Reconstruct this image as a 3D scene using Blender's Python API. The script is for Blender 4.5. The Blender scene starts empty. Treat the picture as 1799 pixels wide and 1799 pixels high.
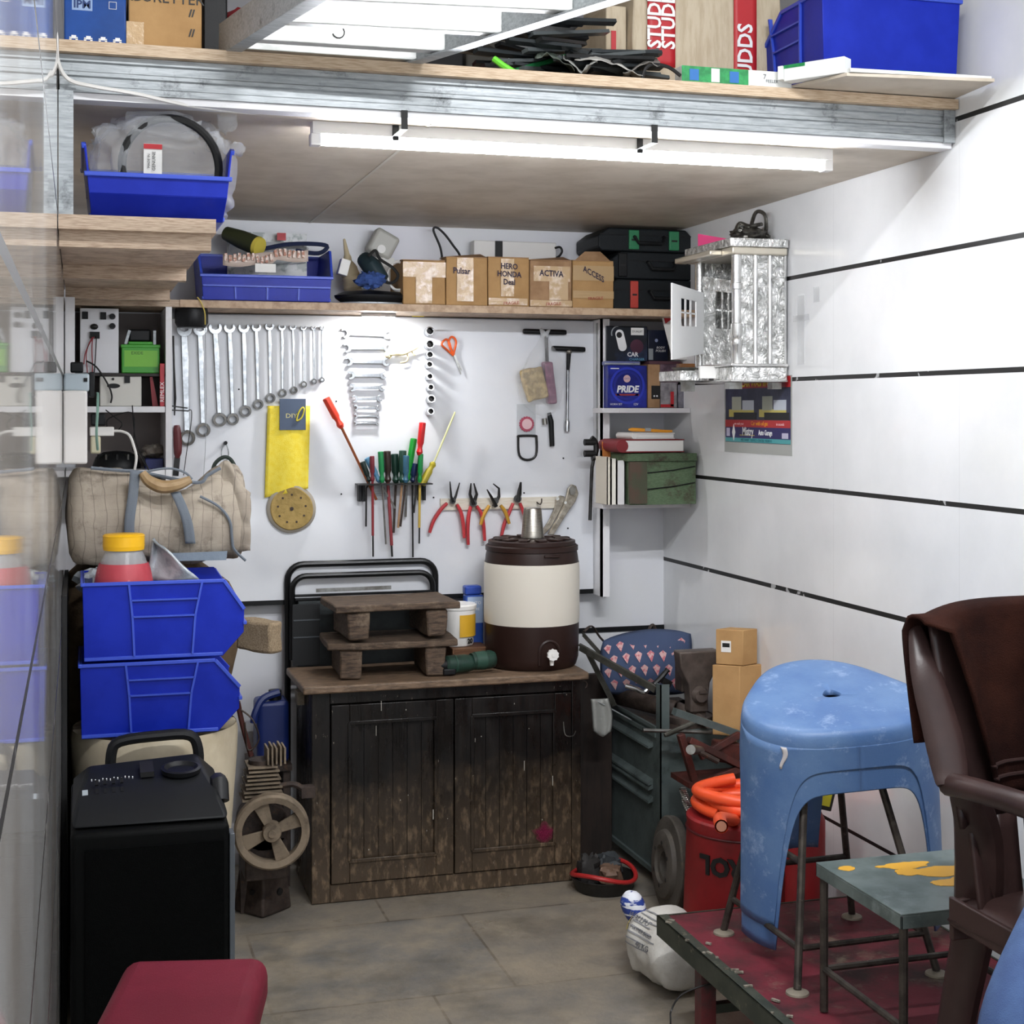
import bpy, bmesh, math, random
from mathutils import Vector as V, Matrix as Mx
from math import sin, cos, pi, radians
R=random.Random(11)
# ---------- camera model of the photograph ----------
HC,F,TH=1.47,2600.0,radians(16.3)
XL,XR,YB,ZC=-.04,1.97,4.84,3.05
def W(px,py,Y=None,X=None,Z=None,d=None):
    a=(px-900)/F; b=(720-py)/F
    rx=a*cos(TH)+sin(TH); ry=cos(TH)-a*sin(TH)
    if Y is not None: d=Y/ry
    elif X is not None: d=X/rx
    elif Z is not None: d=(Z-HC)/b
    return V((rx*d,ry*d,HC+b*d))
C=bpy.context.scene.collection
I4=Mx.Identity(4)
def Tr(x,y,z): return Mx.Translation((x,y,z))
def Rz(a): return Mx.Rotation(radians(a),4,'Z')
def Rx(a): return Mx.Rotation(radians(a),4,'X')
def Ry(a): return Mx.Rotation(radians(a),4,'Y')
def Fr(o,x,z):   # frame: local x along x, local z along z, y = z cross x
    x=V(x).normalized(); z=V(z).normalized(); y=z.cross(x).normalized(); z=x.cross(y)
    m=Mx((x,y,z)).transposed().to_4x4(); m.translation=V(o); return m
def Fw(o,x=(1,0,0),up=(0,0,1)):  # label frame: text runs along x, up is local y, local z comes out
    x=V(x).normalized(); y=V(up).normalized(); z=x.cross(y)
    m=Mx((x,y,z)).transposed().to_4x4(); m.translation=V(o); return m
# ---------- materials ----------
def lin(c):
    c=c.lstrip('#'); v=[int(c[i:i+2],16)/255 for i in (0,2,4)]
    return tuple((x/12.92 if x<=.04045 else ((x+.055)/1.055)**2.4) for x in v)+(1,)
class NT:
    def __init__(s,name):
        s.m=bpy.data.materials.new(name); s.m.use_nodes=True; s.t=s.m.node_tree; s.N=s.t.nodes; s.b=s.N['Principled BSDF']; s._c=None
    def n(s,ty,**k):
        x=s.N.new('ShaderNode'+ty)
        for a,v in k.items(): setattr(x,a,v)
        return x
    def l(s,a,b): s.t.links.new(a,b)
    def coord(s,sc=(1,1,1),geo=False):
        tc=s.n('TexCoord'); mp=s.n('Mapping'); mp.inputs['Scale'].default_value=sc
        if geo: g=s.n('NewGeometry'); s.l(g.outputs['Position'],mp.inputs['Vector'])
        else: s.l(tc.outputs['Object'],mp.inputs['Vector'])
        return mp.outputs[0]
    def noise(s,scale,vec=None,detail=6,rough=.6,st=(1,1,1)):
        x=s.n('TexNoise'); x.inputs['Scale'].default_value=scale; x.inputs['Detail'].default_value=detail; x.inputs['Roughness'].default_value=rough
        s.l(vec if vec is not None else s.coord(st),x.inputs['Vector']); return x.outputs['Fac']
    def ramp(s,fac,a,b):
        x=s.n('MapRange'); x.inputs['From Min'].default_value=a; x.inputs['From Max'].default_value=b; s.l(fac,x.inputs['Value']); return x.outputs[0]
    def mix(s,fac,a,b):
        x=s.n('Mix',data_type='RGBA')
        for i,v in ((0,fac),(6,a),(7,b)):
            if isinstance(v,(tuple,float,int)): x.inputs[i].default_value=v
            else: s.l(v,x.inputs[i])
        return x.outputs[2]
    def math(s,op,a,b=0.):
        x=s.n('Math',operation=op)
        for i,v in ((0,a),(1,b)):
            if isinstance(v,(float,int)): x.inputs[i].default_value=v
            else: s.l(v,x.inputs[i])
        return x.outputs[0]
    def bump(s,h,st=.3,dist=.002):
        x=s.n('Bump'); x.inputs['Strength'].default_value=st; x.inputs['Distance'].default_value=dist; s.l(h,x.inputs['Height']); s.l(x.outputs[0],s.b.inputs['Normal'])
    def set(s,**k):
        for a,v in k.items():
            i=s.b.inputs[a.replace('_',' ')]
            if isinstance(v,(tuple,float,int)): i.default_value=v
            else: s.l(v,i)
MT={}
def mat(name,col,r=.5,m=0.,col2=None,ns=25,lo=.42,hi=.62,bump=0.,bs=120,st=(1,1,1),trans=0.,emit=0.,alpha=1.,coat=0.,dirt=None,dlo=.55,dhi=.7,ds=9,spec=.5,ior=1.45,bst=None):
    if name in MT: return MT[name]
    t=NT(name); c=lin(col); f=c
    if col2:
        f=t.mix(t.ramp(t.noise(ns,st=st),lo,hi),c,lin(col2))
    if dirt:
        f=t.mix(t.ramp(t.noise(ds,detail=9,rough=.75),dlo,dhi),f,lin(dirt))
    t.set(Base_Color=f,Roughness=r,Metallic=float(m),Specular_IOR_Level=spec,IOR=ior)
    if trans: t.set(Transmission_Weight=trans)
    if coat: t.set(Coat_Weight=coat,Coat_Roughness=.08)
    if alpha<1: t.set(Alpha=alpha)
    if emit: t.set(Emission_Color=c,Emission_Strength=emit)
    if bump: t.bump(t.noise(bs,st=bst or st,detail=4),bump,.003)
    MT[name]=t.m; return t.m
# ---------- mesh builder ----------
class M:
    def __init__(s,tf=None): s.b=bmesh.new(); s.tf=tf if tf is not None else I4
    def v(s,p): return s.b.verts.new(s.tf@V(p))
    def f(s,vs):
        try: return s.b.faces.new(vs)
        except ValueError: return None
    def hexa(s,p):
        q=[s.v(a) for a in p]
        for i in ((3,2,1,0),(4,5,6,7),(0,1,5,4),(1,2,6,5),(2,3,7,6),(3,0,4,7)): s.f([q[j] for j in i])
        return s
    def bx(s,x0,y0,z0,x1,y1,z1):
        return s.hexa([(x0,y0,z0),(x1,y0,z0),(x1,y1,z0),(x0,y1,z0),(x0,y0,z1),(x1,y0,z1),(x1,y1,z1),(x0,y1,z1)])
    def box(s,c,sz,tf=None):
        o=s.tf
        if tf is not None: s.tf=o@Tr(*c)@tf; c=(0,0,0)
        a,b,e=[x/2 for x in sz]; s.bx(c[0]-a,c[1]-b,c[2]-e,c[0]+a,c[1]+b,c[2]+e); s.tf=o; return s
    def bar(s,p0,p1,w,h,up=(0,0,1)):   # rectangular bar from p0 to p1
        p0,p1=V(p0),V(p1); d=(p1-p0); L=d.length; d.normalize(); up=V(up)
        sd=d.cross(up)
        if sd.length<1e-4: sd=d.cross(V((1,0,0)))
        sd.normalize(); u=sd.cross(d)
        a=sd*w/2; b=u*h/2
        return s.hexa([p0-a-b,p0+a-b,p1+a-b,p1-a-b,p0-a+b,p0+a+b,p1+a+b,p1-a+b])
    def prism(s,pts,h0,h1,ax='z'):
        def P(a,b,h): return {'z':(a,b,h),'y':(a,h,b),'x':(h,a,b)}[ax]
        lo=[s.v(P(a,b,h0)) for a,b in pts]; hi=[s.v(P(a,b,h1)) for a,b in pts]; n=len(pts)
        s.f(lo[::-1]); s.f(hi)
        for i in range(n): s.f([lo[i],lo[(i+1)%n],hi[(i+1)%n],hi[i]])
        return s
    def tube(s,pts,r,n=8,closed=False,cap=True,flat=1.):
        P=[V(p) for p in pts]; k=len(P); rr=r if isinstance(r,(list,tuple)) else [r]*k
        def tan(i):
            a=P[(i-1)%k] if closed or i>0 else P[i]; b=P[(i+1)%k] if closed or i<k-1 else P[i]
            d=(b-a); return d.normalized() if d.length>1e-9 else V((0,0,1))
        t=tan(0); u=t.cross(V((0,0,1)))
        if u.length<.05: u=t.cross(V((1,0,0)))
        u.normalize(); rings=[]
        for i in range(k):
            t=tan(i); u=(u-t*u.dot(t)); u.normalize(); w=t.cross(u)
            rings.append([s.v(P[i]+(u*cos(2*pi*j/n)+w*(sin(2*pi*j/n)*flat))*rr[i]) for j in range(n)])
        for i in range(k if closed else k-1):
            a,b=rings[i],rings[(i+1)%k]
            for j in range(n): s.f([a[j],a[(j+1)%n],b[(j+1)%n],b[j]])
        if cap and not closed: s.f(rings[0][::-1]); s.f(rings[-1])
        return s
    def cyl(s,p0,p1,r0,r1=None,n=16): return s.tube([p0,p1],[r0,r0 if r1 is None else r1],n)
    def lathe(s,prof,c=(0,0,0),n=28,tf=None,cap=False):
        o=s.tf; s.tf=o@Tr(*c)
        if tf is not None: s.tf=s.tf@tf
        rings=[]
        for r,h in prof:
            rings.append([s.v((0,0,h))] if r<1e-6 else [s.v((r*cos(2*pi*j/n),r*sin(2*pi*j/n),h)) for j in range(n)])
        for a,b in zip(rings,rings[1:]):
            for j in range(n):
                k=(j+1)%n
                if len(a)==1 and len(b)==1: continue
                if len(a)==1: s.f([a[0],b[k],b[j]])
                elif len(b)==1: s.f([a[j],a[k],b[0]])
                else: s.f([a[j],a[k],b[k],b[j]])
        if cap:
            if len(rings[0])>1: s.f(rings[0][::-1])
            if len(rings[-1])>1: s.f(rings[-1])
        s.tf=o; return s
    def ball(s,c,r,n=14,tf=None):
        r=(r,r,r) if isinstance(r,(int,float)) else r; k=n//2
        q=Mx.Diagonal((*r,1)); q=q if tf is None else tf@q
        return s.lathe([(sin(pi*i/k),-cos(pi*i/k)) for i in range(k+1)],c,n,q)
    def grid(s,fn,nu,nv,cu=False,cv=False):
        vs=[[s.v(fn(i/(nu if cu else nu-1),j/(nv if cv else nv-1))) for j in range(nv)] for i in range(nu)]
        for i in range(nu if cu else nu-1):
            for j in range(nv if cv else nv-1):
                s.f([vs[i][j],vs[(i+1)%nu][j],vs[(i+1)%nu][(j+1)%nv],vs[i][(j+1)%nv]])
        return s
    def text(s,body,size,mx,ext=.0004,align='CENTER',shear=0.,sx=1.,bold=0.):
        cu=bpy.data.curves.new('t','FONT'); cu.body=body; cu.size=size; cu.extrude=ext; cu.align_x=align; cu.align_y='CENTER'; cu.shear=shear; cu.resolution_u=2; cu.offset=bold
        o=bpy.data.objects.new('t',cu); C.objects.link(o); bpy.context.view_layer.update()
        me=bpy.data.meshes.new_from_object(o.evaluated_get(bpy.context.evaluated_depsgraph_get()))
        me.transform(mx@Mx.Diagonal((sx,1,1,1))); s.b.from_mesh(me)
        bpy.data.meshes.remove(me); bpy.data.objects.remove(o); bpy.data.curves.remove(cu); return s
    def jit(s,a,seed=1,sc=20):
        from mathutils import noise
        for v in s.b.verts:
            q=v.co*sc+V((seed*7.1,seed*3.3,seed)); v.co+=noise.noise_vector(q)*a
        return s
    def sub(s,cuts=2):
        bmesh.ops.subdivide_edges(s.b,edges=s.b.edges[:],cuts=cuts,use_grid_fill=True); return s
ROOT={}
def link(name,m,ma,ang=35,bev=0,seg=2,subd=0,solid=0,off=0,weld=False,recalc=True):
    if weld: bmesh.ops.remove_doubles(m.b,verts=m.b.verts[:],dist=1e-5)
    if recalc: bmesh.ops.recalc_face_normals(m.b,faces=m.b.faces[:])
    me=bpy.data.meshes.new(name); m.b.to_mesh(me); m.b.free()
    for p in me.polygons: p.use_smooth=True
    me.set_sharp_from_angle(angle=radians(ang))
    for x in (ma if isinstance(ma,(list,tuple)) else [ma]): me.materials.append(x)
    o=bpy.data.objects.new(name,me); C.objects.link(o)
    if solid: q=o.modifiers.new('s','SOLIDIFY'); q.thickness=solid; q.offset=off
    if bev: q=o.modifiers.new('b','BEVEL'); q.width=bev; q.segments=seg; q.limit_method='ANGLE'; q.angle_limit=radians(40); q.harden_normals=False
    if subd: q=o.modifiers.new('u','SUBSURF'); q.levels=q.render_levels=subd
    return o
def rootloc(p): 
    while p.parent: p=p.parent
    return p.location.copy()
def P(par,name,m,ma,label=None,kind=None,**k):      # a part (or sub-part)
    o=link(name,m,ma,**k); o.data.transform(Mx.Translation(-rootloc(par))); o.parent=par
    if label: o['label']=label
    if kind: o['kind']=kind
    return o
def T(name,label,cat,loc,group=None):               # a thing: an Empty at its base
    o=bpy.data.objects.new(name,None); o.empty_display_size=.05; C.objects.link(o); o.location=V(loc)
    return tag(o,label,cat,group)
def tag(o,label,cat,group=None):
    o['label']=label; o['category']=cat
    if group: o['group']=group
    return o
def S(name,label,cat,m,ma,group=None,**k):          # a thing that is one mesh
    o=link(name,m,ma,**k); vs=[v.co for v in o.data.vertices]
    lo=V([min(v[i] for v in vs) for i in range(3)]); hi=V([max(v[i] for v in vs) for i in range(3)])
    c=V(((lo.x+hi.x)/2,(lo.y+hi.y)/2,lo.z)); o.data.transform(Mx.Translation(-c)); o.location=c
    return tag(o,label,cat,group)
def struct(name,m,ma,**k):
    o=link(name,m,ma,**k); o['kind']='structure'; return o
def dup(root,loc,label,rz=None,group=None):
    r=root.copy(); C.objects.link(r); r.location=V(loc); r['label']=label
    if rz is not None: r.rotation_euler=(0,0,rz)
    if group: r['group']=group
    for ch in list(root.children):
        c=ch.copy(); C.objects.link(c); c.parent=r
        for g in list(ch.children):
            e=g.copy(); C.objects.link(e); e.parent=c
    return r
def arc(c,r,a0,a1,n=10,pl='xz',sq=1.):
    out=[]
    for i in range(n+1):
        a=radians(a0+(a1-a0)*i/n); u,w=r*cos(a),r*sin(a)*sq
        out.append({'xz':V((c[0]+u,c[1],c[2]+w)),'xy':V((c[0]+u,c[1]+w,c[2])),'yz':V((c[0],c[1]+u,c[2]+w))}[pl])
    return out
def smooth(pts,n=6,closed=False):  # Catmull-Rom through points
    P_=[V(p) for p in pts]; k=len(P_); out=[]
    for i in range(k if closed else k-1):
        if closed: a,b,c,d=P_[i-1],P_[i],P_[(i+1)%k],P_[(i+2)%k]
        else: a,b,c,d=P_[max(i-1,0)],P_[i],P_[i+1],P_[min(i+2,k-1)]
        for j in range(n):
            t=j/n; out.append(.5*((2*b)+(c-a)*t+(2*a-5*b+4*c-d)*t*t+(3*b-a-3*c+d)*t**3))
    if not closed: out.append(P_[-1])
    return out
def rrect(w,h,r,n=4):
    out=[]
    for cx,cy,a in ((w/2-r,h/2-r,0),(-w/2+r,h/2-r,90),(-w/2+r,-h/2+r,180),(w/2-r,-h/2+r,270)):
        for i in range(n+1):
            t=radians(a+90*i/n); out.append((cx+r*cos(t),cy+r*sin(t)))
    return out
# ---------- common materials ----------
plywood=mat('plywood_edge','#c6b19b',.6,col2='#a48d78',ns=30,st=(1,1,14),bump=.15,bs=60)
mdf=mat('brown_hardboard','#cdc2b2',.5,col2='#bcb09f',ns=6,bump=.12,bs=200)
galv=mat('galvanised_steel','#b6bbbe',.45,.4,col2='#8d9396',ns=18,lo=.3,hi=.7,st=(1.2,6,12),dirt='#5c6062',dlo=.56,dhi=.7,ds=12)
white_lam=mat('white_laminate','#e6e6e8',.3,dirt='#cfcdca',dlo=.58,dhi=.8,ds=7)
niche_wht=mat('niche_laminate','#d8d6d8',.4)
blue_pl=mat('blue_plastic','#10259a',.35,col2='#162ba4',ns=12,bump=.04,bs=300,spec=.22)
black_pl=mat('black_plastic','#121315',.45,bump=.1,bs=400,spec=.3)
black_rub=mat('black_rubber','#161616',.6)
chrome=mat('chrome','#b9bbbd',.24,1.,col2='#999c9f',ns=30)
steel=mat('bare_steel','#a9a9a6',.35,1.,col2='#85837d',ns=20)
darksteel=mat('dark_steel','#3a3a3a',.42,.8,col2='#2a2827',ns=20)
card=mat('cardboard','#b58f5e',.75,col2='#a88253',ns=9,bump=.08,bs=160)
card_dk=mat('cardboard_worn','#a88562',.75,col2='#92704f',ns=14)
tape=mat('packing_tape','#c9ab84',.12,col2='#ead9c4',ns=30,lo=.5,hi=.66,bump=.5,bs=60)
paper=mat('white_paper','#e9e8e4',.6)
red_ink=mat('red_print','#b8242c',.45)
ink=mat('dark_ink','#2b2038',.6)
black_ink=mat('black_print','#151515',.5)
white_ink=mat('white_print','#f0f0f0',.5)
red_pl=mat('red_plastic','#cf2c26',.35)
clear=mat('clear_film','#eef1f3',.12,alpha=.3,bump=.5,bs=40)
hazy=mat('hazy_film','#e8ecf0',.16,alpha=.22,bump=.9,bs=45)
white_pl=mat('white_plastic','#e8e6e2',.4)
cable_w=mat('white_cable','#e2e0dc',.5)
rust=mat('rusty_iron','#4b403a',.6,.35,col2='#352c28',ns=25,dirt='#6b4b38',dlo=.58,dhi=.72,ds=30,bump=.4,bs=150)
# ---------- room shell ----------
def tile_wall(name,zl,axis,col,rough,voff,vper,lw=.005,vis=.12):
    t=NT(name); g=t.n('NewGeometry'); sp=t.n('SeparateXYZ'); t.l(g.outputs['Position'],sp.inputs[0])
    u=sp.outputs[axis]; base=None
    # black horizontal strips
    f=0.
    for z,h in zl:
        d=t.math('ABSOLUTE',t.math('SUBTRACT',sp.outputs[2],z)); f=t.math('ADD',t.math('LESS_THAN',d,h),f)
    f=t.math('MINIMUM',f,1.)
    q=t.math('FRACT',t.math('DIVIDE',t.math('ADD',u,voff),vper))
    j=t.math('LESS_THAN',t.math('ABSOLUTE',t.math('SUBTRACT',q,.5)),.0011/vper*1.2)
    c=t.mix(t.ramp(t.noise(2.5,st=(1,1,1)),.35,.7),lin(col),lin('#dfe1e2'))
    c=t.mix(t.math('MULTIPLY',j,vis),c,lin('#8a8a88'))
    gaps=t.ramp(t.noise(16,detail=3),.66,.68)
    c=t.mix(t.math('MULTIPLY',f,t.math('SUBTRACT',1.,t.math('MULTIPLY',gaps,.5))),c,lin('#141414'))
    t.set(Base_Color=c,Roughness=t.math('ADD',t.math('MULTIPLY',f,.4),rough),Specular_IOR_Level=.5)
    t.bump(t.noise(1.6,detail=1),.25,.004)
    return t.m
zs=[(.648,.006),(.948,.0065),(1.248,.006),(1.558,.006),(1.85,.006),(2.15,.006),(2.45,.006),(.348,.005)]
wr=tile_wall('glossy_white_tile',zs,1,'#eeeff0',.14,.28,.6)
wl=tile_wall('polished_cream_tile',zs,1,'#b9b2aa',.03,.05,.6,vis=.3)
wb=tile_wall('painted_back_wall',[],0,'#e2e2ea',.4,0.,.6,vis=0.)
struct('wall_right',M().bx(XR,-1.4,0,XR+.1,YB+.1,ZC),wr)
struct('wall_left',M().bx(XL-.1,-1.4,0,XL,YB+.1,ZC),wl)
struct('wall_back',M().bx(XL-.1,YB,0,XR+.1,YB+.1,ZC),wb)
struct('ceiling',M().bx(XL-.1,-1.4,ZC,XR+.1,YB+.1,ZC+.1),mat('white_ceiling','#dcdcda',.7))
# floor: worn stone slabs
t=NT('stone_slab_floor'); g=t.n('NewGeometry'); br=t.n('TexBrick'); mp=t.n('Mapping'); mp.inputs['Scale'].default_value=(1,1,1); mp.inputs['Location'].default_value=(.17,.3,0)
t.l(g.outputs['Position'],mp.inputs[0]); t.l(mp.outputs[0],br.inputs['Vector'])
br.inputs['Scale'].default_value=1.; br.inputs['Brick Width'].default_value=.62; br.inputs['Row Height'].default_value=.56; br.inputs['Mortar Size'].default_value=.004; br.offset=.35
br.inputs['Color1'].default_value=lin('#7c756b'); br.inputs['Color2'].default_value=lin('#6b6a68'); br.inputs['Mortar'].default_value=lin('#544c44')
c=t.mix(t.ramp(t.noise(5,detail=8,rough=.7),.38,.66),br.outputs['Color'],lin('#938877'))
c=t.mix(t.ramp(t.noise(2.3,detail=7,rough=.75),.5,.72),c,lin('#5d574d'))
c=t.mix(t.ramp(t.noise(13,detail=10,rough=.8),.62,.7),c,lin('#8f887d'))
c=t.mix(t.ramp(t.noise(30,detail=6,rough=.8),.68,.72),c,lin('#3a352f'))
t.set(Base_Color=c,Roughness=t.ramp(t.noise(6),.0,1.2)); t.b.inputs['Roughness'].default_value=.6
t.bump(t.math('ADD',t.noise(40),t.math('MULTIPLY',br.outputs['Fac'],-.6)),.35,.004)
struct('floor',M().bx(XL-.1,-1.4,-.1,XR+.1,YB+.1,0),t.m)
struct('trim_1',M().bx(1.45,YB-.006,.7,XR,YB,.716),black_pl)
# ---------- camera ----------
cd=bpy.data.cameras.new('camera'); cam=bpy.data.objects.new('camera',cd); C.objects.link(cam)
cam.location=(0,0,HC); cam.rotation_euler=(pi/2,0,-TH); cd.sensor_width=36; cd.lens=36*F/1799; cd.shift_x=0; cd.shift_y=-(899.5-720)/1799; cd.clip_start=.02
sc=bpy.context.scene; sc.camera=cam
sc.view_settings.view_transform='Standard'; sc.view_settings.look='None'; sc.view_settings.gamma=1; sc.view_settings.use_curve_mapping=False
sc.view_settings.exposure=0.58
sc.cycles.max_bounces=10; sc.cycles.transparent_max_bounces=16; sc.cycles.caustics_reflective=False; sc.cycles.caustics_refractive=False
w=bpy.data.worlds.new('world'); sc.world=w; w.use_nodes=True
w.node_tree.nodes['Background'].inputs[0].default_value=(.86,.92,1,1); w.node_tree.nodes['Background'].inputs[1].default_value=.6
def area(name,loc,rot,sx,sy,pw,col=(1,1,1)):
    l=bpy.data.lights.new(name,'AREA'); l.shape='RECTANGLE'; l.size=sx; l.size_y=sy; l.energy=pw; l.color=col
    o=bpy.data.objects.new(name,l); C.objects.link(o); o.location=loc; o.rotation_euler=rot; return o
area('ceiling_tube_light',(.95,1.3,ZC-.06),(0,0,radians(0)),1.2,.06,54,(.97,.98,1))
area('doorway_daylight',(.95,-1.3,1.6),(radians(90),0,0),1.9,2.4,14,(.9,.95,1))
# ---------- loft ----------
lo=T('loft','steel framed storage loft of plywood across the back of the room','loft',(.96,3.06,2.08))
pr=[(3.04,2.097),(3.09,2.097),(3.09,2.17),(3.04,2.17),(3.04,2.158),(3.046,2.155),(3.046,2.14),(3.041,2.137),(3.041,2.13),(3.046,2.127),(3.046,2.112),(3.04,2.109)]
P(lo,'front_beam',M().prism(pr,XL+.003,XR-.03,'x'),galv)
P(lo,'end_plate',M().bx(XR-.03,3.035,2.095,XR-.001,3.095,2.175),galv)
P(lo,'deck_board',M().bx(XL+.002,3.02,2.171,XR-.002,YB-.002,2.194),mat('pale_plywood','#cfbaa0',.6,col2='#b39a7e',ns=30,st=(1,1,14),bump=.15,bs=60))
P(lo,'soffit_board',M().bx(XL+.002,3.095,2.083,.722,YB-.002,2.091).bx(.726,3.095,2.083,XR-.002,YB-.002,2.091),mdf)
P(lo,'white_trim',M().bx(XL+.003,3.046,2.083,XR-.004,3.0945,2.0965),white_lam)
P(lo,'joint_strip',M().bx(.7205,3.1,2.0815,.7275,YB-.003,2.083),mat('grey_strip','#c9c3b8',.5))
P(lo,'post',M().bx(XL+.001,3.03,1.851,-.011,3.08,2.097),galv)
for y in (3.7,4.3): P(lo,'joist',M().bx(XL+.003,y,2.092,XR-.003,y+.04,2.17),galv)
# batten tube light under the loft
tl=T('tube_light','long white batten tube light strapped under the loft beam','lamp',(1.08,3.14,2.05))
a=W(548,200,Y=3.15); b=W(1457,258,Y=3.15)
P(tl,'housing',M().bx(a.x,3.132,2.058,b.x,3.172,2.083),white_pl)
lit=mat('lit_tube','#f6f9ff',.4,emit=80.)
P(tl,'lit_tube',M().cyl((a.x+.02,3.15,2.046),(b.x-.02,3.15,2.046),.0115,n=16),lit)
for x in (a.x+.008,b.x-.008): P(tl,'end_cap',M().bx(x-.012,3.136,2.033,x+.012,3.166,2.06),white_pl,bev=.003)
for px in (694,1122):
    x=W(px,205,Y=3.14).x; P(tl,'strap',M().bx(x-.007,3.04,2.058,x+.007,3.0425,2.098).bx(x-.007,3.0425,2.058,x+.007,3.131,2.0595).bx(x-.007,3.129,2.05,x+.007,3.131,2.085),black_rub)
# wire to the tube
pts=[W(94,45,Y=3.0),W(99,60,Y=2.98),W(103,110,Y=3.0),W(122,140,Y=3.02),W(165,152,Y=3.02),W(240,165,Y=3.03),W(330,185,Y=3.05),W(420,196,Y=3.09),W(548,206,Y=3.13)]
S('light_cable','white cable drooping along the loft beam to the tube light','cable',M().tube(smooth(pts),.004,6),cable_w)
# ---------- left shelf ----------
ls=T('side_shelf','plywood shelf along left wall under the loft','shelf',(.12,3.8,1.79))
def shx(Y): return .265
P(ls,'shelf_board',M().bx(XL+.001,3.0,1.822,.262,YB-.31,1.85),plywood)
for y,dz in ((3.03,.03),(3.75,.03),(4.44,.03)):
    P(ls,'batten',M().bx(XL+.002,y,1.79,.255-.0*y,y+.045,1.8219),plywood)
# ---------- back shelf ----------
bs=T('back_shelf','long plywood shelf along the back wall above the tool board','shelf',(1.1,4.7,1.78))
P(bs,'shelf_board',M().bx(XL+.002,4.54,1.779,XR-.002,YB-.001,1.8),plywood)
P(bs,'edge_strip',M().bx(.29,4.536,1.778,XR-.003,4.54,1.8005),mat('shelf_edge','#c4a98c',.5,col2='#a98c70',ns=40))
# ---------- tool board ----------
tb=T('tool_board','large white laminate board holding the hand tools on the back wall','board',(1.0,4.8,.855))
xr=W(1043,700,Y=4.78).x; xl=.268
P(tb,'panel',M().bx(xl,4.78,.858,xr,4.815,1.772),mat('gloss_white_board','#e4e6ea',.16,col2='#dde0e6',ns=3,coat=.3))
P(tb,'side_rail',M().bx(xr+.001,4.70,.84,xr+.03,4.716,1.776).bx(xr+.001,4.70,.84,xr+.006,4.81,1.776).bx(xr+.001,4.80,.84,xr+.06,4.815,1.776),white_lam)
P(tb,'bottom_edge',M().bx(xl,4.782,.842,xr,4.838,.8575),black_pl)
P(tb,'hinge_strip',M().bx(xr+.0002,4.735,1.2,xr+.0009,4.755,1.765),steel)
ym=4.7795
hole=M()
for px,py in ((591,705),(596,735),(600,868),(420,684),(762,874),(921,866),(998,928),(990,805)):
    p=W(px,py,Y=4.78); hole.cyl((p.x,4.7775,p.z),(p.x,4.781,p.z),.0028,n=8)
P(tb,'screw',hole,black_pl,kind='stuff')
# ---------- hand tools on the board ----------
def B(px,py,o=0.): return W(px,py,Y=4.78-o)
YW=4.78
ORD=['first','second','third','fourth','fifth','sixth','seventh','eighth','ninth','tenth','eleventh','twelfth','thirteenth']
def jaw_outline(Rr,s,n=14,a=58):
    pts=[]
    for i in range(n+1):
        t=radians(90-a+.0-(360-2*a)*i/n+0); pts.append((Rr*cos(t),Rr*sin(t)))
    tz=pts[0][1]
    return pts+[(-s,tz),(-s*.95,-Rr*.12),(0,-Rr*.32),(s*.95,-Rr*.12),(s,tz)]
def ring_prof(ri,ro,h): return [(ri,-h),(ro*.96,-h),(ro,-h*.5),(ro,h*.5),(ro*.96,h),(ri,h),(ri,-h)]
def board_frame(p0,p1,off):   # local z runs from p0 to p1 in the board plane, y into the wall
    d=(p1-p0).normalized(); m=Fr((p0.x,YW-off,p0.z),(d.z,0,-d.x),d); return m,(p1-p0).length
combo=[((323.7,579),(329,769),12.6),((351.5,579),(357,755),11.4),((378,576),(386,737),11.2),((403,576),(409,736),9.6),((428,576),(431,722),9.4),((450,575),(453.5,710),8.2),((473,573.5),(475,699),7.8),((495,575),(496,690),6.6),((514,575),(516,685),5.8),((532.5,576),(533,675),5.2),((550,576),(551,670),4.4),((565,576),(565,667),4.)]
for i,((ax,ay),(bx_,by),rp) in enumerate(combo):
    a,b=B(ax,ay),B(bx_,by); mf,L=board_frame(a,b,.011); r=rp*.00185; w=r*.8 if i else r*.9
    lab=('longest chrome combination spanner, leftmost of the hanging row' if i==0 else 'shortest chrome combination spanner, last of the hanging row' if i==11 else f'{ORD[i]} chrome combination spanner from the left in the hanging row')
    t=T('combination_spanner',lab,'spanner',(b.x,YW,b.z-r),'row of combination spanners')
    jr=r*1.02
    P(t,'open_jaw',M(mf@Ry(180)).prism(jaw_outline(jr,jr*.52),-.0045-r*.08,.0045+r*.08,'y'),chrome,bev=.0008)
    P(t,'shank',M(mf).hexa([(-w/2,-.0035,jr*.8),(w/2,-.0035,jr*.8),(w/2,.0035,jr*.8),(-w/2,.0035,jr*.8),(-w*.42,-.0035,L-r*.9),(w*.42,-.0035,L-r*.9),(w*.42,.0035,L-r*.9),(-w*.42,.0035,L-r*.9)]),chrome,bev=.0015)
    P(t,'ring_head',M(mf@Tr(0,0,L)).lathe(ring_prof(r*.68,r*1.08,.0075),n=24,tf=Rx(78)),chrome,ang=50)
dbl=[(585,597.6,589,688),(611,600.7,611,688),(634.6,604,636,685),(659,608.5,659.5,680),(680.7,611.6,681,677),(700.6,616,700,672),(716,620,717,668),(731,620,731,667),(743.5,620,743.5,665)]
jr_=[13,12.5,12,11,10.2,9.2,7,6,5]
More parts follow.
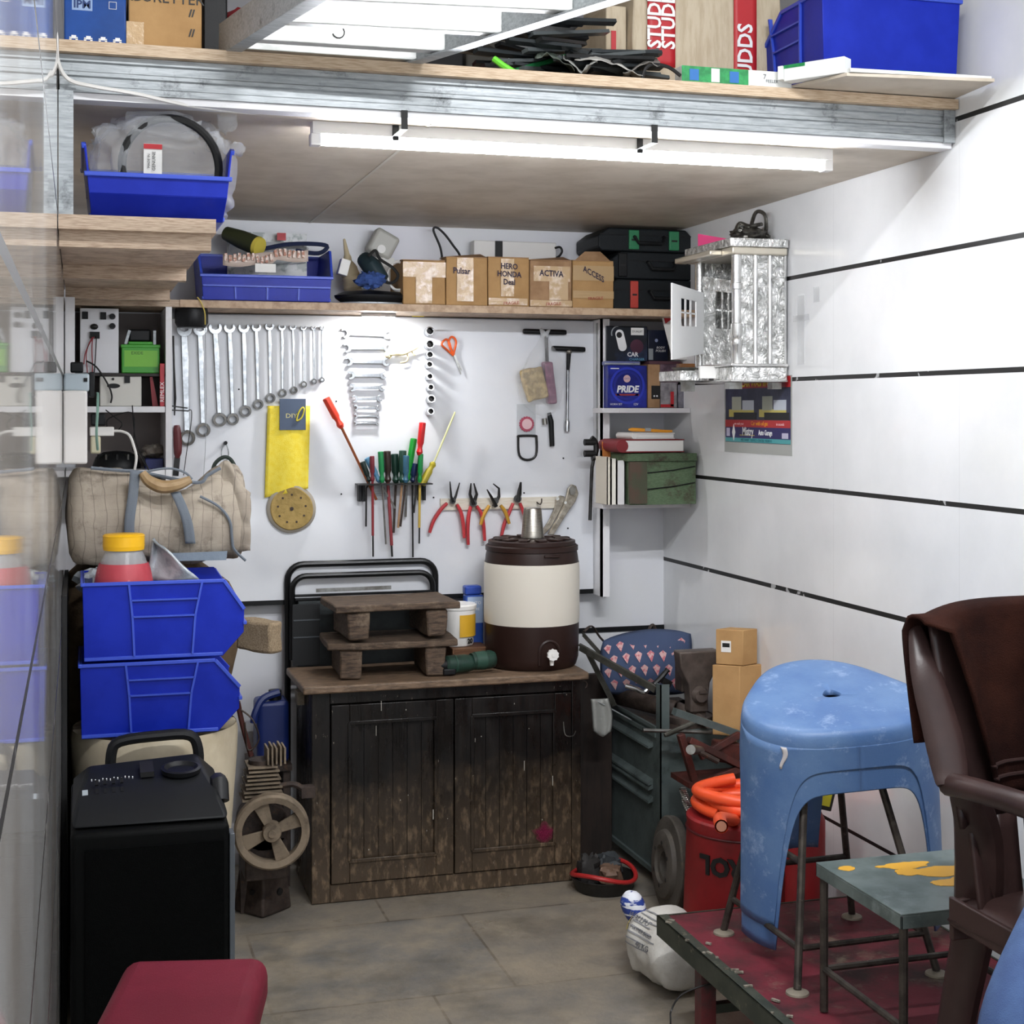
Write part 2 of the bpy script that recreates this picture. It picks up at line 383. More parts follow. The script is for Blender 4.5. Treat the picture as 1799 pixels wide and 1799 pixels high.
for i,(ya,xa,yb,xb) in enumerate(dbl):
    r=jr_[i]*.00186*.62; a,b=B(xa,ya),B(xb,yb); mf,L=board_frame(a,b,.01)
    lab=('largest open-ended spanner, topmost of the ladder of spanners' if i==0 else 'smallest open-ended spanner, lowest of the ladder of spanners' if i==8 else f'{ORD[i]} open-ended spanner from the top of the ladder')
    t=T('open_spanner',lab,'spanner',((a.x+b.x)/2,YW,min(a.z,b.z)-r),'ladder of open spanners')
    w=r*.95; e=L-r*2
    P(t,'shank',M(mf).bx(-w/2,-.003,r*1.6,w/2,.003,L-r*1.6),chrome,bev=.001)
    P(t,'open_jaw',M(mf@Tr(0,0,r)@Ry(165)).prism(jaw_outline(r*1.15,r*.55),-.004,.004,'y'),chrome,bev=.0006)
    P(t,'open_jaw',M(mf@Tr(0,0,L-r)@Ry(-15)).prism(jaw_outline(r*1.02,r*.5),-.004,.004,'y'),chrome,bev=.0006)
sock=[(751,584,8),(751,607,8.2),(751,625,6.6),(750.5,642,6.2),(751,663,6),(752.5,682,6),(753.5,702,7.4),(752.5,724,6.4)]
for i,(px,py,rp) in enumerate(sock):
    p=B(px,py); r=rp*.00188; tfm=Tr(p.x,YW-.0205,p.z)@Rx(82)
    lab=('topmost chrome socket in the column on the white board' if i==0 else 'lowest chrome socket, just above the red screwdriver' if i==7 else f'{ORD[i]} chrome socket down in the column of sockets')
    t=T('socket',lab,'socket',(p.x,YW,p.z-r),'column of sockets')
    P(t,'barrel',M(tfm).lathe([(0,-.02),(r*.8,-.02),(r*.84,-.004),(r,.002),(r,.019),(r*.95,.021),(r*.72,.021)],n=20),chrome)
    P(t,'bore',M(tfm).lathe([(r*.72,.021),(r*.66,.002),(0,.001)],n=12),darksteel)  # shade inside the socket put into the colour with darker steel
# scissors
sp=T('scissors','orange handled scissors hanging on the white board','scissors',(B(800,655).x,YW,B(800,655).z))
orange=mat('orange_plastic','#e8612a',.4)
def bl(pts,off,r,n=6,**k): return M().tube([B(x,y,off) for x,y in pts],r,n,**k)
for lp in ([(779,600),(785,596),(790,602),(793,612),(797,624),(792,620),(783,612),(777,606)],[(789,600),(793,592),(799,594),(802,602),(799,616),(797,624),(794,616),(790,607)]):
    P(sp,'handle_loop',M().tube(smooth([B(x,y,.008) for x,y in lp],4,True),.0035,7,closed=True),orange)
P(sp,'blade',M(Tr(*B(796,622,.009))@Ry(-21)).prism([(0,0),(.009,0),(.0035,-.072),(.001,-.074)],-.001,.001,'y'),steel)
P(sp,'blade',M(Tr(*B(795,622,.0065))@Ry(-26)).prism([(0,0),(.008,0),(.0075,-.058),(.005,-.066)],-.001,.001,'y'),steel)
# T handles
for lab,(x0,y0,x1,y1),(sx0,sy0,sx1,sy1) in (('black T-handle wrench behind the knotted plastic bag',(920,582,995,584),(960,586,968,780)),('black and chrome T-handle socket wrench right of the plastic bag',(970,612,1028,614),(1000,616,996.5,758))):
    hi=1 if sx1>970 and sx0>990 else 0
    e=B(sx1,sy1); t=T('t_handle_wrench',lab,'wrench',(e.x,YW,e.z))
    P(t,'crossbar',M().tube([B(x0,y0,.014),B(x0+3,y0,.014),B(x1-3,y1,.014),B(x1,y1,.014)],[.0075,.009,.009,.0075],12),black_pl)
    if hi:
        P(t,'sleeve',M().tube([B(sx0,sy0,.014),B(998,655,.013)],[.0085,.005],12),black_pl)
        P(t,'shaft',M().tube([B(998,650,.013),B(997,738,.011)],.0055,12),chrome)
        P(t,'socket_head',M().tube([B(997,736,.011),B(997,742,.011),B(996.5,758,.011)],[.0055,.009,.009],12),chrome)
        P(t,'joint',M().ball(B(1000,618,.0145),.011,12),steel)
    else:
        P(t,'shaft',M().tube([B(sx0,sy0,.014),B(964,700,.012)],.006,12),darksteel)
        P(t,'grip',M().tube([B(965,725,.012),B(968.5,740,.012),B(970.5,784,.012)],[.007,.0095,.0085],12),black_pl)
        P(t,'clamp',M().tube([B(957,735,.013),B(958,746,.013)],.009,12),steel)
# knotted bag
bg=T('plastic_bag','knotted clear plastic bag holding beige sponge and purple packet','bag',(B(950,730).x,YW,B(950,732).z))
def bagpt(u,v):
    prof=[(0,.012),(.08,.016),(.25,.05),(.45,.075),(.65,.078),(.82,.062),(.95,.035),(1,.01)]
    for (a,ra),(b,rb) in zip(prof,prof[1:]):
        if v<=b: r=ra+(rb-ra)*(v-a)/(b-a); break
    c=B(958+(-8)*min(v*1.4,1)+8*max(0,v-.7)*3,586+146*v,.045); a=2*pi*u
    k=1+.1*sin(3*a+5*v)+.06*sin(7*a-9*v)
    return c+V((cos(a)*r*k,sin(a)*min(r,.036)*k,0))
P(bg,'film',M().grid(bagpt,28,18,cu=True),mat('thin_film','#eef1f3',.12,alpha=.13,bump=.5,bs=40),ang=80)
P(bg,'knot',M().tube([B(957,590,.03),B(953,582,.03),B(950,577,.028)],[.012,.008,.004],8).tube([B(958,590,.03),B(962,584,.03),B(966,579,.028)],[.01,.007,.004],8),clear)
def lump(name,par,c,r,ma,seed,am=.25,tf=None,**k):
    m=M().ball((0,0,0),1,18); 
    from mathutils import noise
    for v in m.b.verts: v.co*=1+am*noise.noise(v.co*1.8+V((seed,seed,seed)))
    q=Tr(*c)@(tf if tf is not None else I4)@Mx.Diagonal((*r,1)); bmesh.ops.transform(m.b,matrix=q,verts=m.b.verts[:])
    return P(par,name,m,ma,ang=80,**k) if par else m
o=link('sponge',M().box((0,0,0),(.075,.035,.11)).sub(3).jit(.008,3,30),mat('beige_foam','#b59d6c',.7,col2='#8e7a50',ns=60,lo=.4,hi=.6,bump=.6,bs=90),bev=.006)
o.data.transform(Tr(*B(939,675,.04))@Ry(-14)); tag(o,'beige sponge inside the knotted plastic bag','sponge')
o=link('purple_packet',M().box((0,0,0),(.03,.04,.14)).sub(3).jit(.008,5,30),mat('purple_foil','#6b3552',.3,col2='#8a5870',ns=50,bump=.5),bev=.005)
o.data.transform(Tr(*B(966,672,.04))@Ry(-8)); tag(o,'purple foil packet inside the knotted plastic bag','packet')
# blister keyring and chrome keyring
bk=T('blister_card','clear blister pack with a red toothed ring on the board','pack',(B(925,765).x,YW,B(925,765).z))
a,b=B(908,710),B(941,765)
P(bk,'card',M().bx(a.x,YW-.003,b.z,b.x,YW-.0015,a.z),mat('clear_card','#d9dde0',.2,alpha=.4))
c=B(925,745); g=[]
for i in range(36):
    r=.027 if i%2 else .0235; g.append((r*cos(2*pi*i/36),r*sin(2*pi*i/36)))
P(bk,'toothed_ring',M(Tr(c.x,YW-.008,c.z)).prism(g,0,.005,'y'),mat('maroon_plastic','#a8455a',.4))
P(bk,'disc',M(Tr(c.x,YW-.0095,c.z)@Rx(90)).lathe([(0,.001),(.0175,.001),(.0175,-.002)],n=28).text('TOYOTA',.007,Tr(0,0,.0011),.0002) if 0 else M(Tr(c.x,YW-.0095,c.z)@Rx(90)).lathe([(0,.001),(.0175,.001),(.0175,-.002)],n=28),mat('pink_disc','#ddb9bd',.4))
kr=S('metal_loop','black and chrome shield shaped metal loop hanging below blister pack','ring',M().tube(smooth([B(x,y,.006) for x,y in ((913,766),(940,766),(943,770),(942,800),(927,808),(913,800),(911,770))],4,True),.0042,8,closed=True),darksteel)
# breaker bar with two pegs on the side rail
hb=T('hinge_spanner','dark hook spanner with two pegs on the board right edge','spanner',(1.68,YW-.085,B(1040,915).z))
def BR(px,py): return W(px,py,Y=4.6915)
P(hb,'head',M().tube(smooth([BR(1039,769),BR(1046,776),BR(1048,790),BR(1044,804),BR(1040,806)],5),.0095,8),darksteel)
for y in (777,797): P(hb,'peg',M().cyl(BR(1046,y),BR(1027,y),.011,n=12),black_rub)
P(hb,'shaft',M().tube(smooth([BR(1044,803),BR(1042,815),BR(1040,830),BR(1037,914)],4),.006,8),darksteel)
# screwdriver rack
a,b=B(624,849),B(752,846)
rk=T('screwdriver_rack','dark metal rack strip screwed to the board holding screwdrivers','rack',((a.x+b.x)/2,YW,a.z-.07))
P(rk,'shelf_strip',M().bx(a.x,YW-.075,a.z-.004,b.x,YW,a.z),darksteel)
P(rk,'back_plate',M().bx(B(657,0).x,YW-.003,a.z-.055,B(690,0).x,YW-.0005,a.z-.004),galv)
for px in (630,637,735,743): x=B(px,0).x; P(rk,'bracket',M().bx(x-.004,YW-.03,a.z-.058,x+.004,YW-.001,a.z-.004),black_pl)
def hmat(n,c,tr=0.): return mat('handle_'+n,c,.3,trans=tr,col2=None,coat=.2)
def driver(lab,h0,h1,tip,hr,sr,hm,sm=None,sleeve=None,off=.04,mid=None):
    A,Bb,Tt=B(*h0,off),B(*h1,off),B(*tip,off*.8); t=T('screwdriver',lab,'screwdriver',(Tt.x,YW-off,Tt.z),'screwdrivers in the rack')
    ax=(Bb-A).normalized(); L=(Bb-A).length; u=ax.orthogonal().normalized()
    fr=Fr(A,u,ax); m=M(fr); n=24; rings=[]
    for q,k in ((0,.0),(0.004,.8),(.02,1),(.62,1),(.7,.72),(.78,.66),(.9,.95),(1,.55)):
        fl=.09 if .01<q<.66 else 0
        rings.append((q*L,k*hr,fl))
    vs=[[m.v((cos(2*pi*j/n)*r*(1-(f_ if j%4==0 else 0)),sin(2*pi*j/n)*r*(1-(f_ if j%4==0 else 0)),z)) for j in range(n)] for z,r,f_ in rings]
    for p,q in zip(vs,vs[1:]):
        for j in range(n): m.f([p[j],p[(j+1)%n],q[(j+1)%n],q[j]])
    m.f(vs[-1])
    P(t,'handle',m,hm)
    pts=[Bb]+([B(*mid,off)] if mid else [])+[Tt]
    P(t,'shaft',M().tube(pts,sr,8),sm or steel)
    if sleeve:
        e=B(*sleeve[0],off*.9); P(t,'sleeve',M().tube([Bb,e],sr*1.55,8),sleeve[1])
    return t
dred=mat('dark_red_sleeve','#8c3036',.45); 
driver('long amber red screwdriver leaning far left out of the rack',(573,699),(601,752),(662,878),.013,.0045,hmat('amber','#d8402c'),mat('copper_shaft','#a8623f',.35,.7))
driver('slim black handled screwdriver, leftmost upright in the rack',(637,811),(650,846),(643.5,925),.009,.003,hmat('black','#20302e'),darksteel,mid=(644,858))
driver('pale blue screwdriver tilted left in the rack',(645,804),(668,847),(695,893),.0105,.0035,hmat('pale_blue','#5f93b4'),steel)
driver('dark red screwdriver with long red sleeved shaft',(654,801),(655,846),(656,978),.008,.0028,hmat('dark_red','#7c2b35'),darksteel,((655.4,941),dred),off=.055)
driver('bright green screwdriver behind the brown one',(669,793),(672,848),(678.6,956),.0095,.0033,hmat('green','#1f8a4c'),steel,off=.055)
driver('brown black screwdriver with red end cap in rack centre',(680.5,792),(682,848),(689.5,978),.0125,.0035,hmat('brown','#33241f'),darksteel,((688.6,958),dred),off=.035)
driver('fat dark green screwdriver left of rack centre',(694,797),(696,848),(692,936),.013,.004,hmat('dark_green','#1d3a30'),rust,off=.03)
driver('fat dark green screwdriver with the taller handle',(708,791),(707,848),(700,927),.0125,.004,hmat('deep_green','#25463a'),mat('wooden_shaft','#b08a68',.5),off=.055)
driver('teal blue screwdriver behind the green ones',(714,800),(713,848),(704,925),.0105,.0035,hmat('teal','#3c6a84'),rust,off=.065)
driver('bright translucent green screwdriver leaning right in the rack',(727.7,770),(715,846),(713,908),.0115,.004,hmat('clear_green','#1fae3c',.35),steel,off=.025)
driver('navy blue screwdriver with the longest black shaft',(730,814),(725,847),(726,979),.0105,.003,hmat('navy','#1f2c50'),darksteel,off=.03)
driver('red handled screwdriver standing highest in the rack',(743,742),(737,800),(727.5,901),.0115,.0035,hmat('red','#cf2427'),darksteel,off=.05)
driver('green screwdriver with yellow sleeved shaft at the rack right end',(740,797),(738,848),(737,955),.0085,.0028,hmat('mid_green','#1b8c44'),darksteel,((737,927),mat('yellow_sleeve','#c7a94e',.4)),off=.05)
driver('clear yellow tester screwdriver leaning far right out of the rack',(741,852),(763,812),(800,724),.0125,.0032,hmat('clear_yellow','#d8c63a',.45),mat('pale_yellow_sleeve','#d8d9a2',.4),off=.045)
# pliers batten
a,b=B(773,876),B(985,892)
pb=T('pliers_batten','pale wooden batten with hooks carrying the row of pliers','batten',((a.x+b.x)/2,YW,b.z))
P(pb,'batten_strip',M().bx(a.x,YW-.012,b.z,b.x,YW-.0005,a.z),mat('pale_wood','#dcd6c8',.5,col2='#cfc6b4',ns=20,st=(1,4,10)))
p=B(945,882); P(pb,'cup_hook',M().tube([(p.x-.006,YW-.012,p.z),(p.x-.006,YW-.03,p.z-.004),(p.x-.001,YW-.036,p.z-.006),(p.x+.003,YW-.036,p.z+.002),(p.x+.003,YW-.036,p.z+.014)],.0022,8),rust)
def plier(lab,jaws,hands,pv,hm,jm=darksteel,jw=.007,hw=.0085,group='pliers along the batten',off=.024):
    lo_=min([B(*h[-1]).z for h in hands]); t=T('pliers',lab,'pliers',(B(*pv).x,YW,lo_),group)
    for i,jpts in enumerate(jaws):
        k=len(jpts); P(t,'jaw',M().tube([B(x,y,off+.003*(1-2*i)) for x,y in jpts],[jw*(1-.72*j/(k-1)) for j in range(k)],8,flat=.6),jm)
    P(t,'pivot',M().cyl(B(*pv,off-.008),B(*pv,off+.009),jw*.95,n=12),jm)
    for i,h in enumerate(hands):
        q=smooth([B(x,y,off+.003*(2*i-1)) for x,y in h],5); n=len(q)
        P(t,'handle',M().tube(q,[hw*(.85+.25*math.sin(pi*j/(n-1))) for j in range(n)],8,flat=.75),hm[i] if isinstance(hm,list) else hm)
redh=mat('red_grip','#b93a3f',.4); yelh=mat('yellow_grip','#b98a2e',.45)
plier('red handled long nose pliers standing open, leftmost on batten',[[(796,882),(793,872),(791,846)],[(796,882),(801,872),(808,848)]],[[(786,884),(775,895),(762,915),(755,936)],[(803,886),(810,900),(814,920),(816,945)]],(796,880),redh,jw=.011)
plier('red handled combination pliers second on the batten',[[(832,886),(826,868),(828,849)],[(832,886),(838,868),(833,849)]],[[(828,889),(824,905),(822,930),(823,957)],[(838,889),(846,903),(850,925),(852,950)]],(832,884),redh,jw=.013)
plier('yellow handled slip joint pliers with open hooked jaw',[[(872,890),(863,872),(856,860)],[(868,890),(877,872),(877,858),(867,850)]],[[(860,888),(850,905),(845,922)],[(880,888),(888,900),(895,920)]],(871,880),yelh,jw=.012,off=.034)
plier('red handled pliers with closed pointed jaw behind the steel tumbler',[[(910,880),(911,868),(915,847)],[(910,880),(914,868),(916,847)]],[[(902,884),(895,900),(886,922),(881,944)],[(914,884),(922,905),(930,925),(936,945)]],(910,876),[redh,redh],jw=.014)
lp=T('locking_pliers','nickel locking pliers at the right end of batten','pliers',(B(985,930).x,YW,B(975,935).z))
nick=mat('worn_nickel','#b7b0a3',.35,.85,col2='#8f887a',ns=40)
def flat(px,th,ma,nm,off=.02): P(lp,nm,M().prism([(B(x,y).x,B(x,y).z) for x,y in px],YW-off-th,YW-off,'y'),ma,bev=.002)
flat([(993,858),(1000,850),(1007,853),(1011,866),(1006,880),(994,896),(982,915),(968,938),(958,938),(974,912),(987,885)],.016,nick,'upper_handle')
flat([(975,878),(982,870),(990,872),(988,884),(977,906),(964,928),(952,940),(948,935),(962,915),(971,895)],.012,nick,'lower_lever',.006)
P(lp,'jaw_insert',M().prism([(B(x,y).x,B(x,y).z) for x,y in ((994,857),(1000,852),(1006,857),(1003,868),(996,868))],YW-.044,YW-.036,'y'),steel)
P(lp,'rivet',M().cyl(B(980,876,.036),B(980,876,.016),.006,n=12).cyl(B(994,883,.044),B(994,883,.03),.005,n=12),steel)
# yellow cloth with tag, sanding disc
yc=mat('yellow_microfibre','#ffe95a',.9,col2='#fbe144',ns=60,bump=.5,bs=500)
a=[B(470,713),B(544,713),B(541,858),B(465,874)]
def clothpt(u,v):
    top=a[0].lerp(a[1],u); bot=a[3].lerp(a[2],u); p=top.lerp(bot,v); p.y=YW-.010-.006*sin(u*pi)-.004*sin(u*9+v*4)*v; return p
yl=T('hanging_cloth','yellow microfibre cloth with a slate blue card tag','cloth',(B(505,870).x,YW,a[3].z))
P(yl,'cloth',M().grid(clothpt,14,26),yc,solid=.008,ang=80)
c=B(513,728); cf=Fw((c.x,YW-.0235,c.z),(1,0,.0))
P(yl,'card_tag',M(Tr(c.x,YW-.0225,c.z)).box((0,0,0),(.084,.0012,.1)),mat('slate_card','#44536b',.4),bev=.0004)
P(yl,'lettering',M().text('DIY',.02,cf@Tr(-.004,-.005,.0),.0002,sx=1.2),mat('pale_yellow_print','#d8cf8a',.5))
P(yl,'loop',M().tube(smooth([V((c.x+x,YW-.028,c.z+z)) for x,z in ((.012,-.02),(.018,.005),(.03,.022),(.036,.016),(.028,-.01))],5,True),.0025,6,closed=True),mat('yellow_cord','#cfc03c',.7))
c=B(511.5,893); sd=T('sanding_disc','worn tan sanding disc on the board below yellow cloth','disc',(c.x,YW,c.z-.076))
m=M(Tr(c.x,YW-.012,c.z)@Rx(90)).lathe([(0,.006),(.012,.006),(.06,.008),(.072,.006),(.0785,0),(.0785,-.006),(0,-.006)],n=40).jit(.003,4,20)
P(sd,'backing',m,mat('grey_rubber_edge','#9d968a',.8))
P(sd,'abrasive',M(Tr(c.x,YW-.012,c.z)@Rx(90)).lathe([(.006,.0085),(.03,.0095),(.066,.011),(.069,.008)],n=40).jit(.003,4,20),mat('tan_abrasive','#a98f56',.85,col2='#97804a',ns=40,dirt='#6d5a38',dlo=.6,dhi=.72,ds=30,bump=.5))
for k in range(10):
    an=k*40+10; rr=.045 if k<9 else 0
    q=(c.x+rr*cos(radians(an)),YW-.024,c.z+rr*sin(radians(an)))
    P(sd,'dust_hole',M().cyl(q,(q[0],YW-.02,q[2]),.0035 if k<9 else .006,n=10),rust)
# small tan toy lizard
lz=T('toy_lizard','small tan toy lizard clinging across the open spanners','toy',(B(707,640).x,YW,B(707,640).z))
tan=mat('tan_rubber','#d9cca4',.5,col2='#c9b88a',ns=40)
P(lz,'body',M().tube(smooth([B(x,y,.02) for x,y in ((677,626),(683,622),(688,622),(695,620),(709,621),(720,617),(730,613),(736,610))],4),[.006,.009,.0105,.0105,.009,.007,.006,.006,.0065,.007,.0085,.0095,.0095,.009,.008,.0075,.007,.0065,.006,.0055,.005,.0045,.004,.0035,.003,.003,.0025,.002,.002][:29],8),tan,ang=80)
for q in ([(715,620),(717,628),(715,634),(710,636),(704,637)],[(692,619),(697,615),(701,614)],[(690,623),(686,628),(684,630)],[(724,618),(727,622),(730,624)]):
    P(lz,'limb',M().tube(smooth([B(x,y,.016) for x,y in q],3),.003,6),tan)
# wall hook with loop that carries the bag handle
hk=T('wall_hook','small black screw hook with a pale cord loop at the board left','hook',(B(396,800).x,YW,B(396,800).z))
P(hk,'screw',M().cyl(B(396,779,.0),B(397,778,.03),.006,n=10),black_pl)
P(hk,'cord_loop',M().tube(smooth([B(x,y,.022) for x,y in ((396,780),(390,790),(391,806),(399,808),(402,796),(399,783))],4,True),.002,6,closed=True),galv)
# tools on the divider at the board's left edge
S('file','dark slim file hanging upright beside the longest spanner','file',M().tube([B(305,590,.02),B(306,640,.02),B(308,700,.02),B(307,730,.02)],[.006,.006,.009,.004],8,flat=.5),darksteel)
kn=T('wooden_handle_file','rasp with dark red wooden handle hanging at the board left edge','file',(B(310,830).x,YW,B(310,835).z))
P(kn,'handle',M().tube(smooth([B(311,747,.02),B(312,765,.02),B(313,790,.02),B(312,805,.02)],3),[.008,.011,.0125,.0125,.013,.0135,.013,.012,.009,.006],10),mat('red_brown_wood','#5a2024',.4))
P(kn,'blade',M().bar(B(312,803,.02),B(309,836,.02),.018,.004,(0,1,0)),darksteel)
# black buzzer horn under the shelf corner
c=W(337,548,Y=4.60); hn=T('horn','black horn buzzer with yellow wire under the shelf corner','horn',(c.x,c.y,c.z-.06))
P(hn,'cup',M().lathe([(.02,.03),(.042,.028),(.05,0),(.05,-.034),(.042,-.048),(0,-.048)],c,24),black_pl)
P(hn,'bracket',M().box((c.x-.045,c.y+.02,c.z+.005),(.03,.03,.05)).bx(c.x-.005,c.y-.005,c.z+.03,c.x+.005,c.y+.03,1.7785),darksteel)
P(hn,'wire',M().tube(smooth([W(347,522,Y=4.53),W(353,530,Y=4.53),W(360,548,Y=4.53),W(361,570,Y=4.55)],5),.002,6),mat('yellow_wire','#c9b45a',.5))
P(hn,'thin_wire',M().tube(smooth([W(361,570,Y=4.6),W(362,640,Y=4.74),W(363,720,Y=4.75),W(361,790,Y=4.75),W(358,835,Y=4.74)],5),.001,5),galv)
# yellow note and LED under shelf
S('sticky_tab','small bright yellow tab stuck on the board top edge','tab',M().box(B(735,552,.004)+V((0,0,0)),(.04,.003,.016)),mat('bright_yellow','#f4e020',.5))
p=W(662,556,Y=4.66)
ul=T('under_shelf_lamp','small white lamp under the shelf flooding the board with light','lamp',(p.x,4.66,1.765))
P(ul,'body',M().bx(p.x-.05,4.64,1.766,p.x+.06,4.67,1.7785),white_pl,bev=.003)
P(ul,'lens',M().bx(p.x-.045,4.644,1.764,p.x+.055,4.666,1.766),mat('lit_lens','#ffffff',.4,emit=330.))
# red clamp between niche shelf and board
ck=T('spring_clamp','small metal spring clamp with wire on the niche shelf edge','clamp',(W(320,725,Y=4.56).x,4.56,W(320,728,Y=4.56).z))
P(ck,'jaw',M().bar(W(292,712,Y=4.55),W(330,717,Y=4.55),.006,.004).bar(W(292,720,Y=4.55),W(332,722,Y=4.55),.006,.004),darksteel)
P(ck,'wire',M().tube(smooth([W(332,721,Y=4.55),W(337,722,Y=4.56),W(336,745,Y=4.6),W(329,790,Y=4.65),W(323,835,Y=4.7)],5),.0013,5),darksteel)
# ---------- storage bins ----------
bluelit=mat('blue_plastic_lit_edge','#3650c0',.35)  # lit copy of the bin blue: brighter rims and ribs put into the colour
def bin_box(label,tf,w,dp,h,hf,tap=.06,chin=0.,ribs=True,name='storage_bin',group='blue storage bins',tag_=None,nose=.1,fz=.62,frontribs=0,backribs=False):
    """local: x width, y 0 front to dp back, z up; hopper front at y=0"""
    t=T(name,label,'bin',tf@V((0,dp/2,0)),group); th=.004
    def flare(m,inv=None):
        for v in m.b.verts:
            p=v.co; k=1+tap*(p.z/h); v.co=V((p.x*k,dp/2+(p.y-dp/2)*(1+tap*.5*p.z/h),p.z))
        bmesh.ops.transform(m.b,matrix=tf,verts=m.b.verts[:]); return m
    prof=[(chin,0),(dp,0),(dp,h),(nose,h),(0,h*fz),(0,min(h*.3,hf))] if chin else [(0,0),(dp,0),(dp,h),(nose,h),(0,max(hf,h*fz))]
    sh=M()
    for s_ in (-1,1): sh.prism(prof,s_*w/2-th/2,s_*w/2+th/2,'x')
    sh.bx(-w/2,chin,0,w/2,dp,th).bx(-w/2,dp-th,0,w/2,dp,h)
    if chin: 
        zc=min(h*.3,hf); sh.hexa([(-w/2,chin,0),(w/2,chin,0),(w/2,chin+th,0),(-w/2,chin+th,0),(-w/2,0,zc),(w/2,0,zc),(w/2,th,zc),(-w/2,th,zc)]); sh.bx(-w/2,0,zc,w/2,th,hf)
    else: sh.bx(-w/2,0,0,w/2,th,hf)
    P(t,'shell',flare(sh),blue_pl,bev=.0012)
    rm=M(); o=.007; g=.009
    for s_ in (-1,1):
        x=s_*(w/2+o/2-.001); rm.bar((x,nose,h-g/2),(x,dp,h-g/2),o,g); rm.bar((x,nose,h-g/2),(x,0,max(hf,h*fz)-g/2),o,g)
        rm.bar((x,chin,.006),(x,dp,.006),o*.7,g)
    rm.bar((-w/2-o,dp,h-g/2),(w/2+o,dp,h-g/2),g,g); rm.bar((-w/2-o,-.002,hf-g/2),(w/2+o,-.002,hf-g/2),g,g)
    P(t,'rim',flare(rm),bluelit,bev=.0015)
    if ribs:
        rb=M()
        for s_ in (-1,1):
            x=s_*(w/2+.003); a,b=dp*.27,dp*.72; c1,c2=dp*.31,dp*.70
            for y0,y1 in ((b,c2),(a,c1)):
                rb.bar((x,y0,h*.97),(x,y1,h*.55),.009,.005,(0,1,0)).bar((x,y1,h*.55),(x,y1+(.006 if y1==c1 else -.004),.01),.009,.005,(0,1,0))
            for z,i0,i1 in ((h*.76,.29,.71),(h*.55,.31,.70)): rb.bar((x,dp*i0,z),(x,dp*i1,z),.009,.004)
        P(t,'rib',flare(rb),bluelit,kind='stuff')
    if frontribs:
        rb=M()
        for k in range(1,frontribs+1): x=-w/2+w*k/(frontribs+1); rb.bar((x,-.002,.004),(x,-.002,hf*.55),.004,.005,(1,0,0))
        rb.bar((-w/2,-.004,hf*.55),(w/2,-.004,hf*.55),.01,.005)
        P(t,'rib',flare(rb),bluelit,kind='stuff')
    return t
# bin on the side shelf with ring gasket in bag
a,b=W(163,385,Y=3.03),W(392,385,Y=3.03); cx=(a.x+b.x)/2
bin_box('blue bin on the side shelf with bagged black ring inside',Tr(cx,3.012,1.851),b.x-a.x,.34,.145,.085,.12,.045,ribs=False,fz=.95,nose=.02)
bgc=W(272,262,Y=3.15); bag=T('plastic_bag','large hazy plastic bag with white label bulging out of the side shelf bin','bag',(bgc.x,3.17,1.875))
from mathutils import noise as NZ
def blob(c,r,seed,am=.12,n=30,fr=2.2,sq=None,tf=I4):
    m=M().ball((0,0,0),1,n)
    for v in m.b.verts:
        q=v.co.copy(); 
        if sq: q=V([math.copysign(abs(x)**sq,x) for x in q])
        v.co=V((q.x*r[0],q.y*r[1],q.z*r[2]))*(1+am*NZ.noise(v.co*fr+V((seed,seed*2,seed)))+am*.5*NZ.noise(v.co*fr*3+V((seed,0,seed))))
    bmesh.ops.transform(m.b,matrix=Tr(*c)@tf,verts=m.b.verts[:]); return m
P(bag,'film',blob((bgc.x+.012,3.155,1.965),(.142,.085,.108),3,.2,60,3.4,.6),hazy,ang=80)
P(bag,'film_ear',blob(W(418,262,Y=3.1),(.016,.015,.014),5,.5,16,3),hazy,ang=80)
P(bag,'film_ear',blob(W(400,210,Y=3.12),(.02,.02,.025),6,.5,16,3),hazy,ang=80)
lb=W(269,280,Y=3.055); P(bag,'label',M(Fr(lb,(1,0,-.0),(0,-.12,1))).box((0,0,0),(.036,.001,.062)),paper)
fl=Fw(lb+V((0,-.0042,0)),(1,0,0),(0,-.12,1)); P(bag,'lettering',M(fl).text('MADE IN',.007,fl@Rz(90)@Tr(-.004,.008,0),.0002).text('GENUINE',.009,fl@Rz(90)@Tr(-.004,-.002,0),.0002),black_ink)
P(bag,'label_band',M(Fr(lb+V((0,-.005,.025)),(1,0,0),(0,-.12,1))).box((0,0,0),(.036,.001,.01)),red_ink)
rc=W(298,290,Y=3.13); S('ring_gasket','thick black ring gasket inside the hazy bag on the side shelf','ring',M(Tr(rc.x,3.078,rc.z-.012)@Rx(86)).tube([(.096*cos(2*pi*i/40),.1*sin(2*pi*i/40),0) for i in range(40)],.0085,8,closed=True),black_rub)
# bin on the back shelf
a,b=W(352,522,Y=4.54),W(583,528,Y=4.54)
sb=bin_box('blue open fronted bin at the left end of the back shelf',Tr((a.x+b.x)/2,4.525,1.801)@Rz(0),b.x-a.x-.02,.26,.165,.078,.06,ribs=False,fz=.5,nose=.07,frontribs=3)
q=W(468,470,Y=4.5); P(sb,'card_label',M().bx(q.x-.032,4.506,q.z-.014,q.x+.03,4.509,q.z+.012),paper)
